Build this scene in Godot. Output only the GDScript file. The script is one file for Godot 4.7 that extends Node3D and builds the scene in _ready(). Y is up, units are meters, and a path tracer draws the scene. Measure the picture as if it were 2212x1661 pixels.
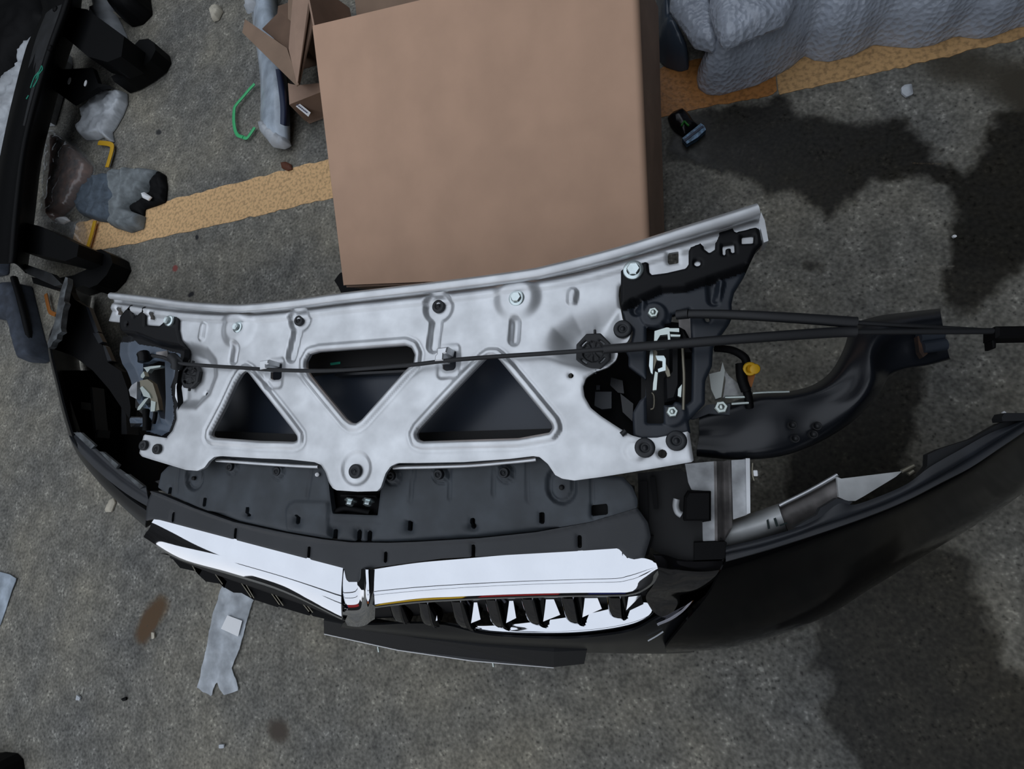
extends Node3D

var M := {}
var rng := RandomNumberGenerator.new()
var tiles := {}


func _ready() -> void:
	rng.seed = 7
	# camera, sky, exposure
	var cam := Camera3D.new()
	cam.name = "camera"
	cam.fov = 78.04
	cam.near = 0.02
	cam.far = 200.0
	cam.position = Vector3(0, 1.22, 0)
	cam.transform.basis = Basis(Vector3(0.957114, -0.289349, -0.014461), Vector3(0.040579, 0.183318, -0.982216), Vector3(0.286854, 0.939506, 0.187198))
	cam.transform.basis = cam.transform.basis.orthonormalized()
	add_child(cam)
	cam.current = true
	var sky := ProceduralSkyMaterial.new()
	sky.sky_top_color = Color(0.88, 0.91, 0.955)
	sky.sky_horizon_color = Color(0.97, 0.98, 1.0)
	sky.sky_curve = 0.2
	sky.ground_bottom_color = Color(0.2, 0.2, 0.2)
	sky.ground_horizon_color = Color(0.4, 0.4, 0.4)
	var env := Environment.new()
	env.background_mode = Environment.BG_SKY
	env.sky = Sky.new()
	env.sky.sky_material = sky
	env.tonemap_mode = Environment.TONE_MAPPER_LINEAR
	env.tonemap_exposure = 1.14
	env.sdfgi_enabled = true
	env.ssao_enabled = true
	env.ssil_enabled = true
	var we := WorldEnvironment.new()
	we.name = "environment"
	we.environment = env
	add_child(we)
	make_materials()
	setting()
	front_end()
	cardboard()
	left_heap()
	wrap_heap()
	litter()


# ---------------------------------------------------------------- geometry

class G:
	var v := PackedVector3Array()
	var n := PackedVector3Array()
	var i := PackedInt32Array()
	var uv := PackedVector2Array()

	func add(pv: PackedVector3Array, pi: PackedInt32Array, smooth := true, puv := PackedVector2Array()) -> void:
		if not smooth:
			var fv := PackedVector3Array()
			var fi := PackedInt32Array()
			for k in pi.size():
				fv.append(pv[pi[k]])
				fi.append(k)
			pv = fv
			pi = fi
		var nn := PackedVector3Array()
		nn.resize(pv.size())
		for k in range(0, pi.size(), 3):
			var a := pv[pi[k]]
			var c := (pv[pi[k + 2]] - a).cross(pv[pi[k + 1]] - a)
			nn[pi[k]] += c
			nn[pi[k + 1]] += c
			nn[pi[k + 2]] += c
		var b := v.size()
		for k in pv.size():
			n.append(nn[k].normalized() if nn[k].length_squared() > 1e-20 else Vector3.UP)
		v.append_array(pv)
		for k in pi:
			i.append(k + b)
		if puv.size() == pv.size():
			uv.append_array(puv)
		else:
			for k in pv.size():
				uv.append(Vector2(pv[k].x, pv[k].z))

	# takes the triangles for which pick(middle) is true out into a new shape
	func split(pick: Callable) -> G:
		var o := G.new()
		o.v = v.duplicate()
		o.n = n.duplicate()
		o.uv = uv.duplicate()
		var keep := PackedInt32Array()
		for k in range(0, i.size(), 3):
			var m := (v[i[k]] + v[i[k + 1]] + v[i[k + 2]]) / 3.0
			if pick.call(m):
				o.i.append_array([i[k], i[k + 1], i[k + 2]])
			else:
				keep.append_array([i[k], i[k + 1], i[k + 2]])
		i = keep
		tidy()
		o.tidy()
		return o

	func tidy() -> void:
		var at := {}
		var a := PackedVector3Array()
		var b := PackedVector3Array()
		var c := PackedVector2Array()
		for k in i.size():
			var q := i[k]
			if not at.has(q):
				at[q] = a.size()
				a.append(v[q])
				b.append(n[q])
				c.append(uv[q])
			i[k] = at[q]
		v = a
		n = b
		uv = c

	func mesh(shift := Vector3.ZERO) -> ArrayMesh:
		var a := []
		a.resize(Mesh.ARRAY_MAX)
		var w := v
		if shift != Vector3.ZERO:
			w = PackedVector3Array()
			for p in v:
				w.append(p + shift)
		a[Mesh.ARRAY_VERTEX] = w
		a[Mesh.ARRAY_NORMAL] = n
		a[Mesh.ARRAY_INDEX] = i
		a[Mesh.ARRAY_TEX_UV] = uv
		var m := ArrayMesh.new()
		m.add_surface_from_arrays(Mesh.PRIMITIVE_TRIANGLES, a)
		return m

	func base() -> Vector3:
		var lo := v[0]
		var hi := v[0]
		for p in v:
			lo = lo.min(p)
			hi = hi.max(p)
		return Vector3((lo.x + hi.x) / 2, lo.y, (lo.z + hi.z) / 2)


func tag(o: Node, label: String, category: String, group := "") -> void:
	o.set_meta("label", label)
	o.set_meta("category", category)
	if group:
		o.set_meta("group", group)


func named(called: String) -> String:
	if not has_node(called):
		return called
	var k := 1
	while has_node("%s_%03d" % [called, k]):
		k += 1
	return "%s_%03d" % [called, k]


func obj(called: String, g: G, mat: Material, label: String, category: String, group := "") -> MeshInstance3D:
	var o := MeshInstance3D.new()
	o.name = named(called)
	var b := g.base()
	o.mesh = g.mesh(-b)
	o.material_override = mat
	o.position = b
	tag(o, label, category, group)
	add_child(o, true)
	return o


func thing(called: String, at: Vector3, label: String, category: String, group := "") -> Node3D:
	var o := Node3D.new()
	o.name = named(called)
	o.position = at
	tag(o, label, category, group)
	add_child(o, true)
	return o


func part(parent: Node3D, called: String, g: G, mat: Material, label := "") -> MeshInstance3D:
	var o := MeshInstance3D.new()
	var nm := called
	var k := 1
	while parent.has_node(nm):
		nm = "%s_%03d" % [called, k]
		k += 1
	o.name = nm
	var shift := -parent.position
	if parent.get_parent() != self:
		shift = -(parent.position + (parent.get_parent() as Node3D).position)
	o.mesh = g.mesh(shift)
	o.material_override = mat
	if label:
		o.set_meta("label", label)
	parent.add_child(o, true)
	return o


func struct(called: String, g: G, mat: Material) -> MeshInstance3D:
	var o := MeshInstance3D.new()
	o.name = called
	o.mesh = g.mesh()
	o.material_override = mat
	o.set_meta("kind", "structure")
	add_child(o, true)
	return o


func spline(pts: Array, sub: int) -> PackedVector3Array:
	var r := PackedVector3Array()
	var n := pts.size()
	for k in n - 1:
		var a: Vector3 = pts[maxi(k - 1, 0)]
		var b: Vector3 = pts[k]
		var c: Vector3 = pts[k + 1]
		var d: Vector3 = pts[mini(k + 2, n - 1)]
		for s in sub:
			var t := float(s) / sub
			r.append(0.5 * ((2.0 * b) + (c - a) * t + (2.0 * a - 5.0 * b + 4.0 * c - d) * t * t + (3.0 * b - a - 3.0 * c + d) * t * t * t))
	r.append(pts[n - 1])
	return r


# rows of points -> a skin; su points between columns, sv between rows; thick > 0 closes it into a shell
func loft(g: G, rows: Array, su := 4, sv := 3, thick := 0.0, flip := false) -> void:
	var lines := []
	for r in rows:
		lines.append(spline(r, su))
	var nc: int = lines[0].size()
	var cols := []
	for c in nc:
		var q := []
		for l in lines:
			q.append(l[c])
		cols.append(spline(q, sv))
	skin(g, cols, thick, flip)


func skin(g: G, cols: Array, thick := 0.0, flip := false) -> void:
	var nc := cols.size()
	var nr: int = cols[0].size()
	var v := PackedVector3Array()
	for c in cols:
		v.append_array(c)
	var ix := PackedInt32Array()
	for c in nc - 1:
		for r in nr - 1:
			var a := c * nr + r
			var b := a + nr
			if flip:
				ix.append_array([a, a + 1, b, b, a + 1, b + 1])
			else:
				ix.append_array([a, b, a + 1, b, b + 1, a + 1])
	var first := g.n.size()
	g.add(v, ix, true)
	if thick <= 0.0:
		return
	var w := PackedVector3Array()
	for k in v.size():
		w.append(v[k] - g.n[first + k] * thick)
	var jx := PackedInt32Array()
	for k in range(0, ix.size(), 3):
		jx.append_array([ix[k], ix[k + 2], ix[k + 1]])
	g.add(w, jx, true)
	var ring := []
	for c in nc:
		ring.append(c * nr)
	for r in range(1, nr):
		ring.append((nc - 1) * nr + r)
	for c in range(nc - 2, -1, -1):
		ring.append(c * nr + nr - 1)
	for r in range(nr - 2, -1, -1):
		ring.append(r)
	var ev := PackedVector3Array()
	var ei := PackedInt32Array()
	for k in ring:
		ev.append(v[k])
		ev.append(w[k])
	for k in ring.size() - 1:
		var a := k * 2
		if flip:
			ei.append_array([a, a + 2, a + 1, a + 2, a + 3, a + 1])
		else:
			ei.append_array([a, a + 1, a + 2, a + 2, a + 1, a + 3])
	g.add(ev, ei, true)


func tube(g: G, pts: Array, r: float, sides := 8, sub := 4, r2 := -1.0, flat := 1.0) -> void:
	var p := spline(pts, sub)
	var n := p.size()
	var v := PackedVector3Array()
	var ix := PackedInt32Array()
	var t0 := (p[1] - p[0]).normalized()
	var u := t0.cross(Vector3.UP)
	if u.length() < 0.1:
		u = t0.cross(Vector3.RIGHT)
	u = u.normalized()
	for k in n:
		var t := (p[mini(k + 1, n - 1)] - p[maxi(k - 1, 0)]).normalized()
		u = (u - t * u.dot(t)).normalized()
		var w := t.cross(u)
		var rr := r if r2 < 0.0 else lerpf(r, r2, float(k) / (n - 1))
		for s in sides:
			var a := TAU * s / sides
			v.append(p[k] + u * cos(a) * rr + w * sin(a) * rr * flat)
	for k in n - 1:
		for s in sides:
			var a := k * sides + s
			var b := k * sides + (s + 1) % sides
			ix.append_array([a, a + sides, b, b, a + sides, b + sides])
	g.add(v, ix, true)
	for e in [0, n - 1]:
		var c := PackedVector3Array()
		var ci := PackedInt32Array()
		for s in sides:
			c.append(v[e * sides + s])
		for s in range(1, sides - 1):
			if e == 0:
				ci.append_array([0, s, s + 1])
			else:
				ci.append_array([0, s + 1, s])
		g.add(c, ci, false)


# faces wound so that they look away from a middle point
func face(g: G, pts: Array, mid: Vector3) -> void:
	var a: Vector3 = pts[0]
	var b: Vector3 = pts[1]
	var c: Vector3 = pts[2]
	var nn := (c - a).cross(b - a)
	var q := pts.duplicate()
	if nn.dot((a + b + c) / 3.0 - mid) < 0.0:
		q.reverse()
	var v := PackedVector3Array(q)
	var ix := PackedInt32Array()
	for k in range(1, q.size() - 1):
		ix.append_array([0, k, k + 1])
	g.add(v, ix, false)


func bx(g: G, t: Transform3D, size: Vector3, bev := 0.0) -> void:
	var h := size / 2
	var b := minf(bev, minf(h.x, minf(h.y, h.z)) * 0.9)
	var c := {}
	for sx in [-1, 1]:
		for sy in [-1, 1]:
			for sz in [-1, 1]:
				for ax in 3:
					var p := Vector3(sx * (h.x - b), sy * (h.y - b), sz * (h.z - b))
					p[ax] += [sx, sy, sz][ax] * b
					c[[sx, sy, sz, ax]] = t * p
	var mid := t.origin
	for s in [-1, 1]:
		face(g, [c[[s, -1, -1, 0]], c[[s, 1, -1, 0]], c[[s, 1, 1, 0]], c[[s, -1, 1, 0]]], mid)
		face(g, [c[[-1, s, -1, 1]], c[[1, s, -1, 1]], c[[1, s, 1, 1]], c[[-1, s, 1, 1]]], mid)
		face(g, [c[[-1, -1, s, 2]], c[[1, -1, s, 2]], c[[1, 1, s, 2]], c[[-1, 1, s, 2]]], mid)
	if b <= 0.0:
		return
	for s in [-1, 1]:
		for r in [-1, 1]:
			face(g, [c[[-1, s, r, 1]], c[[1, s, r, 1]], c[[1, s, r, 2]], c[[-1, s, r, 2]]], mid)
			face(g, [c[[s, -1, r, 0]], c[[s, 1, r, 0]], c[[s, 1, r, 2]], c[[s, -1, r, 2]]], mid)
			face(g, [c[[s, r, -1, 0]], c[[s, r, 1, 0]], c[[s, r, 1, 1]], c[[s, r, -1, 1]]], mid)
			for q in [-1, 1]:
				face(g, [c[[s, r, q, 0]], c[[s, r, q, 1]], c[[s, r, q, 2]]], mid)


# a slab between two corners lists: top outline given as 3-D points, thickened downwards along -n
func slab(g: G, top: Array, down: Vector3) -> void:
	var mid := Vector3.ZERO
	for p in top:
		mid += p
	mid = mid / top.size() + down / 2
	var flat := PackedVector2Array()
	for p in top:
		flat.append(Vector2(p.x, p.z))
	var tri := Geometry2D.triangulate_polygon(flat)
	var bot := []
	for p in top:
		bot.append(p + down)
	for k in range(0, tri.size(), 3):
		face(g, [top[tri[k]], top[tri[k + 1]], top[tri[k + 2]]], mid + down * 50.0)
		face(g, [bot[tri[k]], bot[tri[k + 1]], bot[tri[k + 2]]], mid - down * 50.0)
	var ccw := Geometry2D.is_polygon_clockwise(flat)
	for k in top.size():
		var a: Vector3 = top[k]
		var b: Vector3 = top[(k + 1) % top.size()]
		var out := (b - a).cross(down)
		if not ccw:
			out = -out
		face(g, [a, b, b + down, a + down], (a + b) / 2 + down / 2 - out.normalized() * 0.01 * -1.0)


# prism of a plan outline from y0 up to y1 with a chamfered rim
func prism(g: G, poly: PackedVector2Array, y0: float, y1: float, bev := 0.0) -> void:
	var p := poly
	if Geometry2D.is_polygon_clockwise(p):
		p = PackedVector2Array(p)
		p.reverse()
	# in plan (x right, z down) this order now runs one fixed way round
	var n := p.size()
	var ins := PackedVector2Array()
	for k in n:
		var a := p[(k + n - 1) % n]
		var b := p[k]
		var c := p[(k + 1) % n]
		var d1 := (b - a).normalized()
		var d2 := (c - b).normalized()
		var m := Vector2(-d1.y - d2.y, d1.x + d2.x)
		var l := m.length()
		m = m / maxf(l, 1e-6)
		ins.append(b + m * bev / maxf(0.4, l / 2.0))
	var area := 0.0
	for k in n:
		area += p[k].cross(p[(k + 1) % n])
	if area < 0.0:
		for k in n:
			ins[k] = p[k] * 2.0 - ins[k]
	var tri := Geometry2D.triangulate_polygon(ins)
	for k in range(0, tri.size(), 3):
		var q := []
		for j in 3:
			q.append(Vector3(ins[tri[k + j]].x, y1, ins[tri[k + j]].y))
		face(g, q, Vector3(q[0].x, y1 - 50.0, q[0].z))
	for k in n:
		var j := (k + 1) % n
		var a := Vector3(p[k].x, y1 - bev, p[k].y)
		var b := Vector3(p[j].x, y1 - bev, p[j].y)
		var out := Vector3(b.z - a.z, 0, a.x - b.x).normalized()
		if area < 0.0:
			out = -out
		var inside := (a + b) / 2 - out * 0.05
		face(g, [a, b, Vector3(b.x, y0, b.z), Vector3(a.x, y0, a.z)], Vector3(inside.x, (y0 + y1) / 2, inside.z))
		if bev > 0.0:
			face(g, [Vector3(ins[k].x, y1, ins[k].y), Vector3(ins[j].x, y1, ins[j].y), b, a], Vector3(inside.x, y1 - 0.05, inside.z))


# profile of (radius, height) turned about an axis
func lathe(g: G, at: Vector3, axis: Vector3, prof: Array, sides := 20, phase := 0.0, smooth := true) -> void:
	var y := axis.normalized()
	var x := y.cross(Vector3(0.3, 0.2, 0.93)).normalized()
	var z := x.cross(y)
	var v := PackedVector3Array()
	var ix := PackedInt32Array()
	var n := prof.size()
	for s in sides:
		var a := TAU * s / sides + phase
		for q in prof:
			v.append(at + y * q.y + (x * cos(a) + z * sin(a)) * q.x)
	for s in sides:
		for k in n - 1:
			var a := s * n + k
			var b := ((s + 1) % sides) * n + k
			ix.append_array([a, a + 1, b, b, a + 1, b + 1])
	g.add(v, ix, smooth)


func sdf(poly: PackedVector2Array, p: Vector2) -> float:
	var n := poly.size()
	var d := 1e9
	var inside := false
	var a := poly[n - 1]
	for k in n:
		var b := poly[k]
		var e := b - a
		var w := p - a
		var t := clampf(w.dot(e) / maxf(e.length_squared(), 1e-12), 0.0, 1.0)
		d = minf(d, (w - e * t).length_squared())
		if (a.y > p.y) != (b.y > p.y) and p.x < (b.x - a.x) * (p.y - a.y) / (b.y - a.y) + a.x:
			inside = not inside
		a = b
	return -sqrt(d) if inside else sqrt(d)


func rect_of(poly: PackedVector2Array) -> Rect2:
	var r := Rect2(poly[0], Vector2.ZERO)
	for p in poly:
		r = r.expand(p)
	return r


# pressed or moulded sheet: a plan outline with holes, a height for every point, and rims turned down by skirt
func sheet(g: G, outline: PackedVector2Array, holes: Array, cell: float, hf: Callable, skirt: float, round := 1.0) -> void:
	var r := rect_of(outline).grow(cell * 1.5)
	var nx := int(r.size.x / cell) + 2
	var nz := int(r.size.y / cell) + 2
	var d := PackedFloat32Array()
	d.resize(nx * nz)
	var hb := []
	for h in holes:
		hb.append(rect_of(h).grow(0.05))
	for z in nz:
		for x in nx:
			var p := r.position + Vector2(x, z) * cell
			var s := sdf(outline, p)
			if s < cell * 2.0:
				for k in holes.size():
					if hb[k].has_point(p):
						s = maxf(s, -sdf(holes[k], p))
			d[z * nx + x] = s
	var v := PackedVector3Array()
	var ix := PackedInt32Array()
	var vi := {}
	var sk := {}
	var sv := PackedVector3Array()
	var si := PackedInt32Array()
	var off := [Vector2i(0, 0), Vector2i(1, 0), Vector2i(1, 1), Vector2i(0, 1)]
	for z in nz - 1:
		for x in nx - 1:
			var any := false
			for o in off:
				if d[(z + o.y) * nx + x + o.x] < 0.0:
					any = true
			if not any:
				continue
			var loop := []
			var edge := []
			for k in 4:
				var o: Vector2i = off[k]
				var q: Vector2i = off[(k + 1) % 4]
				var a := (z + o.y) * nx + x + o.x
				var b := (z + q.y) * nx + x + q.x
				if d[a] < 0.0:
					if not vi.has(a):
						vi[a] = v.size()
						var p := r.position + Vector2(x + o.x, z + o.y) * cell
						v.append(Vector3(p.x, hf.call(p.x, p.y, d[a]), p.y))
					loop.append(vi[a])
					edge.append(false)
				if (d[a] < 0.0) != (d[b] < 0.0):
					var key := -1 - (mini(a, b) * 2 + (1 if absi(a - b) > 1 else 0))
					if not vi.has(key):
						vi[key] = v.size()
						var t := d[a] / (d[a] - d[b])
						var p := r.position + (Vector2(x + o.x, z + o.y).lerp(Vector2(x + q.x, z + q.y), t)) * cell
						v.append(Vector3(p.x, hf.call(p.x, p.y, 0.0), p.y))
					loop.append(vi[key])
					edge.append(true)
			for k in range(1, loop.size() - 1):
				ix.append_array([loop[0], loop[k], loop[k + 1]])
			if skirt > 0.0:
				for k in loop.size():
					var j := (k + 1) % loop.size()
					if edge[k] and edge[j]:
						for e in [loop[k], loop[j]]:
							if not sk.has(e):
								sk[e] = sv.size()
								sv.append(v[e])
								sv.append(v[e] - Vector3(0, skirt, 0))
						var a: int = sk[loop[k]]
						var b: int = sk[loop[j]]
						si.append_array([a, a + 1, b, b, a + 1, b + 1])
	g.add(v, ix, true)
	if si.size():
		g.add(sv, si, true)


func sm(a: float, b: float, x: float) -> float:
	return smoothstep(a, b, x)


func disc(x: float, z: float, c: Vector2, r: float, soft: float) -> float:
	return 1.0 - smoothstep(r, r + soft, Vector2(x - c.x, z - c.y).length())


func seg(x: float, z: float, a: Vector2, b: Vector2) -> float:
	var e := b - a
	var w := Vector2(x, z) - a
	return (w - e * clampf(w.dot(e) / maxf(e.length_squared(), 1e-9), 0.0, 1.0)).length()


func ngon(c: Vector2, r: float, n: int, ph := 0.0, sx := 1.0, sz := 1.0) -> PackedVector2Array:
	var p := PackedVector2Array()
	for k in n:
		p.append(c + Vector2(cos(TAU * k / n + ph) * sx, sin(TAU * k / n + ph) * sz) * r)
	return p


# ---------------------------------------------------------------- materials

func noise_image(key: String, size: int, freq: float, octaves: int, kind := FastNoiseLite.TYPE_SIMPLEX_SMOOTH, seed_ := 1) -> Image:
	if not tiles.has(key):
		var f := FastNoiseLite.new()
		f.seed = seed_
		f.noise_type = kind
		f.frequency = freq
		f.fractal_octaves = octaves
		if kind == FastNoiseLite.TYPE_CELLULAR:
			f.cellular_return_type = FastNoiseLite.RETURN_DISTANCE
			f.fractal_type = FastNoiseLite.FRACTAL_NONE
		tiles[key] = f.get_seamless_image(size, size)
	return tiles[key]


func toned(key: String, img: Image, lo: float, hi: float) -> ImageTexture:
	if tiles.has("t" + key):
		return tiles["t" + key]
	var w := img.get_width()
	var src := img.duplicate() as Image
	src.convert(Image.FORMAT_L8)
	var b := src.get_data()
	for k in b.size():
		b[k] = int(255.0 * minf(1.0, lo + (hi - lo) * b[k] / 255.0))
	var t := ImageTexture.create_from_image(Image.create_from_data(w, w, false, Image.FORMAT_L8, b))
	tiles["t" + key] = t
	return t


func mat(col: Color, rough: float, metal := 0.0) -> StandardMaterial3D:
	var m := StandardMaterial3D.new()
	m.albedo_color = col
	m.roughness = rough
	m.metallic = metal
	m.uv1_triplanar = true
	m.uv1_world_triplanar = true
	return m


# uneven tone and a fine relief over a plain colour
func grained(m: StandardMaterial3D, tone: Texture2D, scale: float, relief := 0.0, rel_tex: Texture2D = null) -> StandardMaterial3D:
	m.albedo_texture = tone
	m.uv1_scale = Vector3.ONE * scale
	if relief > 0.0:
		m.heightmap_enabled = true
		m.heightmap_texture = rel_tex
		m.heightmap_scale = relief
	return m


func make_materials() -> void:
	var cloud := noise_image("cloud", 256, 0.012, 5)
	var fine := noise_image("fine", 256, 0.05, 4, FastNoiseLite.TYPE_SIMPLEX_SMOOTH, 3)
	var cells := noise_image("cells", 256, 0.06, 1, FastNoiseLite.TYPE_CELLULAR, 5)
	var t_soft := toned("soft", cloud, 0.86, 1.0)
	var t_pale := toned("pale", cloud, 0.93, 1.0)
	var t_mid := toned("mid", cloud, 0.65, 1.0)
	var t_hard := toned("hard", cloud, 0.4, 1.0)
	var r_fine := toned("fine", fine, 0.0, 1.0)
	var r_cell := toned("cell", cells, 0.0, 1.0)
	var r_soft := toned("rsoft", cloud, 0.0, 1.0)
	M.alu = grained(mat(Color(0.93, 0.94, 0.95), 0.42, 0.75), t_soft, 4.0)
	M.alu_dull = grained(mat(Color(0.78, 0.79, 0.80), 0.5, 0.25), t_mid, 6.0)
	M.alu_dirty = grained(mat(Color(0.66, 0.64, 0.63), 0.6, 0.2), t_hard, 5.0)
	M.alu_pale = grained(mat(Color(0.90, 0.91, 0.91), 0.5, 0.1), t_soft, 6.0)
	M.zinc = mat(Color(0.85, 0.90, 0.90), 0.28, 0.9)
	M.steel = mat(Color(0.80, 0.84, 0.82), 0.3, 0.8)
	M.brassy = mat(Color(0.55, 0.53, 0.47), 0.45, 0.6)
	M.chrome = grained(mat(Color(0.90, 0.91, 0.93), 0.03, 1.0), toned("mirror", cloud, 0.965, 1.0), 3.0)
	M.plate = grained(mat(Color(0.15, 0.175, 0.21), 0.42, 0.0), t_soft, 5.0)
	M.plate_sheen = grained(mat(Color(0.37, 0.42, 0.48), 0.42, 0.0), t_soft, 5.0)  # black steel with the sky sheen put into the colour
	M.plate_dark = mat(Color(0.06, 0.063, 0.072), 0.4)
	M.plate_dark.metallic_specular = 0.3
	M.rubber = mat(Color(0.10, 0.105, 0.115), 0.55)
	M.pin = mat(Color(0.12, 0.13, 0.145), 0.5)
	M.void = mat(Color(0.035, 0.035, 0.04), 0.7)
	M.guide = grained(mat(Color(0.285, 0.31, 0.335), 0.55), t_mid, 3.0)
	M.strip = grained(mat(Color(0.19, 0.20, 0.215), 0.5), t_soft, 3.0)
	M.radiator = mat(Color(0.20, 0.23, 0.28), 0.3)
	M.gloss = mat(Color(0.03, 0.031, 0.036), 0.12)
	M.gloss.metallic_specular = 0.22
	M.flange = grained(mat(Color(0.15, 0.165, 0.19), 0.4), t_mid, 4.0)
	M.rail = mat(Color(0.085, 0.095, 0.115), 0.32)
	M.holder = mat(Color(0.11, 0.115, 0.125), 0.5)
	M.white = mat(Color(0.95, 0.955, 0.96), 0.6)
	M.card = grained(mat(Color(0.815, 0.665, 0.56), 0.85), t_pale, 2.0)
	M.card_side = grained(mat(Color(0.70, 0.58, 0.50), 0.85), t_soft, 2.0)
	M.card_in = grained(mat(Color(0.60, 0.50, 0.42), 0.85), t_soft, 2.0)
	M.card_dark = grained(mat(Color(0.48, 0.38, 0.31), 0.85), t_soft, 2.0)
	M.film = grained(mat(Color(0.80, 0.85, 0.90), 0.2), t_mid, 3.0, 0.3, r_soft)
	M.film_dark = mat(Color(0.25, 0.29, 0.34), 0.25)
	M.bag = grained(mat(Color(0.84, 0.86, 0.88), 0.4), t_mid, 3.0, 0.3, r_soft)
	M.bubble = grained(mat(Color(0.70, 0.73, 0.78), 0.22), t_soft, 6.0)
	M.bubble.heightmap_enabled = true
	M.bubble.heightmap_texture = r_cell
	M.bubble.heightmap_scale = 0.45
	M.green = mat(Color(0.25, 0.72, 0.45), 0.4)
	M.teal = mat(Color(0.1, 0.55, 0.45), 0.6)
	M.yellow = mat(Color(0.80, 0.62, 0.10), 0.5)
	M.amber = mat(Color(0.55, 0.32, 0.05), 0.5)
	M.cloth = grained(mat(Color(0.57, 0.60, 0.61), 0.9), t_mid, 6.0, 0.15, r_fine)
	M.cloth_dark = grained(mat(Color(0.38, 0.43, 0.48), 0.9), t_mid, 6.0, 0.15, r_fine)
	M.foam = grained(mat(Color(0.26, 0.29, 0.34), 0.85), t_mid, 5.0, 0.1, r_fine)
	M.paper = grained(mat(Color(0.80, 0.82, 0.84), 0.8), t_soft, 8.0)
	M.brown = grained(mat(Color(0.64, 0.45, 0.36), 0.5), t_hard, 5.0, 0.2, r_soft)
	M.leaf = mat(Color(0.35, 0.18, 0.09), 0.7)
	M.dark = mat(Color(0.04, 0.04, 0.045), 0.6)
	M.dark.metallic_specular = 0.25
	M.beam = mat(Color(0.03, 0.032, 0.036), 0.5)
	M.beam.metallic_specular = 0.25
	M.beam_top = grained(mat(Color(0.13, 0.14, 0.15), 0.6), t_hard, 4.0)
	M.red = mat(Color(0.75, 0.08, 0.05), 0.5)
	M.blue = mat(Color(0.08, 0.13, 0.45), 0.5)
	M.sign_yellow = mat(Color(0.95, 0.75, 0.08), 0.5)
	M.wall = grained(mat(Color(0.16, 0.155, 0.15), 0.9), t_mid, 0.7)
	M.steelwork = mat(Color(0.2, 0.21, 0.23), 0.6)
	M.line = grained(mat(Color(0.90, 0.735, 0.53), 0.8), toned("line", noise_image("line", 512, 0.03, 5, FastNoiseLite.TYPE_SIMPLEX_SMOOTH, 9), 0.72, 1.2), 4.0, 0.1, r_fine)
	M.smoke = mat(Color(0.42, 0.42, 0.44), 0.07, 1.0)
	M.bumper = mat(Color(0.085, 0.09, 0.10), 0.3)
	M.rib = grained(mat(Color(0.42, 0.44, 0.45), 0.6), t_hard, 8.0)
	M.rust = grained(mat(Color(0.25, 0.15, 0.08), 0.8), t_hard, 8.0)
	M.clear_white = mat(Color(0.78, 0.80, 0.78), 0.35)
	M.teal_dark = mat(Color(0.04, 0.13, 0.13), 0.6)
	M.ink = mat(Color(0.2, 0.24, 0.4), 0.7)
	M.paper_warm = grained(mat(Color(0.80, 0.77, 0.70), 0.8), t_soft, 8.0)
	M.navy = mat(Color(0.10, 0.15, 0.26), 0.4)
	M.foil = grained(mat(Color(0.06, 0.06, 0.075), 0.25), t_soft, 5.0)
	M.seal = grained(mat(Color(0.45, 0.58, 0.70), 0.3, 0.4), t_hard, 20.0)
	M.green_dark = mat(Color(0.1, 0.4, 0.12), 0.5)
	M.line_wet = grained(mat(Color(0.68, 0.46, 0.24), 0.5), tiles["tline"], 4.0, 0.1, r_fine)
	M.line_far = grained(mat(Color(0.78, 0.62, 0.42), 0.7), tiles["tline"], 4.0, 0.1, r_fine)
	var clear := mat(Color(0.85, 0.87, 0.88, 0.16), 0.12)
	clear.transparency = BaseMaterial3D.TRANSPARENCY_ALPHA
	M.clear = clear
	var milky := grained(mat(Color(0.86, 0.89, 0.92, 0.86), 0.35), t_mid, 4.0, 0.25, r_soft)
	milky.transparency = BaseMaterial3D.TRANSPARENCY_ALPHA
	M.milky = milky


# ---------------------------------------------------------------- the place

const FX := -3.5
const FZ := -2.65
const FW := 4.6
const FH := 3.68


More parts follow.
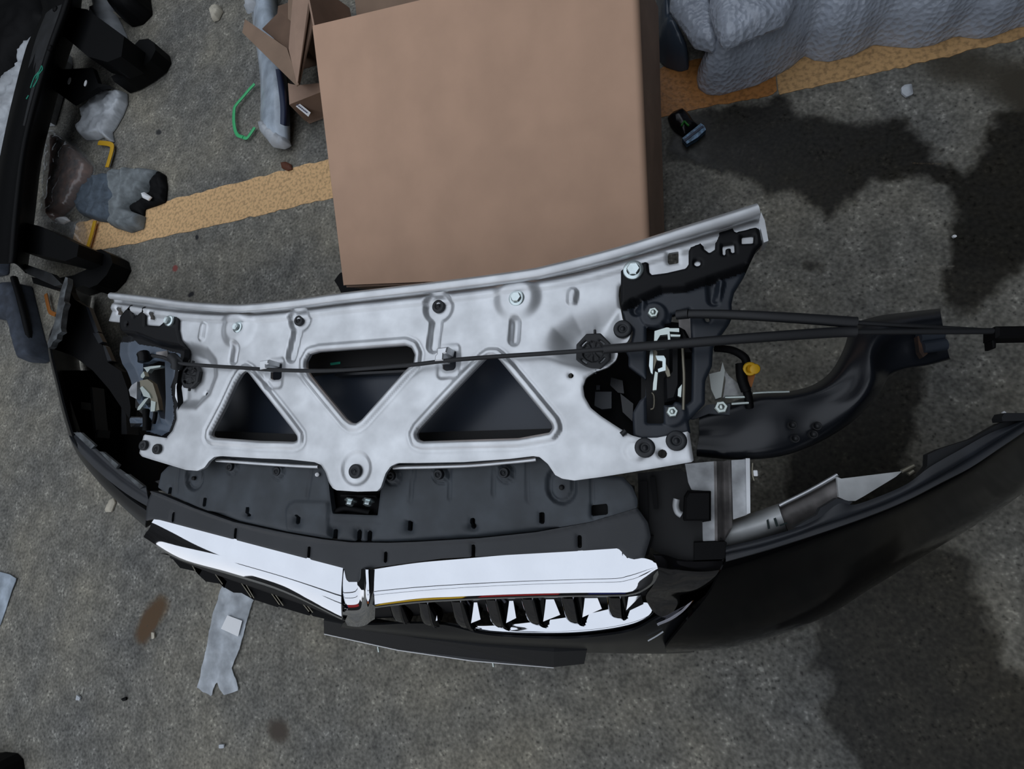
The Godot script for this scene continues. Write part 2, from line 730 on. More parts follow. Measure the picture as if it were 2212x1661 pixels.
func wet_regions() -> Array:
	return [
		PackedVector2Array([Vector2(0.063, -0.9815), Vector2(0.2266, -0.9689), Vector2(0.3586, -0.9744), Vector2(0.3665, -0.9179), Vector2(0.5106, -0.8623), Vector2(0.591, -0.8592), Vector2(0.6284, -0.8107), Vector2(0.6538, -0.7288), Vector2(0.694, -0.6856), Vector2(0.7201, -0.7215), Vector2(0.7673, -0.8183), Vector2(0.896, -0.8586), Vector2(0.8332, -0.4602), Vector2(0.7648, -0.4528), Vector2(0.6992, -0.3916), Vector2(0.6363, -0.3449), Vector2(0.6159, -0.3784), Vector2(0.6338, -0.485), Vector2(0.6633, -0.5816), Vector2(0.6525, -0.664), Vector2(0.5863, -0.7021), Vector2(0.5118, -0.6951), Vector2(0.4656, -0.6605), Vector2(0.4229, -0.6187), Vector2(0.4006, -0.6405), Vector2(0.3566, -0.7066), Vector2(0.2997, -0.7037), Vector2(0.2558, -0.7543), Vector2(0.1817, -0.7949), Vector2(0.057, -0.8466)]),
		PackedVector2Array([Vector2(0.28, -0.0356), Vector2(0.3538, -0.1392), Vector2(0.4627, -0.2407), Vector2(0.535, -0.2683), Vector2(0.5729, -0.2351), Vector2(0.5465, -0.155), Vector2(0.5164, -0.0761), Vector2(0.49, -0.0272), Vector2(0.5298, -0.018), Vector2(0.4975, 0.0491), Vector2(0.4016, 0.0906), Vector2(0.2674, 0.1159)]),
		PackedVector2Array([Vector2(0.1569, 0.3632), Vector2(0.3083, 0.3017), Vector2(0.2805, 0.3721), Vector2(0.2764, 0.3992), Vector2(0.3153, 0.4075), Vector2(0.2968, 0.4532), Vector2(0.3099, 0.5064), Vector2(0.3422, 0.5468), Vector2(0.365, 0.5913), Vector2(0.6761, 0.536), Vector2(0.6979, 0.398), Vector2(0.6102, 0.3462), Vector2(0.6063, 0.2727), Vector2(0.5861, 0.2066), Vector2(0.602, 0.1445), Vector2(0.5195, 0.1314), Vector2(0.3428, 0.253)]),
		PackedVector2Array([Vector2(0.3553, -0.5197), Vector2(0.389, -0.5155), Vector2(0.3885, -0.4897), Vector2(0.358, -0.4956)]),
	]


const SOAK := [1.0, 0.9, 0.78, 0.9]


func floor_maps() -> Array:
	var w := 2048
	var h := 1638
	var lw := 288
	var lh := 230
	var rough := Image.create(lw, lh, false, Image.FORMAT_L8)
	var depth := Image.create(lw, lh, false, Image.FORMAT_L8)
	var regs := wet_regions()
	var boxes := []
	for r in regs:
		boxes.append(rect_of(r).grow(0.1))
	for y in lh:
		for x in lw:
			var p := Vector2(FX + (x + 0.5) / lw * FW, FZ + (y + 0.5) / lh * FH)
			var s := 0.0
			for k in regs.size():
				if boxes[k].has_point(p):
					s = maxf(s, clampf(0.5 - sdf(regs[k], p) / 0.12, 0.0, 1.0))
			rough.set_pixel(x, y, Color.from_hsv(0, 0, s))
			depth.set_pixel(x, y, Color.from_hsv(0, 0, SOAK[2] if p.y > 0.08 else (SOAK[0] if p.y < -0.45 else SOAK[1])))
	rough.resize(w, h, Image.INTERPOLATE_CUBIC)
	depth.resize(w, h, Image.INTERPOLATE_BILINEAR)
	var soak := depth.get_data()
	var wet := rough.get_data()
	var f := FastNoiseLite.new()
	f.noise_type = FastNoiseLite.TYPE_SIMPLEX_SMOOTH
	f.seed = 11
	f.frequency = 0.0045
	f.fractal_octaves = 5
	var big := f.get_image(w, h, false, false, false).get_data()
	f.seed = 12
	f.frequency = 0.03
	f.fractal_octaves = 4
	f.fractal_gain = 0.65
	var mid := f.get_image(w, h, false, false, false).get_data()
	f.seed = 13
	f.frequency = 0.17
	f.fractal_octaves = 2
	var fin := f.get_image(w, h, false, false, false).get_data()
	var rgb := PackedByteArray()
	rgb.resize(w * h * 3)
	var ro := PackedByteArray()
	ro.resize(w * h)
	for k in w * h:
		var b := big[k] / 255.0 - 0.5
		var m := mid[k] / 255.0 - 0.5
		var n := fin[k] / 255.0 - 0.5
		var s := clampf((wet[k] / 255.0 - 0.5 + b * 0.25 + m * 0.42) * 5.0 + 0.5, 0.0, 1.0)
		var t := 0.455 + b * 0.16 + m * 0.22 + n * 0.24
		if n + m * 0.8 > 0.38:
			t += 0.09
		if n - m * 0.5 < -0.33:
			t -= 0.10
		s *= soak[k] / 255.0
		t *= lerpf(1.0, 0.36, s)
		rgb[k * 3] = int(clampf(t * (1.02 + b * 0.05), 0.0, 1.0) * 255.0)
		rgb[k * 3 + 1] = int(clampf(t * (1.0 - s * 0.02), 0.0, 1.0) * 255.0)
		rgb[k * 3 + 2] = int(clampf(t * (0.93 - b * 0.10 - s * 0.06), 0.0, 1.0) * 255.0)
		ro[k] = int(clampf(0.85 - s * (0.42 + m * 0.5) + n * 0.1, 0.12, 1.0) * 255.0)
	var im := Image.create_from_data(w, h, false, Image.FORMAT_RGB8, rgb)
	# hairline cracks, a pale scrape and small stains in the concrete
	scratch(im, [Vector3(0.2279, 0, -0.511), Vector3(0.3187, 0, -0.4979), Vector3(0.4147, 0, -0.4843), Vector3(0.5063, 0, -0.477), Vector3(0.5811, 0, -0.4737), Vector3(0.6442, 0, -0.4684)], 1.2, Color(0.62, 0.60, 0.55), 0.55)
	scratch(im, [Vector3(0.6006, 0, -0.7308), Vector3(0.6526, 0, -0.7195)], 0.8, Color(0.5, 0.42, 0.32), 0.8)
	scratch(im, [Vector3(0.1552, 0, -0.1992), Vector3(0.238, 0, -0.2318), Vector3(0.3084, 0, -0.2595), Vector3(0.3773, 0, -0.2908), Vector3(0.4255, 0, -0.3128)], 5.0, Color(0.52, 0.51, 0.47), 0.35)
	scratch(im, [Vector3(-1.5904, 0, 0.5165), Vector3(-1.5728, 0, 0.4779), Vector3(-1.5512, 0, 0.4485), Vector3(-1.5232, 0, 0.4117)], 15.0, Color(0.36, 0.28, 0.2), 0.32)
	scratch(im, [Vector3(-1.0504, 0, 0.7021), Vector3(-1.0189, 0, 0.7031)], 12.0, Color(0.3, 0.27, 0.24), 0.4)
	scratch(im, [Vector3(-1.699, 0, -0.7424), Vector3(-1.6912, 0, -0.7378)], 5.0, Color(0.55, 0.3, 0.28), 0.7)
	scratch(im, [Vector3(-1.6, 0, -0.6248), Vector3(-1.5898, 0, -0.6291)], 4.0, Color(0.15, 0.15, 0.16), 0.8)
	scratch(im, [Vector3(-1.6115, 0, -0.8574), Vector3(-1.6055, 0, -0.8491)], 3.0, Color(0.15, 0.15, 0.16), 0.8)
	scratch(im, [Vector3(-1.9123, 0, -1.3654), Vector3(-1.898, 0, -1.358)], 5.0, Color(0.2, 0.2, 0.2), 0.6)
	scratch(im, [Vector3(0.669, 0, -1.0065), Vector3(0.8292, 0, -0.8877), Vector3(0.8634, 0, -0.855)], 30.0, Color(0.26, 0.24, 0.2), 0.3)
	var rimg := Image.create_from_data(w, h, false, Image.FORMAT_L8, ro)
	rimg.resize(1024, 819)
	return [ImageTexture.create_from_image(im), ImageTexture.create_from_image(rimg)]


func scratch(im: Image, pts: Array, r: float, c: Color, share: float) -> void:
	var p := spline(pts, 60)
	var rr := RandomNumberGenerator.new()
	rr.seed = int(absf(pts[0].x) * 1000.0) + 5
	for q in p:
		if rr.randf() > 0.75:
			continue
		var cx := (q.x - FX) / FW * 2048.0 + rr.randf_range(-0.5, 0.5) * r
		var cy := (q.z - FZ) / FH * 1638.0 + rr.randf_range(-0.5, 0.5) * r
		var k := r * rr.randf_range(0.5, 1.1)
		for y in range(int(cy - k), int(cy + k) + 1):
			for x in range(int(cx - k), int(cx + k) + 1):
				if x < 0 or y < 0 or x >= 2048 or y >= 1638:
					continue
				var d := Vector2(x - cx, y - cy).length() / maxf(k, 0.6)
				if d < 1.0:
					im.set_pixel(x, y, im.get_pixel(x, y).lerp(c, share * (1.0 - d * d) * 0.4))


func quad_xz(g: G, x0: float, z0: float, x1: float, z1: float, y: float, uv_of := false) -> void:
	var v := PackedVector3Array([Vector3(x0, y, z0), Vector3(x1, y, z0), Vector3(x1, y, z1), Vector3(x0, y, z1)])
	var u := PackedVector2Array()
	for p in v:
		u.append(Vector2((p.x - FX) / FW, (p.z - FZ) / FH))
	g.add(v, PackedInt32Array([0, 1, 2, 0, 2, 3]), true, u)


func setting() -> void:
	var maps := floor_maps()
	var fm := StandardMaterial3D.new()
	fm.albedo_texture = maps[0]
	fm.roughness_texture = maps[1]
	fm.roughness = 1.0
	fm.heightmap_enabled = true
	fm.heightmap_texture = maps[1]
	fm.heightmap_scale = 0.12
	fm.metallic_specular = 0.4
	var g := G.new()
	quad_xz(g, -14, -9, 9, 16, 0.0)
	var s := G.new()
	bx(s, Transform3D(Basis(), Vector3(-2.5, -0.11, 3.5)), Vector3(23, 0.2, 25))
	var bottom := s.v.size()
	var fl := struct("floor", g, fm)
	var sl := MeshInstance3D.new()
	sl.name = "slab"
	sl.mesh = s.mesh()
	sl.material_override = M.wall
	fl.add_child(sl, true)
	# the hall: wall behind; unseen right wall and part roof added to darken that side; open to the yard on the left and in front
	g = G.new()
	bx(g, Transform3D(Basis(), Vector3(2.6, 2.1, 4.7)), Vector3(0.25, 4.2, 20.6))
	struct("added_wall_right", g, M.wall)
	g = G.new()
	bx(g, Transform3D(Basis(), Vector3(-6.2, 2.1, -1.5)), Vector3(0.25, 4.2, 8.2))
	struct("wall_left", g, M.wall)
	g = G.new()
	bx(g, Transform3D(Basis(), Vector3(-2.0, 2.1, -5.5)), Vector3(9.4, 4.2, 0.25))
	struct("wall_back", g, M.wall)
	g = G.new()
	bx(g, Transform3D(Basis(), Vector3(1.8, 3.5, -0.5)), Vector3(2.1, 0.2, 10))
	struct("added_ceiling", g, M.wall)
	for q in [[3.4, 4.1], [5.6, 4.1]]:
		g = G.new()
		bx(g, Transform3D(Basis(), Vector3(-1.8, q[1], q[0])), Vector3(9.0, 0.16, 0.12), 0.01)
		struct("beam_%d" % int(q[0]), g, M.steelwork)
	# yellow line painted across the floor
	var o := thing("painted_line", Vector3(-0.6, 0, -1.0), "worn yellow line painted across the concrete floor", "floor marking")
	var line := spline([Vector3(-2.2971, 0, -0.8565), Vector3(-1.5587, 0, -0.8871), Vector3(-1.0156, 0, -0.9144), Vector3(-0.4214, 0, -0.9442), Vector3(0.063, 0, -0.9815), Vector3(0.3592, 0, -0.9812), Vector3(0.6204, 0, -0.9898), Vector3(0.8464, 0, -1.0041), Vector3(0.9438, 0, -1.0085)], 24)
	for q in [[-9.0, -0.05, M.line], [-0.05, 0.338, M.line_wet], [0.338, 9.0, M.line_far]]:
		g = G.new()
		var edge := PackedVector2Array()
		var back := PackedVector2Array()
		for p in line:
			if p.x >= q[0] - 0.03 and p.x <= q[1] + 0.03:
				edge.append(Vector2(clampf(p.x, q[0], q[1]) + rng.randf_range(-0.002, 0.002), p.z + rng.randf_range(-0.004, 0.004)))
				back.append(Vector2(clampf(p.x, q[0], q[1]) + rng.randf_range(-0.002, 0.002), p.z - 0.155 + rng.randf_range(-0.004, 0.004)))
		back.reverse()
		edge.append_array(back)
		sheet(g, edge, [], 0.012, func(_x: float, _z: float, _d: float) -> float: return 0.0015, 0.0015)
		part(o, "paint", g, q[2])
	# across the yard: a row of shop boards that the chrome mirrors
	g = G.new()
	bx(g, Transform3D(Basis(), Vector3(-3, 1.3, 9.4)), Vector3(17, 2.6, 0.3))
	struct("wall_front", g, M.wall)
	var boards := [[-6.0, 2.0, "red", M.red], [-3.6, 1.4, "yellow", M.sign_yellow], [-1.9, 1.4, "red", M.red], [0.2, 1.8, "blue", M.blue]]
	for b in boards:
		g = G.new()
		bx(g, Transform3D(Basis(), Vector3(b[0], 1.9, 9.2)), Vector3(b[1], 1.2, 0.08), 0.01)
		obj("shop_board", g, b[3], "%s board on the wall across the yard, %s" % [b[2], {-6.0: "first in the row", -3.6: "the only yellow one", -1.9: "between the yellow and the blue one", 0.2: "the only blue one"}[b[0]]], "sign board", "boards across the yard")


# ---------------------------------------------------------------- the car front end

var holes_main := []


func front_end() -> void:
	var fe := thing("car_front_end", Vector3(-0.5, 0, 0), "cut-off car front end with bright aluminium top panel, chrome grille and black bumper", "car part")
	support_panel(fe)
	side_brackets(fe)
	cable(fe)
	air_guide(fe)
	grille(fe)
	bumper(fe)
	innards(fe)


func support_panel(fe: Node3D) -> void:
	var outline := PackedVector2Array([Vector2(-1.18, -0.3867), Vector2(-0.9526, -0.3434), Vector2(-0.8241, -0.3256), Vector2(-0.7526, -0.3211), Vector2(-0.6517, -0.3204), Vector2(-0.557, -0.3226), Vector2(-0.365, -0.3238), Vector2(-0.2112, -0.3266), Vector2(-0.1556, -0.3302), Vector2(-0.0431, -0.3461), Vector2(0.0616, -0.3678), Vector2(0.1574, -0.3869), Vector2(0.1612, -0.3639), Vector2(0.161, -0.3455), Vector2(0.1295, -0.3196), Vector2(0.0582, -0.3031), Vector2(0.0109, -0.2919), Vector2(-0.0424, -0.2977), Vector2(-0.046, -0.2934), Vector2(-0.0478, -0.2806), Vector2(-0.0468, -0.2652), Vector2(-0.0426, -0.2385), Vector2(-0.0351, -0.2349), Vector2(-0.0312, -0.2264), Vector2(-0.0317, -0.2109), Vector2(-0.0367, -0.2025), Vector2(-0.0486, -0.1989), Vector2(-0.0543, -0.1934), Vector2(-0.0517, -0.1859), Vector2(-0.0561, -0.1767), Vector2(-0.0675, -0.1664), Vector2(-0.0867, -0.1594), Vector2(-0.1003, -0.1498), Vector2(-0.1055, -0.1355), Vector2(-0.1036, -0.1202), Vector2(-0.094, -0.102), Vector2(-0.0776, -0.0882), Vector2(-0.0508, -0.0697), Vector2(-0.0351, -0.0599), Vector2(-0.0214, -0.0558), Vector2(0.0012, -0.0562), Vector2(0.0451, -0.0651), Vector2(0.049, -0.0221), Vector2(-0.0134, -0.0106), Vector2(-0.0794, 0.0009), Vector2(-0.1206, 0.0069), Vector2(-0.1388, 0.0045), Vector2(-0.1495, -0.0008), Vector2(-0.161, -0.0174), Vector2(-0.1741, -0.0278), Vector2(-0.1851, -0.0292), Vector2(-0.2226, -0.0248), Vector2(-0.3008, -0.0193), Vector2(-0.3838, -0.0173), Vector2(-0.4202, -0.017), Vector2(-0.4331, -0.0115), Vector2(-0.442, 0.0001), Vector2(-0.4492, 0.0233), Vector2(-0.4558, 0.0303), Vector2(-0.4955, 0.032), Vector2(-0.5376, 0.0306), Vector2(-0.5455, 0.0269), Vector2(-0.5541, 0.0175), Vector2(-0.5627, 0.0001), Vector2(-0.5738, -0.0127), Vector2(-0.5881, -0.0175), Vector2(-0.6471, -0.0222), Vector2(-0.7104, -0.0236), Vector2(-0.8062, -0.0276), Vector2(-0.8208, -0.0258), Vector2(-0.8321, -0.0178), Vector2(-0.8415, -0.0053), Vector2(-0.8579, 0.001), Vector2(-0.8878, -0.0004), Vector2(-0.9256, -0.0082), Vector2(-0.9776, -0.0188), Vector2(-1.0112, -0.0261), Vector2(-1.0204, -0.0327), Vector2(-1.0159, -0.0716), Vector2(-0.9528, -0.0634), Vector2(-0.9383, -0.0782), Vector2(-0.9316, -0.1016), Vector2(-0.9388, -0.1255), Vector2(-0.9499, -0.1498), Vector2(-0.9534, -0.1743), Vector2(-0.9474, -0.1955), Vector2(-0.9609, -0.212), Vector2(-0.9407, -0.2268), Vector2(-0.9519, -0.2585), Vector2(-0.9634, -0.2846), Vector2(-0.9636, -0.2989), Vector2(-1.0384, -0.3069), Vector2(-1.1811, -0.3303), Vector2(-1.1704, -0.3713)])
	var hl := PackedVector2Array([Vector2(-0.7781, -0.1893), Vector2(-0.7707, -0.1936), Vector2(-0.7621, -0.1894), Vector2(-0.7294, -0.1577), Vector2(-0.6459, -0.0788), Vector2(-0.6306, -0.0633), Vector2(-0.6298, -0.0565), Vector2(-0.6367, -0.0541), Vector2(-0.715, -0.0563), Vector2(-0.826, -0.0633), Vector2(-0.8348, -0.067), Vector2(-0.8348, -0.0742), Vector2(-0.8094, -0.1239), Vector2(-0.7883, -0.173)])
	var hc := PackedVector2Array([Vector2(-0.6261, -0.1926), Vector2(-0.6276, -0.2052), Vector2(-0.6198, -0.2191), Vector2(-0.6014, -0.2225), Vector2(-0.5081, -0.2227), Vector2(-0.4193, -0.2229), Vector2(-0.4062, -0.217), Vector2(-0.3991, -0.204), Vector2(-0.4009, -0.19), Vector2(-0.4164, -0.1767), Vector2(-0.4556, -0.1354), Vector2(-0.4969, -0.0922), Vector2(-0.5077, -0.0858), Vector2(-0.5173, -0.0868), Vector2(-0.5285, -0.0936), Vector2(-0.5943, -0.1568), Vector2(-0.6174, -0.1797)])
	var hr := PackedVector2Array([Vector2(-0.268, -0.1889), Vector2(-0.2607, -0.1933), Vector2(-0.251, -0.1927), Vector2(-0.2436, -0.1867), Vector2(-0.2011, -0.1355), Vector2(-0.1558, -0.0798), Vector2(-0.1537, -0.0726), Vector2(-0.1588, -0.0655), Vector2(-0.2079, -0.0573), Vector2(-0.3755, -0.0533), Vector2(-0.3843, -0.0564), Vector2(-0.3874, -0.065), Vector2(-0.3827, -0.0743), Vector2(-0.3379, -0.1203)])
	var s1 := PackedVector2Array([Vector2(-0.7128, -0.2054), Vector2(-0.6863, -0.2048), Vector2(-0.6839, -0.1775), Vector2(-0.6876, -0.1731), Vector2(-0.704, -0.173), Vector2(-0.71, -0.1769)])
	var s2 := PackedVector2Array([Vector2(-0.347, -0.2066), Vector2(-0.3221, -0.2075), Vector2(-0.3217, -0.1783), Vector2(-0.3258, -0.1737), Vector2(-0.3394, -0.1728), Vector2(-0.3456, -0.1764)])
	var sq := [PackedVector2Array([Vector2(-1.153, -0.3597), Vector2(-1.1377, -0.3561), Vector2(-1.1397, -0.3399), Vector2(-1.155, -0.3434)]), PackedVector2Array([Vector2(-1.0494, -0.3396), Vector2(-1.035, -0.3362), Vector2(-1.0372, -0.3205), Vector2(-1.0516, -0.3238)]), PackedVector2Array([Vector2(0.0278, -0.3371), Vector2(0.044, -0.338), Vector2(0.0432, -0.3214), Vector2(0.0278, -0.321)])]
	holes_main = [hl, hc, hr, s1, s2]
	holes_main.append_array(sq)
	for q in [[430,848, 4.0], [1233,811, 5.0], [1431,980, 7.5]]:
		pass
	holes_main.append(ngon(Vector2(-0.8799, -0.1541), 0.0042, 10))
	holes_main.append(ngon(Vector2(-0.1241, -0.1539), 0.0045, 10))
	holes_main.append(ngon(Vector2(0.0073, -0.033), 0.0065, 12))
	var big := [hl, hc, hr]
	var bigbox := []
	for h in big:
		bigbox.append(rect_of(h).grow(0.04))
	var low_r := PackedVector2Array([Vector2(-0.0419, -0.2648), Vector2(-0.0813, -0.2585), Vector2(-0.118, -0.2486), Vector2(-0.1481, -0.2302), Vector2(-0.1648, -0.2059), Vector2(-0.1693, -0.1718), Vector2(-0.1484, -0.1261), Vector2(-0.1194, -0.1106), Vector2(-0.0979, -0.1243), Vector2(-0.0445, -0.1724)])
	var low_l := PackedVector2Array([Vector2(-0.9704, -0.2668), Vector2(-0.924, -0.2596), Vector2(-0.8774, -0.2437), Vector2(-0.8514, -0.2197), Vector2(-0.8437, -0.1887), Vector2(-0.8553, -0.1513), Vector2(-0.8866, -0.1241), Vector2(-0.9464, -0.1257)])
	var fade_a := Vector2(-0.122, -0.2259).y
	var fade_b := Vector2(-0.1226, -0.1545).y
	var fade_x := Vector2(-0.1223, -0.1918).x
	var boxes := [rect_of(low_r).grow(0.04), rect_of(low_l).grow(0.04)]
	var pins := [[Vector2(-0.6512, -0.2884), Vector2(-0.6629, -0.2163), 0.024], [Vector2(-0.3578, -0.2869), Vector2(-0.3641, -0.2167), 0.027]]
	var pads := [[Vector2(-0.7985, -0.284), Vector2(-0.8033, -0.217)], [Vector2(-0.2132, -0.2891), Vector2(-0.2178, -0.2173)]]
	var c_low := Vector2(-0.5008, -0.007)
	var clipc := [Vector2(-0.698, -0.1854), Vector2(-0.3341, -0.1887)]
	var front := [Vector3(-1.0192, 0.5, -0.027), Vector3(-0.8579, 0.5, 0.001), Vector3(-0.805, 0.5, -0.0276), Vector3(-0.5739, 0.5, -0.0135), Vector3(-0.5376, 0.5, 0.0306), Vector3(-0.4558, 0.5, 0.0303), Vector3(-0.4202, 0.5, -0.017), Vector3(-0.1851, 0.5, -0.0292), Vector3(-0.1388, 0.5, 0.0045), Vector3(0.049, 0.5, -0.0221)]
	var rib := [[Vector2(-0.8926, -0.2944), Vector2(-0.8935, -0.2714)], [Vector2(-0.1199, -0.2902), Vector2(-0.1215, -0.2762)]]
	var corner := [Vector2(-0.0319, -0.0363), Vector2(0.0277, -0.0527)]
	var rear := [Vector3(-1.18, 0.5, -0.3867), Vector3(-0.9526, 0.5, -0.3434), Vector3(-0.7526, 0.5, -0.3211), Vector3(-0.557, 0.5, -0.3226), Vector3(-0.365, 0.5, -0.3238), Vector3(-0.1556, 0.5, -0.3302), Vector3(-0.0431, 0.5, -0.3461), Vector3(0.1574, 0.5, -0.3869)]
	var rear2 := spline(rear, 3)
	var hf := func(x: float, z: float, d: float) -> float:
		var y := 0.5
		var p := Vector2(x, z)
		for k in 3:
			if bigbox[k].has_point(p):
				var s := sdf(big[k], p)
				y += 0.0035 * (1.0 - smoothstep(0.010, 0.0145, s))
				y -= 0.0022 * maxf(0.0, 1.0 - absf(s - 0.0165) / 0.0045)
				y -= 0.004 * pow(1.0 - clampf(s / 0.005, 0.0, 1.0), 2.0)
		if boxes[0].has_point(p):
			y -= 0.024 * (1.0 - smoothstep(-0.036, 0.014, sdf(low_r, p))) * (1.0 - smoothstep(fade_a, fade_b, z - (x - fade_x) * 0.55))
		if boxes[1].has_point(p):
			y -= 0.017 * (1.0 - smoothstep(-0.022, 0.008, sdf(low_l, p)))
		for q in pins:
			var s := p.distance_to(q[0])
			var t := seg(x, z, q[0], q[1])
			y -= 0.009 * maxf(1.0 - smoothstep(q[2] * 0.8, q[2] * 1.15, s), 1.0 - smoothstep(0.007, 0.013, t))
		for q in pads:
			var s := p.distance_to(q[0])
			y += 0.009 * (1.0 - smoothstep(0.022, 0.046, s))
			y -= 0.0085 * (1.0 - smoothstep(0.003, 0.011, seg(x, z, q[0] + (q[1] - q[0]) * 0.55, q[1])))
		for q in rib:
			y += 0.005 * (1.0 - smoothstep(0.005, 0.009, seg(x, z, q[0], q[1])))
		for q in clipc:
			var e := Vector2(maxf(absf(x - q.x) - 0.012, 0.0), maxf(absf(z - q.y) - 0.022, 0.0)).length()
			y -= 0.0035 * (1.0 - smoothstep(0.005, 0.011, e))
		var s := p.distance_to(c_low)
		y -= 0.005 * (1.0 - smoothstep(0.024, 0.032, s))
		y += 0.003 * (1.0 - smoothstep(0.010, 0.018, p.distance_to(corner[0])))
		# turned-down front rim and a channel along the rear rail
		if z > 0.05 and d > -0.014:
			y -= 0.010 * pow(1.0 + d / 0.014, 2.0)
		elif d > -0.003:
			y -= 0.0015 * (1.0 + d / 0.003)
		if z < -0.2:
			var best := 1.0
			for k in rear2.size() - 1:
				if absf(rear2[k].x - x) < 0.2:
					best = minf(best, seg(x, z, Vector2(rear2[k].x, rear2[k].z), Vector2(rear2[k + 1].x, rear2[k + 1].z)))
			y += 0.006 * (1.0 - smoothstep(0.026, 0.032, best)) - 0.005 * (1.0 - smoothstep(0.010, 0.017, best))
		return y
	var g := G.new()
	sheet(g, outline, holes_main, 0.0032, hf, 0.006)
	var pan := part(fe, "support_panel", g, M.alu, "bright stamped aluminium panel with three triangular openings")
	# rolled rail along the rear edge
	g = G.new()
	tube(g, [Vector3(-1.1543, 0.518, -0.3807), Vector3(-1.0388, 0.518, -0.3597), Vector3(-0.9293, 0.518, -0.338), Vector3(-0.8038, 0.518, -0.3194), Vector3(-0.7341, 0.518, -0.315), Vector3(-0.6356, 0.518, -0.3143), Vector3(-0.5433, 0.518, -0.3163), Vector3(-0.3559, 0.518, -0.3174), Vector3(-0.206, 0.518, -0.3201), Vector3(-0.1517, 0.518, -0.3243), Vector3(-0.042, 0.518, -0.3405), Vector3(0.0602, 0.518, -0.3616), Vector3(0.1537, 0.518, -0.3808)], 0.0078, 12, 5, 0.0105)
	part(pan, "rear_rail", g, M.alu)
	g = G.new()
	slab(g, [Vector3(0.16, 0.508, -0.3833), Vector3(0.1638, 0.508, -0.3695), Vector3(0.1661, 0.508, -0.3371), Vector3(0.16, 0.508, -0.3351), Vector3(0.1564, 0.508, -0.3677)], Vector3(0, -0.03, 0))
	part(pan, "rail_end_plate", g, M.alu)
	# lips hanging below the two front cut-outs
	for q in [[Vector3(-0.8365, 0.478, -0.0202), Vector3(-0.7307, 0.478, -0.0147), Vector3(-0.6444, 0.478, -0.011), Vector3(-0.595, 0.478, -0.0097)], [Vector3(-0.4398, 0.478, -0.0096), Vector3(-0.3097, 0.478, -0.0138), Vector3(-0.2293, 0.478, -0.0204), Vector3(-0.1847, 0.478, -0.025)]]:
		g = G.new()
		tube(g, q, 0.0035, 8, 6)
		part(pan, "front_lip", g, M.alu)
	# hex bolts
	for q in [[Vector3(-0.7918, 0.506, -0.2816), 0.0115], [Vector3(-0.2114, 0.506, -0.2866), 0.0135]]:
		g = G.new()
		hexbolt(g, q[0] + Vector3(0, 0.003, 0), q[1])
		part(pan, "bolt", g, M.zinc, "zinc hex bolt")
	# rubber plugs
	for q in [[Vector3(-0.6573, 0.493, -0.2893), 0.0105], [Vector3(-0.3596, 0.493, -0.2912), 0.0122], [Vector3(-0.5024, 0.497, -0.0023), 0.0125], [Vector3(-1.0056, 0.502, -0.0486), 0.0105], [Vector3(-0.9669, 0.502, -0.041), 0.0105], [Vector3(-0.0166, 0.504, -0.0414), 0.0145], [Vector3(0.0269, 0.503, -0.0512), 0.0145], [Vector3(-0.0429, 0.502, -0.2222), 0.0140]]:
		g = G.new()
		lathe(g, q[0], Vector3.UP, [Vector2(q[1], -0.004), Vector2(q[1], 0.002), Vector2(q[1] * 0.9, 0.004), Vector2(q[1] * 0.55, 0.0045), Vector2(q[1] * 0.48, 0.002), Vector2(q[1] * 0.3, 0.0015), Vector2(q[1] * 0.25, 0.004), Vector2(0.0002, 0.0045)], 24)
		part(pan, "push_pin", g, M.pin, "black plastic push pin")
	# two slotted round grommet covers
	for q in [[Vector3(-0.0895, 0.49, -0.1923), 0.0300, 0.1], [Vector3(-0.9212, 0.49, -0.1924), 0.0265, 0.35]]:
		g = G.new()
		var c := Vector2(q[0].x, q[0].z)
		var oct := PackedVector2Array()
		for k in 8:
			var a: float = TAU * k / 8 + 0.39 + q[2] * 0.3
			oct.append(c + Vector2(cos(a) * 0.97, sin(a) * 1.06) * q[1])
		var slots := []
		for k in 4:
			var arc := PackedVector2Array()
			var a0: float = TAU * k / 4 + 0.5
			for j in 5:
				arc.append(c + Vector2(cos(a0 + j * 0.14), sin(a0 + j * 0.14)) * q[1] * 0.74)
			for j in range(4, -1, -1):
				arc.append(c + Vector2(cos(a0 + j * 0.14), sin(a0 + j * 0.14)) * q[1] * 0.62)
			slots.append(arc)
		var y0: float = q[0].y
		sheet(g, oct, slots, 0.0014, func(x: float, z: float, d: float) -> float:
			var r := Vector2(x, z).distance_to(c) / 0.03
			return y0 + 0.003 - (0.003 if r < 0.55 else 0.0) + 0.0015 * clampf(sin(atan2(z - c.y, x - c.x) * 8.0) * 2.0, 0.0, 1.0) * (1.0 if r < 0.5 else 0.0) - 0.001 * maxf(0.0, 1.0 + d / 0.002), 0.006)
		for s in [-1.0, 1.0]:
			bx(g, Transform3D(Basis(), Vector3(c.x + 0.003, y0 + 0.001, c.y + s * q[1] * 1.08)), Vector3(0.004, 0.005, 0.007), 0.001)
		part(pan, "grommet_cover", g, M.rubber, "black slotted grommet cover")
	# wire clips bent out of the sheet
	for q in [[PackedVector2Array([Vector2(-0.7104, -0.2043), Vector2(-0.6886, -0.2059), Vector2(-0.6887, -0.1977), Vector2(-0.6939, -0.1961), Vector2(-0.6929, -0.1888), Vector2(-0.7081, -0.1877)]), 0.502], [PackedVector2Array([Vector2(-0.3435, -0.2055), Vector2(-0.3237, -0.2067), Vector2(-0.3259, -0.1963), Vector2(-0.331, -0.195), Vector2(-0.3313, -0.1837), Vector2(-0.3468, -0.1837), Vector2(-0.3464, -0.1926), Vector2(-0.343, -0.1957)])
		, 0.502]]:
		g = G.new()
		prism(g, q[0], 0.498, 0.5265, 0.002)
		part(pan, "cable_hook", g, M.alu)


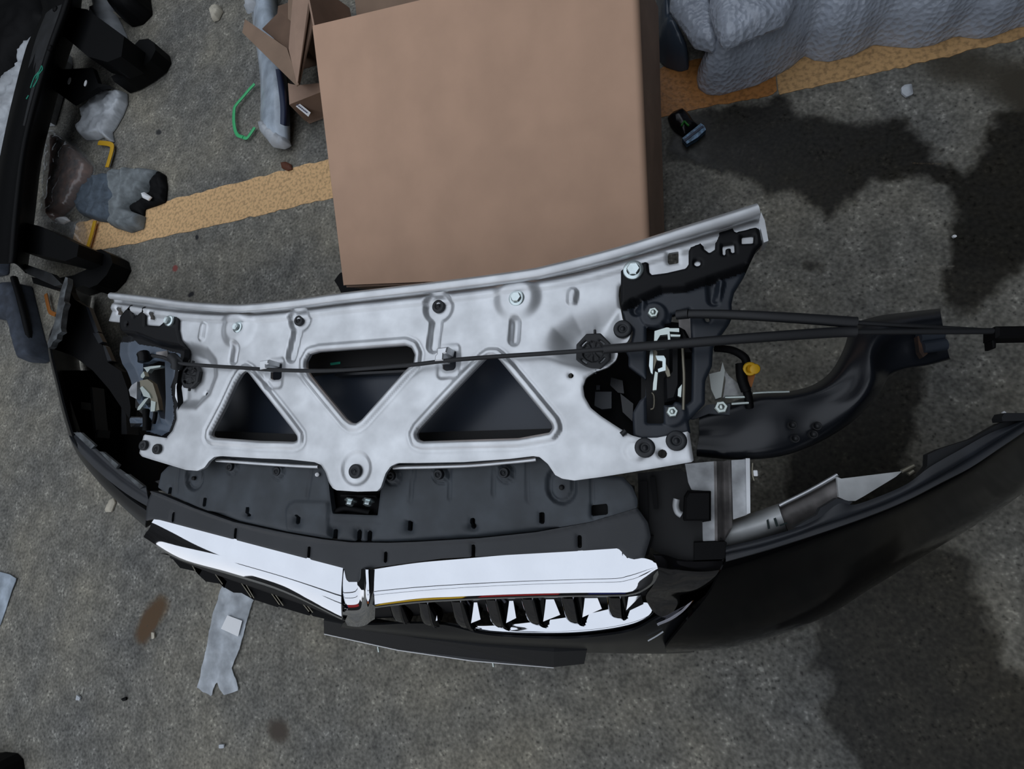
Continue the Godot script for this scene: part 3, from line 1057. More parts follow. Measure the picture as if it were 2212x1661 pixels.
func hexbolt(g: G, at: Vector3, r: float) -> void:
	lathe(g, at, Vector3.UP, [Vector2(r, -0.003), Vector2(r, 0.0005), Vector2(r * 0.93, 0.0018), Vector2(r * 0.66, 0.0024)], 24)
	lathe(g, at, Vector3.UP, [Vector2(r * 0.66, 0.001), Vector2(r * 0.66, 0.006), Vector2(r * 0.58, 0.0072), Vector2(0.0002, 0.0068)], 6, 0.4, false)


func nut(g: G, at: Vector3, r: float) -> void:
	lathe(g, at, Vector3.UP, [Vector2(r, 0.0), Vector2(r, 0.0045), Vector2(r * 0.85, 0.006), Vector2(r * 0.5, 0.006), Vector2(r * 0.5, 0.002), Vector2(0.0002, 0.002)], 6, 0.2, false)
	lathe(g, at, Vector3.UP, [Vector2(r * 0.42, 0.0), Vector2(r * 0.42, 0.009), Vector2(r * 0.3, 0.0105), Vector2(0.0002, 0.0105)], 12)


func side_brackets(fe: Node3D) -> void:
	# right-hand black bracket
	var y := 0.5065
	var outline := PackedVector2Array([Vector2(-0.0431, -0.3043), Vector2(-0.0428, -0.3166), Vector2(-0.0384, -0.3215), Vector2(-0.0047, -0.3281), Vector2(-0.0007, -0.3246), Vector2(0.0001, -0.3093), Vector2(0.0033, -0.3051), Vector2(0.0249, -0.3057), Vector2(0.0529, -0.3098), Vector2(0.0572, -0.316), Vector2(0.0586, -0.3436), Vector2(0.076, -0.3495), Vector2(0.0796, -0.3445), Vector2(0.0798, -0.3378), Vector2(0.0871, -0.3301), Vector2(0.0951, -0.335), Vector2(0.0965, -0.3489), Vector2(0.1005, -0.3611), Vector2(0.123, -0.366), Vector2(0.1251, -0.3598), Vector2(0.1521, -0.364), Vector2(0.1567, -0.3603), Vector2(0.1584, -0.3346), Vector2(0.1498, -0.3256), Vector2(0.1348, -0.2951), Vector2(0.1191, -0.2705), Vector2(0.1142, -0.2526), Vector2(0.114, -0.2323), Vector2(0.1098, -0.2236), Vector2(0.0876, -0.1928), Vector2(0.0847, -0.1854), Vector2(0.082, -0.1604), Vector2(0.0736, -0.1432), Vector2(0.0714, -0.1373), Vector2(0.069, -0.1053), Vector2(0.0456, -0.0809), Vector2(0.0477, -0.0631), Vector2(0.0012, -0.0544), Vector2(-0.0212, -0.0546), Vector2(-0.0328, -0.0594), Vector2(-0.033, -0.094), Vector2(-0.0218, -0.1129), Vector2(-0.0131, -0.1188), Vector2(-0.0121, -0.1452), Vector2(-0.0368, -0.1669), Vector2(-0.0363, -0.1819), Vector2(-0.0401, -0.1908), Vector2(-0.0482, -0.1971), Vector2(-0.0315, -0.2047), Vector2(-0.0282, -0.2234), Vector2(-0.0401, -0.2376), Vector2(-0.045, -0.2627)])
	var slot := PackedVector2Array([Vector2(-0.0078, -0.2269), Vector2(0.0186, -0.2212), Vector2(0.019, -0.2298), Vector2(0.0282, -0.2304), Vector2(0.0307, -0.2432), Vector2(0.0563, -0.2495), Vector2(0.0556, -0.1999), Vector2(0.0554, -0.1721), Vector2(0.0508, -0.1099), Vector2(0.0437, -0.1048), Vector2(0.0277, -0.1093), Vector2(0.0249, -0.104), Vector2(0.0122, -0.1044), Vector2(0.011, -0.0775), Vector2(-0.0126, -0.0779), Vector2(-0.012, -0.1133)])
	var hs := [slot, PackedVector2Array([Vector2(0.1325, -0.3498), Vector2(0.1486, -0.3498), Vector2(0.1471, -0.3376), Vector2(0.1318, -0.3389)]), PackedVector2Array([Vector2(0.1055, -0.3395), Vector2(0.1219, -0.3403), Vector2(0.1216, -0.3264), Vector2(0.1166, -0.3263), Vector2(0.1165, -0.3344), Vector2(0.1096, -0.3338), Vector2(0.109, -0.3243), Vector2(0.1052, -0.3241)]), ngon(Vector2(0.0695, -0.316), 0.0048, 12), ngon(Vector2(0.0801, -0.2332), 0.004, 10, 0.0, 1.0, 1.5)]
	var r1 := [Vector2(-0.0435, -0.2581), Vector2(0.0173, -0.2815), Vector2(0.0505, -0.2803), Vector2(0.1346, -0.303)]
	var ribs := [[Vector2(0.0895, -0.2849), Vector2(0.0899, -0.2595)], [Vector2(-0.0231, -0.263), Vector2(-0.022, -0.2531)]]
	var bossr := [Vector2(0.0029, -0.2442), Vector2(0.0233, -0.0928)]
	var hf := func(x: float, z: float, d: float) -> float:
		var h := y
		var p := Vector2(x, z)
		var best := 1.0
		var side := 0.0
		for k in 3:
			var s := seg(x, z, r1[k], r1[k + 1])
			if s < best:
				best = s
				side = (r1[k + 1] - r1[k]).cross(p - r1[k])
		var sg := best if side > 0.0 else -best
		h -= 0.014 * smoothstep(-0.006, 0.008, sg)
		for q in ribs:
			h -= 0.006 * (1.0 - smoothstep(0.004, 0.010, seg(x, z, q[0], q[1]))) * (1.0 if sg > 0.0 else 0.3)
			h += 0.006 * (1.0 - smoothstep(0.002, 0.006, seg(x, z, q[0] + Vector2(0.012, 0), q[1] + Vector2(0.004, 0))))
		for q in bossr:
			h += 0.003 * (1.0 - smoothstep(0.017, 0.022, p.distance_to(q)))
		if d > -0.004:
			h -= 0.003 * pow(1.0 + d / 0.004, 2.0)
		return h
	var g := G.new()
	sheet(g, outline, hs, 0.0023, hf, 0.012)
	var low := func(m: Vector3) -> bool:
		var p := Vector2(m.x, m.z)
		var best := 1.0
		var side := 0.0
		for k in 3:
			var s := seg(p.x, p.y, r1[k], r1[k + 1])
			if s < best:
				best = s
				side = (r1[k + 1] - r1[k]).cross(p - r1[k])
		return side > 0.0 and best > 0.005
	var face_g := g.split(low)  # same black steel below the ridge, coloured for its sky sheen
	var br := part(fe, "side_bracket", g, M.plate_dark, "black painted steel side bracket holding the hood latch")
	part(br, "sheen_face", face_g, M.plate, "lower face of the black bracket with blue-grey sky sheen in its colour")
	g = G.new()
	hexbolt(g, Vector3(-0.0238, 0.509, -0.314), 0.0155)
	part(br, "bolt", g, M.zinc, "zinc hex bolt")
	for q in [Vector3(0.0029, 0.497, -0.2453), Vector3(0.0234, 0.497, -0.0932)]:
		g = G.new()
		nut(g, q, 0.0085)
		part(br, "nut", g, M.steel)
	g = G.new()
	sheet(g, PackedVector2Array([Vector2(0.0177, -0.2582), Vector2(0.0233, -0.2615), Vector2(0.06, -0.2617), Vector2(0.0581, -0.2014), Vector2(0.0393, -0.2035), Vector2(0.0395, -0.2355), Vector2(0.0374, -0.246), Vector2(0.0261, -0.25), Vector2(0.0225, -0.2444), Vector2(0.0219, -0.2296), Vector2(0.0159, -0.2308)]), [], 0.003, func(_x: float, _z: float, _d: float) -> float: return 0.488, 0.003)
	part(br, "latch_plate", g, M.alu_dirty, "dull galvanised plate under the cable end")
	g = G.new()
	prism(g, PackedVector2Array([Vector2(-0.016, -0.2509), Vector2(0.0676, -0.2364), Vector2(0.0604, -0.1048), Vector2(0.0153, -0.0702), Vector2(-0.0222, -0.0743)]), 0.44, 0.455)
	part(br, "latch_well", g, M.void)
	# latch: rod body and bright levers
	var la := latch(fe, "hood_latch")
	for q in [
		[[Vector3(0.0038, 0.508, -0.2139), Vector3(0.0211, 0.508, -0.2183), Vector3(0.0241, 0.508, -0.2145), Vector3(0.0232, 0.508, -0.2075), Vector3(0.0114, 0.508, -0.2069), Vector3(0.0064, 0.508, -0.1987), Vector3(0.0025, 0.508, -0.199)], M.steel],
		[[Vector3(0.0242, 0.51, -0.2161), Vector3(0.0383, 0.51, -0.215), Vector3(0.0381, 0.51, -0.2093), Vector3(0.0246, 0.51, -0.2111)], M.steel],
		[[Vector3(0.0258, 0.508, -0.2073), Vector3(0.0399, 0.508, -0.2056), Vector3(0.0391, 0.508, -0.2028), Vector3(0.0263, 0.508, -0.2037)], M.steel],
		[[Vector3(0.0217, 0.509, -0.218), Vector3(0.0249, 0.509, -0.217), Vector3(0.0253, 0.509, -0.1978), Vector3(0.0221, 0.509, -0.1981)], M.steel],
		[[Vector3(-0.0041, 0.508, -0.1824), Vector3(0.0001, 0.508, -0.1885), Vector3(0.0002, 0.508, -0.175), Vector3(-0.0015, 0.508, -0.1485), Vector3(-0.004, 0.508, -0.1507), Vector3(-0.0062, 0.508, -0.1613)], M.zinc],
		[[Vector3(0.0008, 0.504, -0.1895), Vector3(0.0064, 0.504, -0.1827), Vector3(0.0054, 0.504, -0.1722), Vector3(0.0001, 0.504, -0.1549)], M.brassy],
		[[Vector3(0.0036, 0.507, -0.1765), Vector3(0.0153, 0.507, -0.1758), Vector3(0.0177, 0.507, -0.1708), Vector3(0.0169, 0.507, -0.1534), Vector3(0.0065, 0.507, -0.1511), Vector3(0.006, 0.507, -0.156), Vector3(0.0126, 0.507, -0.1585), Vector3(0.013, 0.507, -0.1675), Vector3(0.0059, 0.507, -0.1693)], M.zinc],
		[[Vector3(0.0175, 0.503, -0.1647), Vector3(0.0222, 0.503, -0.154), Vector3(0.0231, 0.503, -0.1456), Vector3(0.0191, 0.503, -0.1444), Vector3(0.0157, 0.503, -0.1543)], M.brassy],
		[[Vector3(0.002, 0.503, -0.1536), Vector3(0.0058, 0.503, -0.1513), Vector3(0.0028, 0.503, -0.1257), Vector3(-0.0024, 0.503, -0.1253), Vector3(-0.0014, 0.503, -0.1356)], M.steel],
		[[Vector3(0.0331, 0.5, -0.1265), Vector3(0.0386, 0.5, -0.1331), Vector3(0.0364, 0.5, -0.1141), Vector3(0.032, 0.5, -0.1163)], M.steel],
	]:
		g = G.new()
		slab(g, q[0], Vector3(0, -0.009, 0))
		part(la, "lever", g, q[1])
	g = G.new()
	prism(g, PackedVector2Array([Vector2(0.025, -0.2004), Vector2(0.0399, -0.1994), Vector2(0.0367, -0.1332), Vector2(0.0292, -0.1116), Vector2(0.0137, -0.108), Vector2(0.014, -0.1446), Vector2(0.0229, -0.1546)]), 0.456, 0.498, 0.004)
	part(la, "latch_body", g, M.plate_dark)
	g = G.new()
	tube(g, [Vector3(0.0423, 0.502, -0.1965), Vector3(0.0421, 0.502, -0.1671), Vector3(0.042, 0.502, -0.1395), Vector3(0.0385, 0.502, -0.0955)], 0.0022, 6, 3)
	tube(g, [Vector3(-0.004, 0.47, -0.1275), Vector3(-0.0009, 0.47, -0.1216), Vector3(-0.0022, 0.47, -0.1044), Vector3(-0.0071, 0.47, -0.1017)], 0.0016, 6, 3)
	part(la, "spring_wire", g, M.brassy)
	g = G.new()
	prism(g, PackedVector2Array([Vector2(0.039, -0.2208), Vector2(0.0472, -0.2152), Vector2(0.0552, -0.1962), Vector2(0.055, -0.1807), Vector2(0.041, -0.1816), Vector2(0.0399, -0.1994)]), 0.456, 0.502, 0.004)
	part(la, "latch_cover", g, M.dark)

	# left-hand black bracket
	y = 0.506
	outline = PackedVector2Array([Vector2(-1.1166, -0.3586), Vector2(-1.1072, -0.361), Vector2(-1.1005, -0.3377), Vector2(-1.0843, -0.3342), Vector2(-1.0748, -0.3419), Vector2(-1.0753, -0.3505), Vector2(-1.0647, -0.3527), Vector2(-1.0565, -0.3086), Vector2(-1.0134, -0.3031), Vector2(-0.997, -0.3142), Vector2(-0.9936, -0.3232), Vector2(-0.9619, -0.3226), Vector2(-0.957, -0.2905), Vector2(-0.9459, -0.2664), Vector2(-0.9349, -0.2487), Vector2(-0.934, -0.2309), Vector2(-0.9436, -0.2019), Vector2(-0.9433, -0.1679), Vector2(-0.9319, -0.1292), Vector2(-0.9264, -0.1008), Vector2(-0.9338, -0.0758), Vector2(-0.9449, -0.0629), Vector2(-1.0081, -0.0738), Vector2(-1.0151, -0.0882), Vector2(-1.0543, -0.0869), Vector2(-1.0619, -0.1025), Vector2(-1.0595, -0.1093), Vector2(-1.0063, -0.1072), Vector2(-1.007, -0.1226), Vector2(-1.0347, -0.1292), Vector2(-1.048, -0.1414), Vector2(-1.0674, -0.1678), Vector2(-1.0776, -0.1884), Vector2(-1.0934, -0.2094), Vector2(-1.1112, -0.2258), Vector2(-1.1247, -0.2474), Vector2(-1.1291, -0.2718), Vector2(-1.1226, -0.2925), Vector2(-1.1355, -0.317), Vector2(-1.1382, -0.3345)])
	var slot2 := PackedVector2Array([Vector2(-1.049, -0.2244), Vector2(-1.037, -0.2248), Vector2(-1.0207, -0.2299), Vector2(-0.9866, -0.224), Vector2(-0.9678, -0.1447), Vector2(-0.9615, -0.1015), Vector2(-0.9748, -0.1046), Vector2(-0.9942, -0.1358), Vector2(-1.0117, -0.1266), Vector2(-1.0341, -0.1449)])
	var ridge := [Vector2(-1.1409, -0.3021), Vector2(-1.0762, -0.2909), Vector2(-1.0172, -0.27), Vector2(-0.9461, -0.255)]
	hf = func(x: float, z: float, d: float) -> float:
		var h := y
		var p := Vector2(x, z)
		var best := 1.0
		var side := 0.0
		for k in 3:
			var s := seg(x, z, ridge[k], ridge[k + 1])
			if s < best:
				best = s
				side = (ridge[k + 1] - ridge[k]).cross(p - ridge[k])
		var sg := best if side > 0.0 else -best
		h -= 0.016 * smoothstep(-0.004, 0.008, sg)
		if d > -0.012 and sg > 0.006:
			h += 0.010 * (1.0 + d / 0.012)
		elif d > -0.003:
			h -= 0.002 * (1.0 + d / 0.003)
		return h
	g = G.new()
	sheet(g, outline, [slot2, ngon(Vector2(-1.0931, -0.336), 0.0045, 10, 0.0, 0.8, 1.4), ngon(Vector2(-1.1108, -0.3151), 0.0035, 10)], 0.0023, hf, 0.012)
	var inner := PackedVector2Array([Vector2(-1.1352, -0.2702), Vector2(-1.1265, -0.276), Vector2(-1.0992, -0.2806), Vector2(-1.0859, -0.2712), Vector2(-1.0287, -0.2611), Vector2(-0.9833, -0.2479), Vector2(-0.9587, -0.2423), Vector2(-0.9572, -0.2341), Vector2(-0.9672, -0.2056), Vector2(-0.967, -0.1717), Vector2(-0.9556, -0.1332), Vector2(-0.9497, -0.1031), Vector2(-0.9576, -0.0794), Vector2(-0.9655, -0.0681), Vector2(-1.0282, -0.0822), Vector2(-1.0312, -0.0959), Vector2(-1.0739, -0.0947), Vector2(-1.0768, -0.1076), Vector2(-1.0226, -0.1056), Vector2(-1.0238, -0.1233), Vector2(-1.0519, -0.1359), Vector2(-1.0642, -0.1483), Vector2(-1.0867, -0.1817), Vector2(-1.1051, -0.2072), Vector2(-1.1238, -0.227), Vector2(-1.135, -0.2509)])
	face_g = g.split(func(m: Vector3) -> bool: return sdf(inner, Vector2(m.x, m.z)) < 0.0)  # lower face again carries reflected sky as a lighter colour
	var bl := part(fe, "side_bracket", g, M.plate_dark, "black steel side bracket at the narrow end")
	part(bl, "sheen_face", face_g, M.plate_sheen, "lower face of the black bracket with blue-grey sky sheen in its colour")
	g = G.new()
	hexbolt(g, Vector3(-0.9806, 0.509, -0.3108), 0.012)
	part(bl, "bolt", g, M.zinc, "zinc hex bolt")
	g = G.new()
	prism(g, PackedVector2Array([Vector2(-1.1302, -0.2483), Vector2(-1.04, -0.2431), Vector2(-1.009, -0.1028), Vector2(-1.0485, -0.0984), Vector2(-1.1094, -0.1357)]), 0.445, 0.46)
	part(bl, "latch_well", g, M.void)
	var lb := latch(fe, "hood_latch")
	for q in [
		[[Vector3(-1.0413, 0.504, -0.2133), Vector3(-1.0203, 0.504, -0.2152), Vector3(-0.9914, 0.504, -0.2157), Vector3(-0.9919, 0.504, -0.2117), Vector3(-1.0204, 0.504, -0.2092), Vector3(-1.0267, 0.504, -0.2015), Vector3(-1.0352, 0.504, -0.21)], M.steel],
		[[Vector3(-1.0503, 0.5, -0.1984), Vector3(-1.0439, 0.5, -0.2062), Vector3(-1.0376, 0.5, -0.1958), Vector3(-1.042, 0.5, -0.191), Vector3(-1.0492, 0.5, -0.1933)], M.steel],
		[[Vector3(-1.0517, 0.5, -0.1864), Vector3(-1.0294, 0.5, -0.1884), Vector3(-1.0114, 0.5, -0.1786), Vector3(-0.9915, 0.5, -0.1464), Vector3(-0.9813, 0.5, -0.1218), Vector3(-0.9984, 0.5, -0.1174), Vector3(-1.0108, 0.5, -0.1451), Vector3(-1.036, 0.5, -0.1578), Vector3(-1.0461, 0.5, -0.1731)], M.brassy],
		[[Vector3(-1.0424, 0.503, -0.1694), Vector3(-1.0366, 0.503, -0.1732), Vector3(-1.0131, 0.503, -0.1564), Vector3(-1.0057, 0.503, -0.1464), Vector3(-1.0278, 0.503, -0.151)], M.steel],
		[[Vector3(-1.0252, 0.502, -0.1452), Vector3(-1.0128, 0.502, -0.1487), Vector3(-1.0336, 0.502, -0.1229), Vector3(-1.0414, 0.502, -0.1221), Vector3(-1.0402, 0.502, -0.1289)], M.steel],
		[[Vector3(-1.0061, 0.502, -0.1417), Vector3(-0.9923, 0.502, -0.1383), Vector3(-0.9909, 0.502, -0.1189), Vector3(-1.0024, 0.502, -0.1182)], M.steel],
		[[Vector3(-1.0727, 0.504, -0.1664), Vector3(-1.0668, 0.504, -0.1762), Vector3(-1.0522, 0.504, -0.1836), Vector3(-1.0451, 0.504, -0.1455), Vector3(-1.0656, 0.504, -0.1532)], M.alu_dull],
	]:
		g = G.new()
		slab(g, q[0], Vector3(0, -0.009, 0))
		part(lb, "lever", g, q[1])
	g = G.new()
	tube(g, [Vector3(-1.0509, 0.502, -0.2449), Vector3(-1.045, 0.502, -0.2364), Vector3(-1.0428, 0.502, -0.226)], 0.012, 12, 2)
	part(lb, "latch_pivot", g, M.plate_dark)
	g = G.new()
	tube(g, [Vector3(-1.0179, 0.5, -0.1228), Vector3(-1.0113, 0.5, -0.0984), Vector3(-1.0085, 0.5, -0.0791)], 0.007, 8, 3)
	tube(g, [Vector3(-0.9906, 0.5, -0.1172), Vector3(-0.9902, 0.5, -0.1028), Vector3(-0.992, 0.5, -0.0932)], 0.004, 8, 3)
	part(lb, "latch_stem", g, M.dark)
	g = G.new()
	prism(g, PackedVector2Array([Vector2(-1.0219, -0.2482), Vector2(-0.9891, -0.2492), Vector2(-0.9843, -0.2318), Vector2(-1.0023, -0.2369), Vector2(-1.0188, -0.2399)]), 0.494, 0.4965)
	part(lb, "latch_plate", g, M.alu_dirty)


func latch(fe: Node3D, called: String) -> Node3D:
	var o := Node3D.new()
	var nm := called
	if fe.has_node(nm):
		nm = called + "_001"
	o.name = nm
	fe.add_child(o, true)
	return o


func cable(fe: Node3D) -> void:
	var g := G.new()
	tube(g, [Vector3(-1.0072, 0.512, -0.2357), Vector3(-0.9745, 0.514, -0.2293), Vector3(-0.9297, 0.514, -0.215), Vector3(-0.8472, 0.515, -0.2045), Vector3(-0.7522, 0.516, -0.1947), Vector3(-0.6811, 0.5205, -0.1865), Vector3(-0.5794, 0.518, -0.1801), Vector3(-0.5015, 0.518, -0.1788), Vector3(-0.3924, 0.518, -0.1813), Vector3(-0.3272, 0.5205, -0.1843), Vector3(-0.2517, 0.516, -0.1872), Vector3(-0.1454, 0.514, -0.1881), Vector3(-0.06, 0.515, -0.1891)], 0.0037, 8, 4)
	var c := part(fe, "release_cable", g, M.rubber, "thin black hood release cable across the panel")
	g = G.new()
	tube(g, [Vector3(-0.0704, 0.515, -0.189), Vector3(0.0067, 0.522, -0.1878), Vector3(0.069, 0.526, -0.188), Vector3(0.1454, 0.526, -0.1893), Vector3(0.2295, 0.52, -0.1913), Vector3(0.2556, 0.52, -0.19)], 0.0072, 10, 5)
	part(c, "cable_sleeve", g, M.rubber)
	g = G.new()
	tube(g, [Vector3(0.2453, 0.52, -0.1907), Vector3(0.3325, 0.515, -0.1863), Vector3(0.412, 0.51, -0.1824)], 0.004, 8, 4)
	part(c, "cable_end", g, M.rubber)
	g = G.new()
	tube(g, [Vector3(0.0364, 0.505, -0.2374), Vector3(0.0522, 0.51, -0.2358)], 0.0075, 10, 2)
	tube(g, [Vector3(0.0522, 0.51, -0.2358), Vector3(0.0969, 0.515, -0.2295), Vector3(0.1489, 0.52, -0.2206), Vector3(0.2098, 0.52, -0.2109), Vector3(0.2569, 0.52, -0.2025)], 0.0068, 10, 4, 0.0078)
	part(c, "cable_sleeve", g, M.rubber)
	g = G.new()
	tube(g, [Vector3(0.2518, 0.52, -0.2035), Vector3(0.309, 0.515, -0.1961), Vector3(0.364, 0.51, -0.189), Vector3(0.4119, 0.51, -0.1818)], 0.0032, 8, 4)
	part(c, "cable_end", g, M.rubber)
	g = G.new()
	prism(g, PackedVector2Array([Vector2(0.4032, -0.1874), Vector2(0.4685, -0.1834), Vector2(0.4662, -0.1694), Vector2(0.401, -0.1723)]), 0.492, 0.518, 0.003)
	prism(g, PackedVector2Array([Vector2(0.4022, -0.174), Vector2(0.4066, -0.1736), Vector2(0.4045, -0.1621), Vector2(0.4014, -0.1623)]), 0.492, 0.508, 0.001)
	part(c, "cable_junction", g, M.dark)
	# rubber ends at the narrow bracket
	g = G.new()
	tube(g, [Vector3(-0.9515, 0.512, -0.2294), Vector3(-0.9349, 0.513, -0.2155), Vector3(-0.938, 0.51, -0.2056)], 0.0105, 10, 3)
	part(c, "cable_grommet", g, M.rubber)


func air_guide(fe: Node3D) -> void:
	var outline := PackedVector2Array([Vector2(-1.0049, 0.0071), Vector2(-0.9895, -0.0064), Vector2(-0.9561, -0.019), Vector2(-0.8483, -0.038), Vector2(-0.5924, -0.0252), Vector2(-0.5795, 0.0208), Vector2(-0.5724, 0.0511), Vector2(-0.5662, 0.0737), Vector2(-0.4746, 0.0735), Vector2(-0.4733, 0.0546), Vector2(-0.4705, 0.0067), Vector2(-0.4561, -0.0258), Vector2(-0.3145, -0.0302), Vector2(-0.1704, -0.0343), Vector2(-0.1258, -0.0056), Vector2(-0.0516, 0.0004), Vector2(-0.0378, 0.0153), Vector2(-0.0309, 0.0327), Vector2(-0.0314, 0.0455), Vector2(-0.1025, 0.0691), Vector2(-0.1851, 0.0871), Vector2(-0.2798, 0.1009), Vector2(-0.3915, 0.1125), Vector2(-0.4459, 0.1168), Vector2(-0.5193, 0.1199), Vector2(-0.5794, 0.1175), Vector2(-0.6622, 0.1102), Vector2(-0.7824, 0.0962), Vector2(-0.8865, 0.0737), Vector2(-0.9795, 0.049), Vector2(-1.0079, 0.0365)])
	var slots := []
	for q in [Vector2(-0.9728, 0.0442), Vector2(-0.8741, 0.0626), Vector2(-0.7606, 0.0773), Vector2(-0.6403, 0.0863), Vector2(-0.5606, 0.1094), Vector2(-0.5118, 0.1086), Vector2(-0.4912, 0.1092), Vector2(-0.4139, 0.0887), Vector2(-0.2974, 0.08), Vector2(-0.1792, 0.0666)]:
		var w := 0.0045
		slots.append(PackedVector2Array([q + Vector2(-w, -0.009), q + Vector2(w, -0.009), q + Vector2(w, 0.009), q + Vector2(-w, 0.009)]))
	slots.append(PackedVector2Array([Vector2(-0.1007, 0.0443), Vector2(-0.0754, 0.0408), Vector2(-0.0751, 0.0571), Vector2(-0.1009, 0.0608)]))
	var pads := [Vector2(-0.8103, -0.008), Vector2(-0.6945, -0.0003), Vector2(-0.4493, 0.0048), Vector2(-0.3576, 0.0011), Vector2(-0.2408, -0.0034)]
	var tabs := [[Vector2(-0.9118, 0.0022), Vector2(-0.9091, 0.017)], [Vector2(-0.1472, 0.009), Vector2(-0.1473, 0.0204)]]
	var box := PackedVector2Array([Vector2(-0.6614, 0.1086), Vector2(-0.6664, 0.069), Vector2(-0.6595, 0.057), Vector2(-0.6455, 0.0516), Vector2(-0.5745, 0.0504), Vector2(-0.5657, 0.1168), Vector2(-0.5776, 0.1158)])
	var seams := [[Vector2(-0.4129, 0.0488), Vector2(-0.4071, -0.018)], [Vector2(-0.3403, 0.0429), Vector2(-0.3413, -0.0184)], [Vector2(-0.2616, 0.0333), Vector2(-0.2596, -0.019)], [Vector2(-0.202, 0.0425), Vector2(-0.2034, -0.0268)], [Vector2(-0.0996, 0.0635), Vector2(-0.0978, 0.0011)], [Vector2(-0.9526, 0.0437), Vector2(-0.9571, -0.0048)], [Vector2(-0.6213, 0.0467), Vector2(-0.6193, -0.008)]]
	var y := 0.468
	var hf := func(x: float, z: float, d: float) -> float:
		var h := y
		var p := Vector2(x, z)
		h -= 0.004 * (1.0 - smoothstep(0.0, 0.004, -sdf(box, p))) if rect_of(box).grow(0.01).has_point(p) else 0.004
		for q in pads:
			var s := p.distance_to(q)
			h += 0.003 * (1.0 - smoothstep(0.012, 0.014, s)) - 0.004 * (1.0 - smoothstep(0.014, 0.017, s)) * smoothstep(0.012, 0.014, s)
		for q in tabs:
			var s := seg(x, z, q[0], q[1])
			h -= 0.008 * (1.0 - smoothstep(0.020, 0.025, s)) - 0.004 * (1.0 - smoothstep(0.015, 0.018, s))
		for q in seams:
			h -= 0.0035 * (1.0 - smoothstep(0.0005, 0.003, seg(x, z, q[0], q[1])))
		h += 0.004 * sin(x * 9.0 + 1.0)
		if d > -0.02 and z > 0.08:
			h -= 0.006 * pow(1.0 + d / 0.02, 2.0)
		if d > -0.004:
			h -= 0.002 * (1.0 + d / 0.004)
		return h
	var g := G.new()
	sheet(g, outline, slots, 0.0034, hf, 0.012)
	var ag := part(fe, "air_guide", g, M.guide, "dusty dark grey plastic air guide behind the grille")
	for q in pads:
		g = G.new()
		lathe(g, Vector3(q.x, 0.4685, q.y), Vector3.UP, [Vector2(0.0085, -0.004), Vector2(0.0085, 0.003), Vector2(0.0075, 0.0045), Vector2(0.005, 0.0045), Vector2(0.0045, 0.002), Vector2(0.0025, 0.002), Vector2(0.002, 0.004), Vector2(0.0002, 0.004)], 18)
		part(ag, "push_pin", g, M.pin)
	for q in [Vector2(-0.9117, 0.0161), Vector2(-0.1473, 0.0183)]:
		g = G.new()
		lathe(g, Vector3(q.x, 0.4605, q.y), Vector3.UP, [Vector2(0.0042, -0.003), Vector2(0.0042, 0.001), Vector2(0.0002, 0.001)], 12)
		part(ag, "locating_hole", g, M.void)
	g = G.new()
	lathe(g, Vector3(-0.6019, 0.47, 0.0045), Vector3(0.6, 1, 0), [Vector2(0.004, -0.006), Vector2(0.004, 0.005), Vector2(0.003, 0.006), Vector2(0.0002, 0.006)], 10)
	part(ag, "clip", g, M.white)
	# what shows through the slots
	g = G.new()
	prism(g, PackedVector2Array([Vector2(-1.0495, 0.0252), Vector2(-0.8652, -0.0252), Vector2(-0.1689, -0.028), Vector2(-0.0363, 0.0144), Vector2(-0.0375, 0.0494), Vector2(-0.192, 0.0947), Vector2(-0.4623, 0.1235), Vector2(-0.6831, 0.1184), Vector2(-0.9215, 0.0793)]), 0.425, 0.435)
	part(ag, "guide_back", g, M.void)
	# catch in the middle with its two bolts
	g = G.new()
	prism(g, PackedVector2Array([Vector2(-0.5911, 0.0254), Vector2(-0.4755, 0.0231), Vector2(-0.4774, 0.0729), Vector2(-0.5129, 0.0791), Vector2(-0.5517, 0.0789), Vector2(-0.576, 0.0749)]), 0.43, 0.444, 0.003)
	prism(g, PackedVector2Array([Vector2(-0.5569, 0.0379), Vector2(-0.4797, 0.0376), Vector2(-0.4792, 0.044), Vector2(-0.5563, 0.0445)]), 0.44, 0.462, 0.002)
	tube(g, [Vector3(-0.5702, 0.455, 0.0731), Vector3(-0.5482, 0.455, 0.0641), Vector3(-0.5188, 0.455, 0.0664), Vector3(-0.4945, 0.455, 0.0704)], 0.006, 8, 4)
	part(ag, "centre_catch", g, M.dark)
	for q in [Vector3(-0.5319, 0.462, 0.0494), Vector3(-0.4955, 0.462, 0.0484)]:
		g = G.new()
		lathe(g, q, Vector3(0, 0.45, 1.0), [Vector2(0.0115, -0.001), Vector2(0.0115, 0.0015), Vector2(0.0075, 0.002), Vector2(0.0075, 0.008), Vector2(0.0065, 0.009), Vector2(0.0002, 0.009)], 6, 0.3, false)
		part(ag, "bolt", g, M.zinc, "zinc hex bolt")
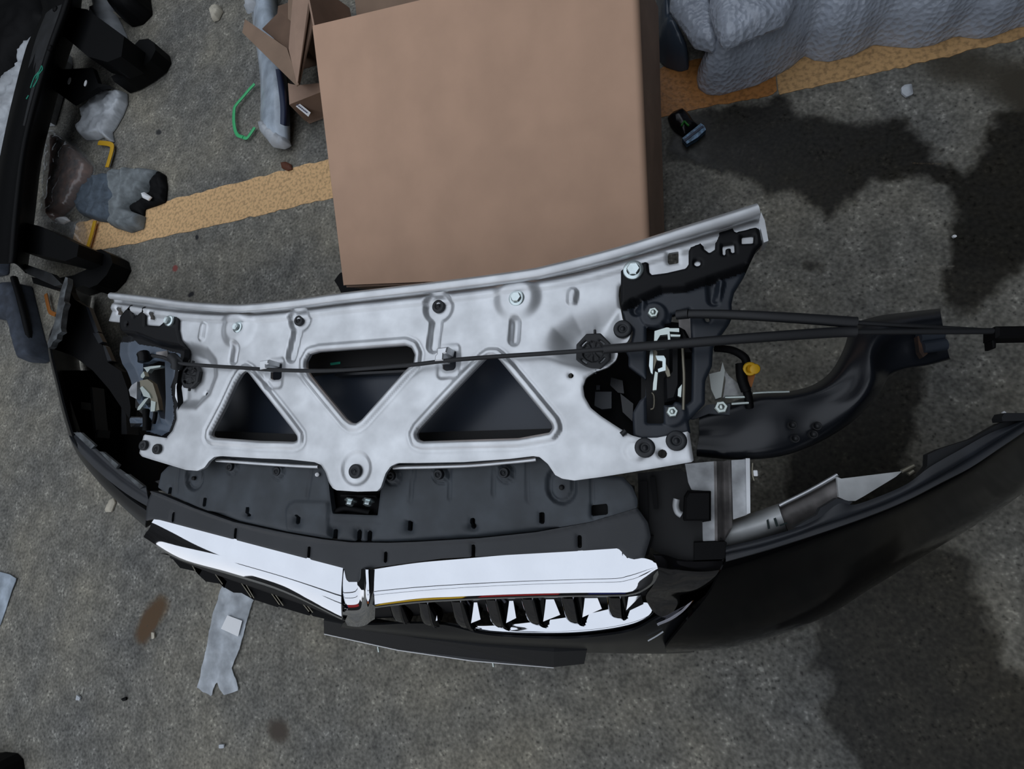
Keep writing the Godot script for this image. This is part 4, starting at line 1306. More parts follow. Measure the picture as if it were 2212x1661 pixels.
	# flat carrier strip between the guide and the chrome
	var so := PackedVector2Array([Vector2(-1.0344, 0.0688), Vector2(-1.0239, 0.0438), Vector2(-0.9925, 0.0496), Vector2(-0.8983, 0.0747), Vector2(-0.7928, 0.0975), Vector2(-0.671, 0.1117), Vector2(-0.5871, 0.1191), Vector2(-0.5262, 0.1215), Vector2(-0.4518, 0.1184), Vector2(-0.3967, 0.114), Vector2(-0.2835, 0.1023), Vector2(-0.1876, 0.0883), Vector2(-0.1039, 0.07), Vector2(-0.0318, 0.0461), Vector2(-0.0171, 0.0677), Vector2(-0.0139, 0.0875), Vector2(-0.0243, 0.1181), Vector2(-0.039, 0.1223), Vector2(-0.051, 0.1191), Vector2(-0.0575, 0.1109), Vector2(-0.0621, 0.1065), Vector2(-0.1259, 0.1142), Vector2(-0.3516, 0.139), Vector2(-0.4742, 0.161), Vector2(-0.5033, 0.1676), Vector2(-0.5058, 0.1815), Vector2(-0.509, 0.1878), Vector2(-0.5295, 0.1893), Vector2(-0.5347, 0.1851), Vector2(-0.5402, 0.167), Vector2(-0.9947, 0.102), Vector2(-1.0154, 0.1019), Vector2(-1.0329, 0.1064)])
	var ss := []
	for q in [Vector2(-0.9565, 0.095), Vector2(-0.7905, 0.119), Vector2(-0.6165, 0.144), Vector2(-0.4573, 0.1432), Vector2(-0.2951, 0.1232), Vector2(-0.12, 0.0996)]:
		ss.append(PackedVector2Array([q + Vector2(-0.0032, -0.010), q + Vector2(0.0032, -0.010), q + Vector2(0.0032, 0.010), q + Vector2(-0.0032, 0.010)]))
	var edge := spline([Vector3(-1.0239, 0.458, 0.0438), Vector3(-0.7928, 0.458, 0.0975), Vector3(-0.5871, 0.458, 0.1191), Vector3(-0.3967, 0.458, 0.114), Vector3(-0.1876, 0.458, 0.0883), Vector3(-0.0318, 0.458, 0.0461)], 4)
	g = G.new()
	sheet(g, so, ss, 0.0036, func(x: float, z: float, d: float) -> float:
		var best := 1.0
		for k in edge.size() - 1:
			best = minf(best, seg(x, z, Vector2(edge[k].x, edge[k].z), Vector2(edge[k + 1].x, edge[k + 1].z)))
		return 0.459 + 0.005 * (1.0 - smoothstep(0.001, 0.006, best)) - 0.003 * smoothstep(0.0, 0.1, best) - 0.002 * clampf(1.0 + d / 0.004, 0.0, 1.0), 0.012)
	var st := part(fe, "grille_carrier", g, M.strip, "black plastic strip above the chrome bar")
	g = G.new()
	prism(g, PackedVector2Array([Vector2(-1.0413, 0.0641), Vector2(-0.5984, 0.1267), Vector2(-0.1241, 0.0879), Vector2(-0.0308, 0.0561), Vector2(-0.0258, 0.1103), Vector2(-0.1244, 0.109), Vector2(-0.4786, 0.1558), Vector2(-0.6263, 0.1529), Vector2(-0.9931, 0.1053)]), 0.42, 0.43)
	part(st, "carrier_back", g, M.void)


func grille(fe: Node3D) -> void:
	var gr := latch(fe, "grille")
	# chrome bars left and right of the emblem notch
	var g := G.new()
	loft(g, [
		[Vector3(-1.0082, 0.455, 0.1), Vector3(-0.922, 0.455, 0.1121), Vector3(-0.8002, 0.455, 0.1285), Vector3(-0.6661, 0.455, 0.1474), Vector3(-0.5426, 0.455, 0.1653)],
		[Vector3(-1.0117, 0.457, 0.1074), Vector3(-0.9187, 0.457, 0.1297), Vector3(-0.7967, 0.457, 0.1512), Vector3(-0.6628, 0.457, 0.1754), Vector3(-0.5413, 0.457, 0.1935)],
		[Vector3(-1.0201, 0.4545, 0.121), Vector3(-0.9218, 0.4545, 0.1489), Vector3(-0.7985, 0.4545, 0.1713), Vector3(-0.6649, 0.4545, 0.1937), Vector3(-0.5421, 0.4545, 0.214)],
		[Vector3(-1.0365, 0.4485, 0.1317), Vector3(-0.9311, 0.4485, 0.1655), Vector3(-0.8049, 0.4485, 0.1863), Vector3(-0.6705, 0.4485, 0.2082), Vector3(-0.5446, 0.4485, 0.2339)],
		[Vector3(-1.053, 0.4385, 0.144), Vector3(-0.9471, 0.4385, 0.1796), Vector3(-0.8171, 0.4385, 0.1992), Vector3(-0.68, 0.4385, 0.2216), Vector3(-0.5488, 0.4385, 0.2567)],
		[Vector3(-1.0555, 0.428, 0.1501), Vector3(-0.9575, 0.428, 0.1809), Vector3(-0.8272, 0.428, 0.2001), Vector3(-0.6873, 0.428, 0.2219), Vector3(-0.5565, 0.428, 0.2571)]], 6, 5, 0.003)
	part(gr, "chrome_bar", g, M.chrome, "mirror-bright chrome bar")
	g = G.new()
	loft(g, [
		[Vector3(-0.4813, 0.455, 0.1651), Vector3(-0.3981, 0.455, 0.149), Vector3(-0.3138, 0.455, 0.1371), Vector3(-0.2186, 0.455, 0.1242), Vector3(-0.1264, 0.455, 0.114), Vector3(-0.0658, 0.455, 0.1065), Vector3(-0.0544, 0.455, 0.1125), Vector3(-0.0444, 0.455, 0.1198), Vector3(-0.0244, 0.455, 0.1186), Vector3(-0.0088, 0.455, 0.1228)],
		[Vector3(-0.4775, 0.457, 0.1857), Vector3(-0.3957, 0.457, 0.1707), Vector3(-0.3122, 0.457, 0.159), Vector3(-0.2177, 0.457, 0.1462), Vector3(-0.1263, 0.457, 0.1354), Vector3(-0.0662, 0.457, 0.1288), Vector3(-0.0527, 0.457, 0.1299), Vector3(-0.0407, 0.457, 0.1304), Vector3(-0.0221, 0.457, 0.1285), Vector3(-0.0064, 0.457, 0.1288)],
		[Vector3(-0.4768, 0.4545, 0.2027), Vector3(-0.396, 0.4545, 0.1889), Vector3(-0.3125, 0.4545, 0.1774), Vector3(-0.2182, 0.4545, 0.1654), Vector3(-0.1269, 0.4545, 0.1553), Vector3(-0.0669, 0.4545, 0.149), Vector3(-0.052, 0.4545, 0.1466), Vector3(-0.0385, 0.4545, 0.1437), Vector3(-0.0205, 0.4545, 0.1386), Vector3(-0.006, 0.4545, 0.1337)],
		[Vector3(-0.4787, 0.4485, 0.2162), Vector3(-0.3984, 0.4485, 0.2028), Vector3(-0.3146, 0.4485, 0.191), Vector3(-0.2198, 0.4485, 0.1792), Vector3(-0.128, 0.4485, 0.1693), Vector3(-0.0664, 0.4485, 0.1632), Vector3(-0.0501, 0.4485, 0.16), Vector3(-0.0352, 0.4485, 0.1557), Vector3(-0.0177, 0.4485, 0.1479), Vector3(-0.0055, 0.4485, 0.1393)],
		[Vector3(-0.483, 0.4385, 0.2317), Vector3(-0.4029, 0.4385, 0.2172), Vector3(-0.3182, 0.4385, 0.2057), Vector3(-0.2225, 0.4385, 0.1941), Vector3(-0.1298, 0.4385, 0.1844), Vector3(-0.0663, 0.4385, 0.1785), Vector3(-0.0498, 0.4385, 0.1758), Vector3(-0.032, 0.4385, 0.1698), Vector3(-0.0143, 0.4385, 0.158), Vector3(-0.0051, 0.4385, 0.1449)],
		[Vector3(-0.4896, 0.428, 0.2333), Vector3(-0.4084, 0.428, 0.2179), Vector3(-0.3225, 0.428, 0.2062), Vector3(-0.2255, 0.428, 0.1946), Vector3(-0.1315, 0.428, 0.1848), Vector3(-0.0671, 0.428, 0.1789), Vector3(-0.0511, 0.428, 0.1763), Vector3(-0.0344, 0.428, 0.1703), Vector3(-0.0171, 0.428, 0.159), Vector3(-0.0078, 0.428, 0.1458)]], 6, 5, 0.003)
	part(gr, "chrome_bar", g, M.chrome, "mirror-bright chrome bar")
	# post under the emblem
	g = G.new()
	loft(g, [
		[Vector3(-0.5475, 0.452, 0.1669), Vector3(-0.5458, 0.452, 0.1948), Vector3(-0.5486, 0.445, 0.2197), Vector3(-0.5577, 0.425, 0.247), Vector3(-0.568, 0.39, 0.2793)],
		[Vector3(-0.5403, 0.448, 0.1718), Vector3(-0.5367, 0.45, 0.1953), Vector3(-0.5392, 0.443, 0.2217), Vector3(-0.5459, 0.425, 0.2475), Vector3(-0.5539, 0.39, 0.2796)],
		[Vector3(-0.5172, 0.448, 0.1734), Vector3(-0.5121, 0.45, 0.1935), Vector3(-0.5128, 0.443, 0.2195), Vector3(-0.52, 0.425, 0.2452), Vector3(-0.54, 0.39, 0.2782)],
		[Vector3(-0.4986, 0.457, 0.1643), Vector3(-0.4946, 0.457, 0.19), Vector3(-0.4963, 0.45, 0.2143), Vector3(-0.5056, 0.43, 0.2411), Vector3(-0.5253, 0.395, 0.2723)],
		[Vector3(-0.4879, 0.462, 0.1643), Vector3(-0.4841, 0.462, 0.1882), Vector3(-0.4859, 0.455, 0.2108), Vector3(-0.4949, 0.437, 0.2346), Vector3(-0.5167, 0.4, 0.2654)],
		[Vector3(-0.481, 0.454, 0.1652), Vector3(-0.4782, 0.454, 0.1893), Vector3(-0.4806, 0.448, 0.2081), Vector3(-0.4905, 0.43, 0.229), Vector3(-0.5105, 0.395, 0.2613)]], 4, 5, 0.003)
	part(gr, "centre_post", g, M.chrome, "chrome post under the emblem notch")
	# dark backing behind the slats
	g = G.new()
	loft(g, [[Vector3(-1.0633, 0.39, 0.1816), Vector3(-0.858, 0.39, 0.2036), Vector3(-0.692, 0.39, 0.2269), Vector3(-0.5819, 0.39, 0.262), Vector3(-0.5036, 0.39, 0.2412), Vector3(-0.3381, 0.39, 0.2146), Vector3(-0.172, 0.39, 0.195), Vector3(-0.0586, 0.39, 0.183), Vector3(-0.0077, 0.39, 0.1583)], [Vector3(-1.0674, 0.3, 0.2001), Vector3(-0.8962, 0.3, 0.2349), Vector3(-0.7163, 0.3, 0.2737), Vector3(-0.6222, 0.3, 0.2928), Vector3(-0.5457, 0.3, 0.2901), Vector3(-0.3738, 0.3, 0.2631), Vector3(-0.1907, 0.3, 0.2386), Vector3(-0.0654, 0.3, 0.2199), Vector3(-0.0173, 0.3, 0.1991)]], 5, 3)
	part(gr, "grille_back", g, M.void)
	# slats: leaning fins
	var tops := [[Vector3(-0.4789, 0.4, 0.2304), Vector3(-0.4211, 0.4, 0.2239), Vector3(-0.3584, 0.4, 0.2156), Vector3(-0.2938, 0.4, 0.2072), Vector3(-0.2294, 0.4, 0.2004), Vector3(-0.1607, 0.4, 0.1934), Vector3(-0.0855, 0.4, 0.1865)]]
	var bots := [[Vector3(-0.4955, 0.318, 0.285), Vector3(-0.435, 0.318, 0.2876), Vector3(-0.3608, 0.318, 0.286), Vector3(-0.2918, 0.318, 0.2784), Vector3(-0.2213, 0.318, 0.2668), Vector3(-0.1536, 0.318, 0.2571), Vector3(-0.0805, 0.318, 0.2389)]]
	for side in 1:
		for k in tops[side].size():
			var a: Vector3 = tops[side][k]
			var b: Vector3 = bots[side][k]
			g = G.new()
			var w := 0.022 if side == 0 else 0.02
			var back := Vector3(0.0, 0.0, -0.055)
			var x := Vector3(w, 0, 0)
			var m := a.lerp(b, 0.55) + Vector3(-0.004, 0, 0.012)
			var q := [[a, m, b], [a + x, m + x, b + x * 0.9]]
			loft(g, [[a + back + x * 1.9, m + back + x * 1.9, b + back + x * 1.9], [a + x, m + x, b + x * 0.9], [a + x * 0.8 + Vector3(0, 0.002, 0.003), m + x * 0.8 + Vector3(0, 0.002, 0.003), b + x * 0.8], [a + Vector3(0, 0, 0.002), m, b], [a + back * 0.4 - x * 0.1, m + back * 0.4 - x * 0.1, b + back * 0.4 - x * 0.1]], 4, 3, 0.003)
			part(gr, "slat", g, M.smoke)
	# the far half: fins seen end-on, each a dark blade with a thin bright edge
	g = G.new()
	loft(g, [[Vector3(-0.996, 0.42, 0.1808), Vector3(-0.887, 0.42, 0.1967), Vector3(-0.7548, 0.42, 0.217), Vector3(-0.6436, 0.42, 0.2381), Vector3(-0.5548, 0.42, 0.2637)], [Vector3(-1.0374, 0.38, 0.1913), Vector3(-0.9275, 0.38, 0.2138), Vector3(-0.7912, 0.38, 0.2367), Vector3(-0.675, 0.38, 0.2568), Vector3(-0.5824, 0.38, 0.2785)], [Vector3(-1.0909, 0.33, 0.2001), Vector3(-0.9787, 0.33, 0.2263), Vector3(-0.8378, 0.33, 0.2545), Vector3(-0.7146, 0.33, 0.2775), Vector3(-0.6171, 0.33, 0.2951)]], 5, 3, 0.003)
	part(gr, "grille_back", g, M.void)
	for q in [
		[Vector3(-1.0705, 0.36, 0.1954), Vector3(-1.0585, 0.36, 0.1996), Vector3(-1.0346, 0.36, 0.2159), Vector3(-0.9892, 0.36, 0.2197), Vector3(-0.9772, 0.36, 0.2266), Vector3(-0.9711, 0.36, 0.2165), Vector3(-0.995, 0.36, 0.2025)],
		[Vector3(-1.003, 0.36, 0.203), Vector3(-0.9893, 0.36, 0.2187), Vector3(-0.98, 0.36, 0.2258), Vector3(-0.9566, 0.36, 0.2386), Vector3(-0.9161, 0.36, 0.2403), Vector3(-0.9034, 0.36, 0.2478), Vector3(-0.898, 0.36, 0.2342), Vector3(-0.9264, 0.36, 0.2173)],
		[Vector3(-0.9341, 0.36, 0.2178), Vector3(-0.9165, 0.36, 0.2384), Vector3(-0.905, 0.36, 0.246), Vector3(-0.877, 0.36, 0.255), Vector3(-0.8548, 0.36, 0.2542), Vector3(-0.8213, 0.36, 0.2651), Vector3(-0.8276, 0.36, 0.2474), Vector3(-0.8613, 0.36, 0.2278)],
		[Vector3(-0.8659, 0.36, 0.23), Vector3(-0.8391, 0.36, 0.252), Vector3(-0.8226, 0.36, 0.2643), Vector3(-0.8103, 0.36, 0.266), Vector3(-0.7583, 0.36, 0.2741), Vector3(-0.7486, 0.36, 0.259), Vector3(-0.7864, 0.36, 0.2405)],
		[Vector3(-0.7887, 0.36, 0.2407), Vector3(-0.7643, 0.36, 0.2639), Vector3(-0.7538, 0.36, 0.2728), Vector3(-0.6799, 0.36, 0.2828), Vector3(-0.6723, 0.36, 0.2717), Vector3(-0.703, 0.36, 0.2569)],
		[Vector3(-0.7077, 0.36, 0.2556), Vector3(-0.6853, 0.36, 0.2746), Vector3(-0.671, 0.36, 0.2828), Vector3(-0.5991, 0.36, 0.2888), Vector3(-0.5975, 0.36, 0.2836), Vector3(-0.6461, 0.36, 0.2694)]]:
		g = G.new()
		slab(g, q, Vector3(0, -0.03, -0.01))
		part(gr, "slat", g, M.dark)
	for q in [[Vector3(-0.9963, 0.364, 0.2059), Vector3(-0.9847, 0.364, 0.2177)], [Vector3(-0.9294, 0.364, 0.2187), Vector3(-0.9042, 0.364, 0.2395)], [Vector3(-0.8594, 0.364, 0.2287), Vector3(-0.8243, 0.364, 0.259)], [Vector3(-0.8469, 0.364, 0.2297), Vector3(-0.8168, 0.364, 0.2602)], [Vector3(-0.7827, 0.364, 0.2394), Vector3(-0.7509, 0.364, 0.2672)], [Vector3(-0.7731, 0.364, 0.2404), Vector3(-0.7415, 0.364, 0.2681)], [Vector3(-0.7022, 0.364, 0.2542), Vector3(-0.6776, 0.364, 0.2738)], [Vector3(-0.6931, 0.364, 0.2552), Vector3(-0.6687, 0.364, 0.2747)]]:
		g = G.new()
		tube(g, q, 0.0012, 6, 2)
		part(gr, "slat_edge", g, M.brassy)
	# mirror facets between the slats
	for q in [
		[Vector3(-0.428, 0.362, 0.2381), Vector3(-0.4054, 0.36, 0.235), Vector3(-0.4062, 0.345, 0.2694), Vector3(-0.4212, 0.343, 0.2754)],
		[Vector3(-0.3629, 0.362, 0.2293), Vector3(-0.3231, 0.36, 0.2248), Vector3(-0.3206, 0.345, 0.2597), Vector3(-0.3486, 0.342, 0.2726)],
		[Vector3(-0.2941, 0.362, 0.2204), Vector3(-0.255, 0.36, 0.216), Vector3(-0.253, 0.345, 0.251), Vector3(-0.2797, 0.342, 0.2659)],
		[Vector3(-0.219, 0.362, 0.2118), Vector3(-0.1823, 0.36, 0.2077), Vector3(-0.1732, 0.345, 0.2383), Vector3(-0.2112, 0.342, 0.2562)],
		[Vector3(-0.1457, 0.362, 0.2049), Vector3(-0.1067, 0.36, 0.2007), Vector3(-0.1007, 0.348, 0.2213), Vector3(-0.1429, 0.343, 0.2434)],
		[Vector3(-0.0645, 0.362, 0.1975), Vector3(-0.0347, 0.36, 0.1919), Vector3(-0.0319, 0.35, 0.2075), Vector3(-0.0665, 0.345, 0.227)]]:
		g = G.new()
		slab(g, q, Vector3(0, -0.004, -0.003))
		part(gr, "facet", g, M.chrome)
	# lower chrome lip
	g = G.new()
	loft(g, [
		[Vector3(-0.4151, 0.315, 0.2823), Vector3(-0.3574, 0.315, 0.2825), Vector3(-0.2838, 0.315, 0.2737), Vector3(-0.2048, 0.315, 0.2582), Vector3(-0.1292, 0.315, 0.2403), Vector3(-0.0724, 0.315, 0.2231), Vector3(-0.0369, 0.315, 0.214), Vector3(-0.0253, 0.315, 0.213)],
		[Vector3(-0.4061, 0.313, 0.2853), Vector3(-0.3486, 0.313, 0.287), Vector3(-0.2798, 0.313, 0.2818), Vector3(-0.1967, 0.313, 0.2704), Vector3(-0.1215, 0.313, 0.2554), Vector3(-0.0651, 0.313, 0.2395), Vector3(-0.0289, 0.313, 0.2257), Vector3(-0.0164, 0.313, 0.2186)],
		[Vector3(-0.3928, 0.31, 0.2881), Vector3(-0.3309, 0.31, 0.2926), Vector3(-0.2671, 0.31, 0.2901), Vector3(-0.1888, 0.31, 0.2821), Vector3(-0.114, 0.31, 0.2699), Vector3(-0.0579, 0.31, 0.2546), Vector3(-0.0249, 0.31, 0.2395), Vector3(-0.0137, 0.31, 0.2281)],
		[Vector3(-0.3824, 0.3, 0.2923), Vector3(-0.3204, 0.3, 0.2984), Vector3(-0.261, 0.3, 0.2971), Vector3(-0.1866, 0.3, 0.2902), Vector3(-0.1113, 0.3, 0.2778), Vector3(-0.0524, 0.3, 0.262), Vector3(-0.0176, 0.3, 0.2459), Vector3(-0.0078, 0.3, 0.233)]], 6, 4, 0.003)
	part(gr, "lower_lip", g, M.chrome, "chrome lower lip of the grille")
	# smoked corner piece
	g = G.new()
	loft(g, [
		[Vector3(-0.0111, 0.452, 0.1143), Vector3(0.0059, 0.448, 0.1152), Vector3(0.0266, 0.44, 0.1217), Vector3(0.0526, 0.435, 0.1215), Vector3(0.0859, 0.432, 0.1186)],
		[Vector3(-0.0066, 0.44, 0.1323), Vector3(0.0118, 0.43, 0.1374), Vector3(0.0329, 0.425, 0.1408), Vector3(0.0591, 0.42, 0.1412), Vector3(0.0827, 0.415, 0.1405)],
		[Vector3(-0.0134, 0.41, 0.163), Vector3(0.0091, 0.4, 0.1674), Vector3(0.0332, 0.39, 0.1689), Vector3(0.0538, 0.385, 0.1697), Vector3(0.0744, 0.38, 0.1678)],
		[Vector3(-0.0269, 0.375, 0.1907), Vector3(-0.0057, 0.36, 0.1966), Vector3(0.0159, 0.35, 0.1985), Vector3(0.034, 0.345, 0.1981), Vector3(0.0542, 0.34, 0.1975)],
		[Vector3(-0.0192, 0.335, 0.2194), Vector3(-0.0107, 0.325, 0.2284), Vector3(0.0003, 0.318, 0.2336), Vector3(0.0117, 0.315, 0.2318), Vector3(0.0314, 0.312, 0.2235)]], 5, 5, 0.003)
	part(gr, "corner_trim", g, M.smoke, "smoked dark gloss corner trim")
	g = G.new()
	tube(g, [Vector3(-0.0114, 0.312, 0.2458), Vector3(0.0116, 0.315, 0.2333), Vector3(0.0343, 0.325, 0.2128), Vector3(0.0523, 0.345, 0.1874), Vector3(0.0565, 0.365, 0.1723)], 0.005, 8, 5, 0.006)
	part(gr, "corner_edge", g, M.smoke)


func bumper(fe: Node3D) -> void:
	var bp := latch(fe, "bumper_cover")
	var g := G.new()
	# wide wing on the near side
	loft(g, [
		[Vector3(0.0884, 0.432, 0.1191), Vector3(0.1235, 0.432, 0.108), Vector3(0.1834, 0.432, 0.0857), Vector3(0.2407, 0.432, 0.063), Vector3(0.3177, 0.432, 0.027), Vector3(0.3922, 0.432, -0.0153), Vector3(0.4474, 0.432, -0.0559), Vector3(0.5127, 0.432, -0.1067)],
		[Vector3(0.0822, 0.422, 0.136), Vector3(0.1267, 0.422, 0.1208), Vector3(0.1872, 0.422, 0.0968), Vector3(0.2451, 0.422, 0.0725), Vector3(0.3229, 0.422, 0.0353), Vector3(0.3977, 0.422, -0.0081), Vector3(0.4537, 0.422, -0.0505), Vector3(0.5183, 0.422, -0.102)],
		[Vector3(0.0667, 0.385, 0.1774), Vector3(0.1318, 0.385, 0.1544), Vector3(0.1987, 0.385, 0.1248), Vector3(0.2598, 0.385, 0.0952), Vector3(0.341, 0.385, 0.0529), Vector3(0.4184, 0.385, 0.0061), Vector3(0.4772, 0.385, -0.0389), Vector3(0.5402, 0.385, -0.0934)],
		[Vector3(0.0329, 0.33, 0.2352), Vector3(0.132, 0.33, 0.2071), Vector3(0.217, 0.33, 0.1684), Vector3(0.2851, 0.33, 0.1296), Vector3(0.3696, 0.33, 0.0777), Vector3(0.4499, 0.33, 0.0265), Vector3(0.5124, 0.33, -0.0227), Vector3(0.5731, 0.33, -0.0827)],
		[Vector3(0.0023, 0.26, 0.2953), Vector3(0.1283, 0.26, 0.2692), Vector3(0.2409, 0.26, 0.2196), Vector3(0.319, 0.26, 0.1679), Vector3(0.4071, 0.26, 0.1071), Vector3(0.4893, 0.26, 0.0513), Vector3(0.5561, 0.26, -0.0016), Vector3(0.6145, 0.26, -0.0662)],
		[Vector3(0.0019, 0.18, 0.3314), Vector3(0.134, 0.18, 0.3064), Vector3(0.2674, 0.18, 0.2475), Vector3(0.3518, 0.18, 0.1891), Vector3(0.444, 0.18, 0.1243), Vector3(0.5301, 0.18, 0.0648), Vector3(0.6038, 0.18, 0.0059), Vector3(0.6645, 0.18, -0.0639)],
		[Vector3(-0.0013, 0.1, 0.3511), Vector3(0.1397, 0.1, 0.3237), Vector3(0.2806, 0.1, 0.2605), Vector3(0.372, 0.1, 0.1975), Vector3(0.4731, 0.1, 0.1275), Vector3(0.5662, 0.1, 0.0633), Vector3(0.6472, 0.1, -0.0002), Vector3(0.7167, 0.1, -0.0755)],
		[Vector3(-0.0065, 0.012, 0.3581), Vector3(0.1428, 0.012, 0.3295), Vector3(0.2942, 0.012, 0.2617), Vector3(0.3934, 0.012, 0.1937), Vector3(0.5033, 0.012, 0.1181), Vector3(0.6044, 0.012, 0.0488), Vector3(0.6924, 0.012, -0.0199), Vector3(0.7762, 0.012, -0.1014)]], 6, 5, 0.004)
	part(bp, "wing_skin", g, M.gloss, "gloss black painted wing of the bumper")
	# band under the grille
	g = G.new()
	loft(g, [
		[Vector3(-0.6287, 0.318, 0.2994), Vector3(-0.5655, 0.318, 0.3003), Vector3(-0.483, 0.318, 0.2897), Vector3(-0.4038, 0.318, 0.2845), Vector3(-0.3141, 0.318, 0.2934), Vector3(-0.183, 0.318, 0.286), Vector3(-0.1067, 0.318, 0.2736), Vector3(-0.0499, 0.318, 0.2582), Vector3(-0.0048, 0.318, 0.2311), Vector3(0.0344, 0.318, 0.2174)],
		[Vector3(-0.6554, 0.285, 0.3198), Vector3(-0.5855, 0.285, 0.3201), Vector3(-0.4996, 0.285, 0.3168), Vector3(-0.4077, 0.285, 0.3151), Vector3(-0.3207, 0.285, 0.3143), Vector3(-0.1897, 0.285, 0.3068), Vector3(-0.101, 0.285, 0.2949), Vector3(-0.0363, 0.285, 0.2805), Vector3(0.0072, 0.285, 0.2625), Vector3(0.0423, 0.285, 0.2427)],
		[Vector3(-0.7123, 0.21, 0.3518), Vector3(-0.632, 0.21, 0.3515), Vector3(-0.5277, 0.21, 0.3531), Vector3(-0.4293, 0.21, 0.351), Vector3(-0.3462, 0.21, 0.3484), Vector3(-0.2049, 0.21, 0.339), Vector3(-0.1023, 0.21, 0.3286), Vector3(-0.0313, 0.21, 0.3175), Vector3(0.0124, 0.21, 0.308), Vector3(0.0482, 0.21, 0.2923)],
		[Vector3(-0.7901, 0.1, 0.388), Vector3(-0.7009, 0.1, 0.3898), Vector3(-0.585, 0.1, 0.3947), Vector3(-0.4759, 0.1, 0.3932), Vector3(-0.3837, 0.1, 0.3912), Vector3(-0.2273, 0.1, 0.3816), Vector3(-0.1068, 0.1, 0.3709), Vector3(-0.0258, 0.1, 0.3627), Vector3(0.0203, 0.1, 0.3567), Vector3(0.0565, 0.1, 0.35)],
		[Vector3(-0.8456, 0.012, 0.3942), Vector3(-0.7574, 0.012, 0.4021), Vector3(-0.6317, 0.012, 0.4124), Vector3(-0.5137, 0.012, 0.4134), Vector3(-0.4141, 0.012, 0.4135), Vector3(-0.2451, 0.012, 0.4055), Vector3(-0.115, 0.012, 0.3951), Vector3(-0.0277, 0.012, 0.3874), Vector3(0.0221, 0.012, 0.3809), Vector3(0.0611, 0.012, 0.3737)]], 5, 4, 0.004)
	part(bp, "lower_band", g, M.bumper, "matt black band under the grille")
	g = G.new()
	tube(g, [Vector3(-0.0285, 0.286, 0.2824), Vector3(-0.0141, 0.291, 0.2719), Vector3(-0.0022, 0.294, 0.2624)], 0.0013, 6, 3)
	part(bp, "scuff_mark", g, M.paper, "pale scuff on the bumper")
	g = G.new()
	loft(g, [
		[Vector3(-1.1666, 0.33, 0.1751), Vector3(-1.0304, 0.33, 0.2056), Vector3(-0.8663, 0.33, 0.232), Vector3(-0.7164, 0.33, 0.2613), Vector3(-0.6174, 0.33, 0.2916)],
		[Vector3(-1.3399, 0.18, 0.191), Vector3(-1.1906, 0.18, 0.2252), Vector3(-1.0066, 0.18, 0.2594), Vector3(-0.8315, 0.18, 0.2954), Vector3(-0.7222, 0.18, 0.3327)],
		[Vector3(-1.5195, 0.012, 0.1551), Vector3(-1.3554, 0.012, 0.2047), Vector3(-1.1501, 0.012, 0.2542), Vector3(-0.9622, 0.012, 0.3056), Vector3(-0.8411, 0.012, 0.3629)]], 5, 4, 0.004)
	part(bp, "lower_band", g, M.bumper)
	# far wing, seen mostly from inside
	g = G.new()
	loft(g, [
		[Vector3(-1.46, 0.44, -0.4906), Vector3(-1.4539, 0.445, -0.3867), Vector3(-1.4728, 0.445, -0.3191), Vector3(-1.4129, 0.44, -0.1987), Vector3(-1.3478, 0.438, -0.0947), Vector3(-1.2997, 0.437, -0.0397), Vector3(-1.2167, 0.437, 0.0096), Vector3(-1.1299, 0.437, 0.0568), Vector3(-1.0565, 0.437, 0.0879)],
		[Vector3(-1.5015, 0.42, -0.4983), Vector3(-1.5067, 0.42, -0.3946), Vector3(-1.5236, 0.42, -0.322), Vector3(-1.4725, 0.41, -0.2005), Vector3(-1.4175, 0.405, -0.1024), Vector3(-1.3694, 0.4, -0.0359), Vector3(-1.2787, 0.4, 0.0296), Vector3(-1.1897, 0.4, 0.0825), Vector3(-1.1047, 0.4, 0.1262)],
		[Vector3(-1.7071, 0.3, -0.5543), Vector3(-1.7112, 0.3, -0.4358), Vector3(-1.7277, 0.3, -0.35), Vector3(-1.6525, 0.3, -0.2201), Vector3(-1.5867, 0.3, -0.1154), Vector3(-1.5224, 0.3, -0.0428), Vector3(-1.4374, 0.29, 0.0285), Vector3(-1.3338, 0.29, 0.0884), Vector3(-1.2365, 0.29, 0.1379)],
		[Vector3(-1.9473, 0.14, -0.6184), Vector3(-1.9457, 0.14, -0.481), Vector3(-1.9581, 0.14, -0.3815), Vector3(-1.8755, 0.14, -0.2481), Vector3(-1.8024, 0.14, -0.1406), Vector3(-1.7298, 0.14, -0.0591), Vector3(-1.6168, 0.14, 0.0152), Vector3(-1.5003, 0.14, 0.0795), Vector3(-1.3956, 0.14, 0.1336)],
		[Vector3(-2.1056, 0.012, -0.665), Vector3(-2.0997, 0.012, -0.5134), Vector3(-2.1063, 0.012, -0.4035), Vector3(-2.0223, 0.012, -0.2748), Vector3(-1.9469, 0.012, -0.1697), Vector3(-1.8705, 0.012, -0.0889), Vector3(-1.7532, 0.012, -0.0136), Vector3(-1.6326, 0.012, 0.0544), Vector3(-1.5182, 0.012, 0.1112)]], 5, 4, 0.004)
	part(bp, "wing_skin", g, M.bumper, "far wing of the bumper seen from inside")
	# flanges along the top edges
	g = G.new()
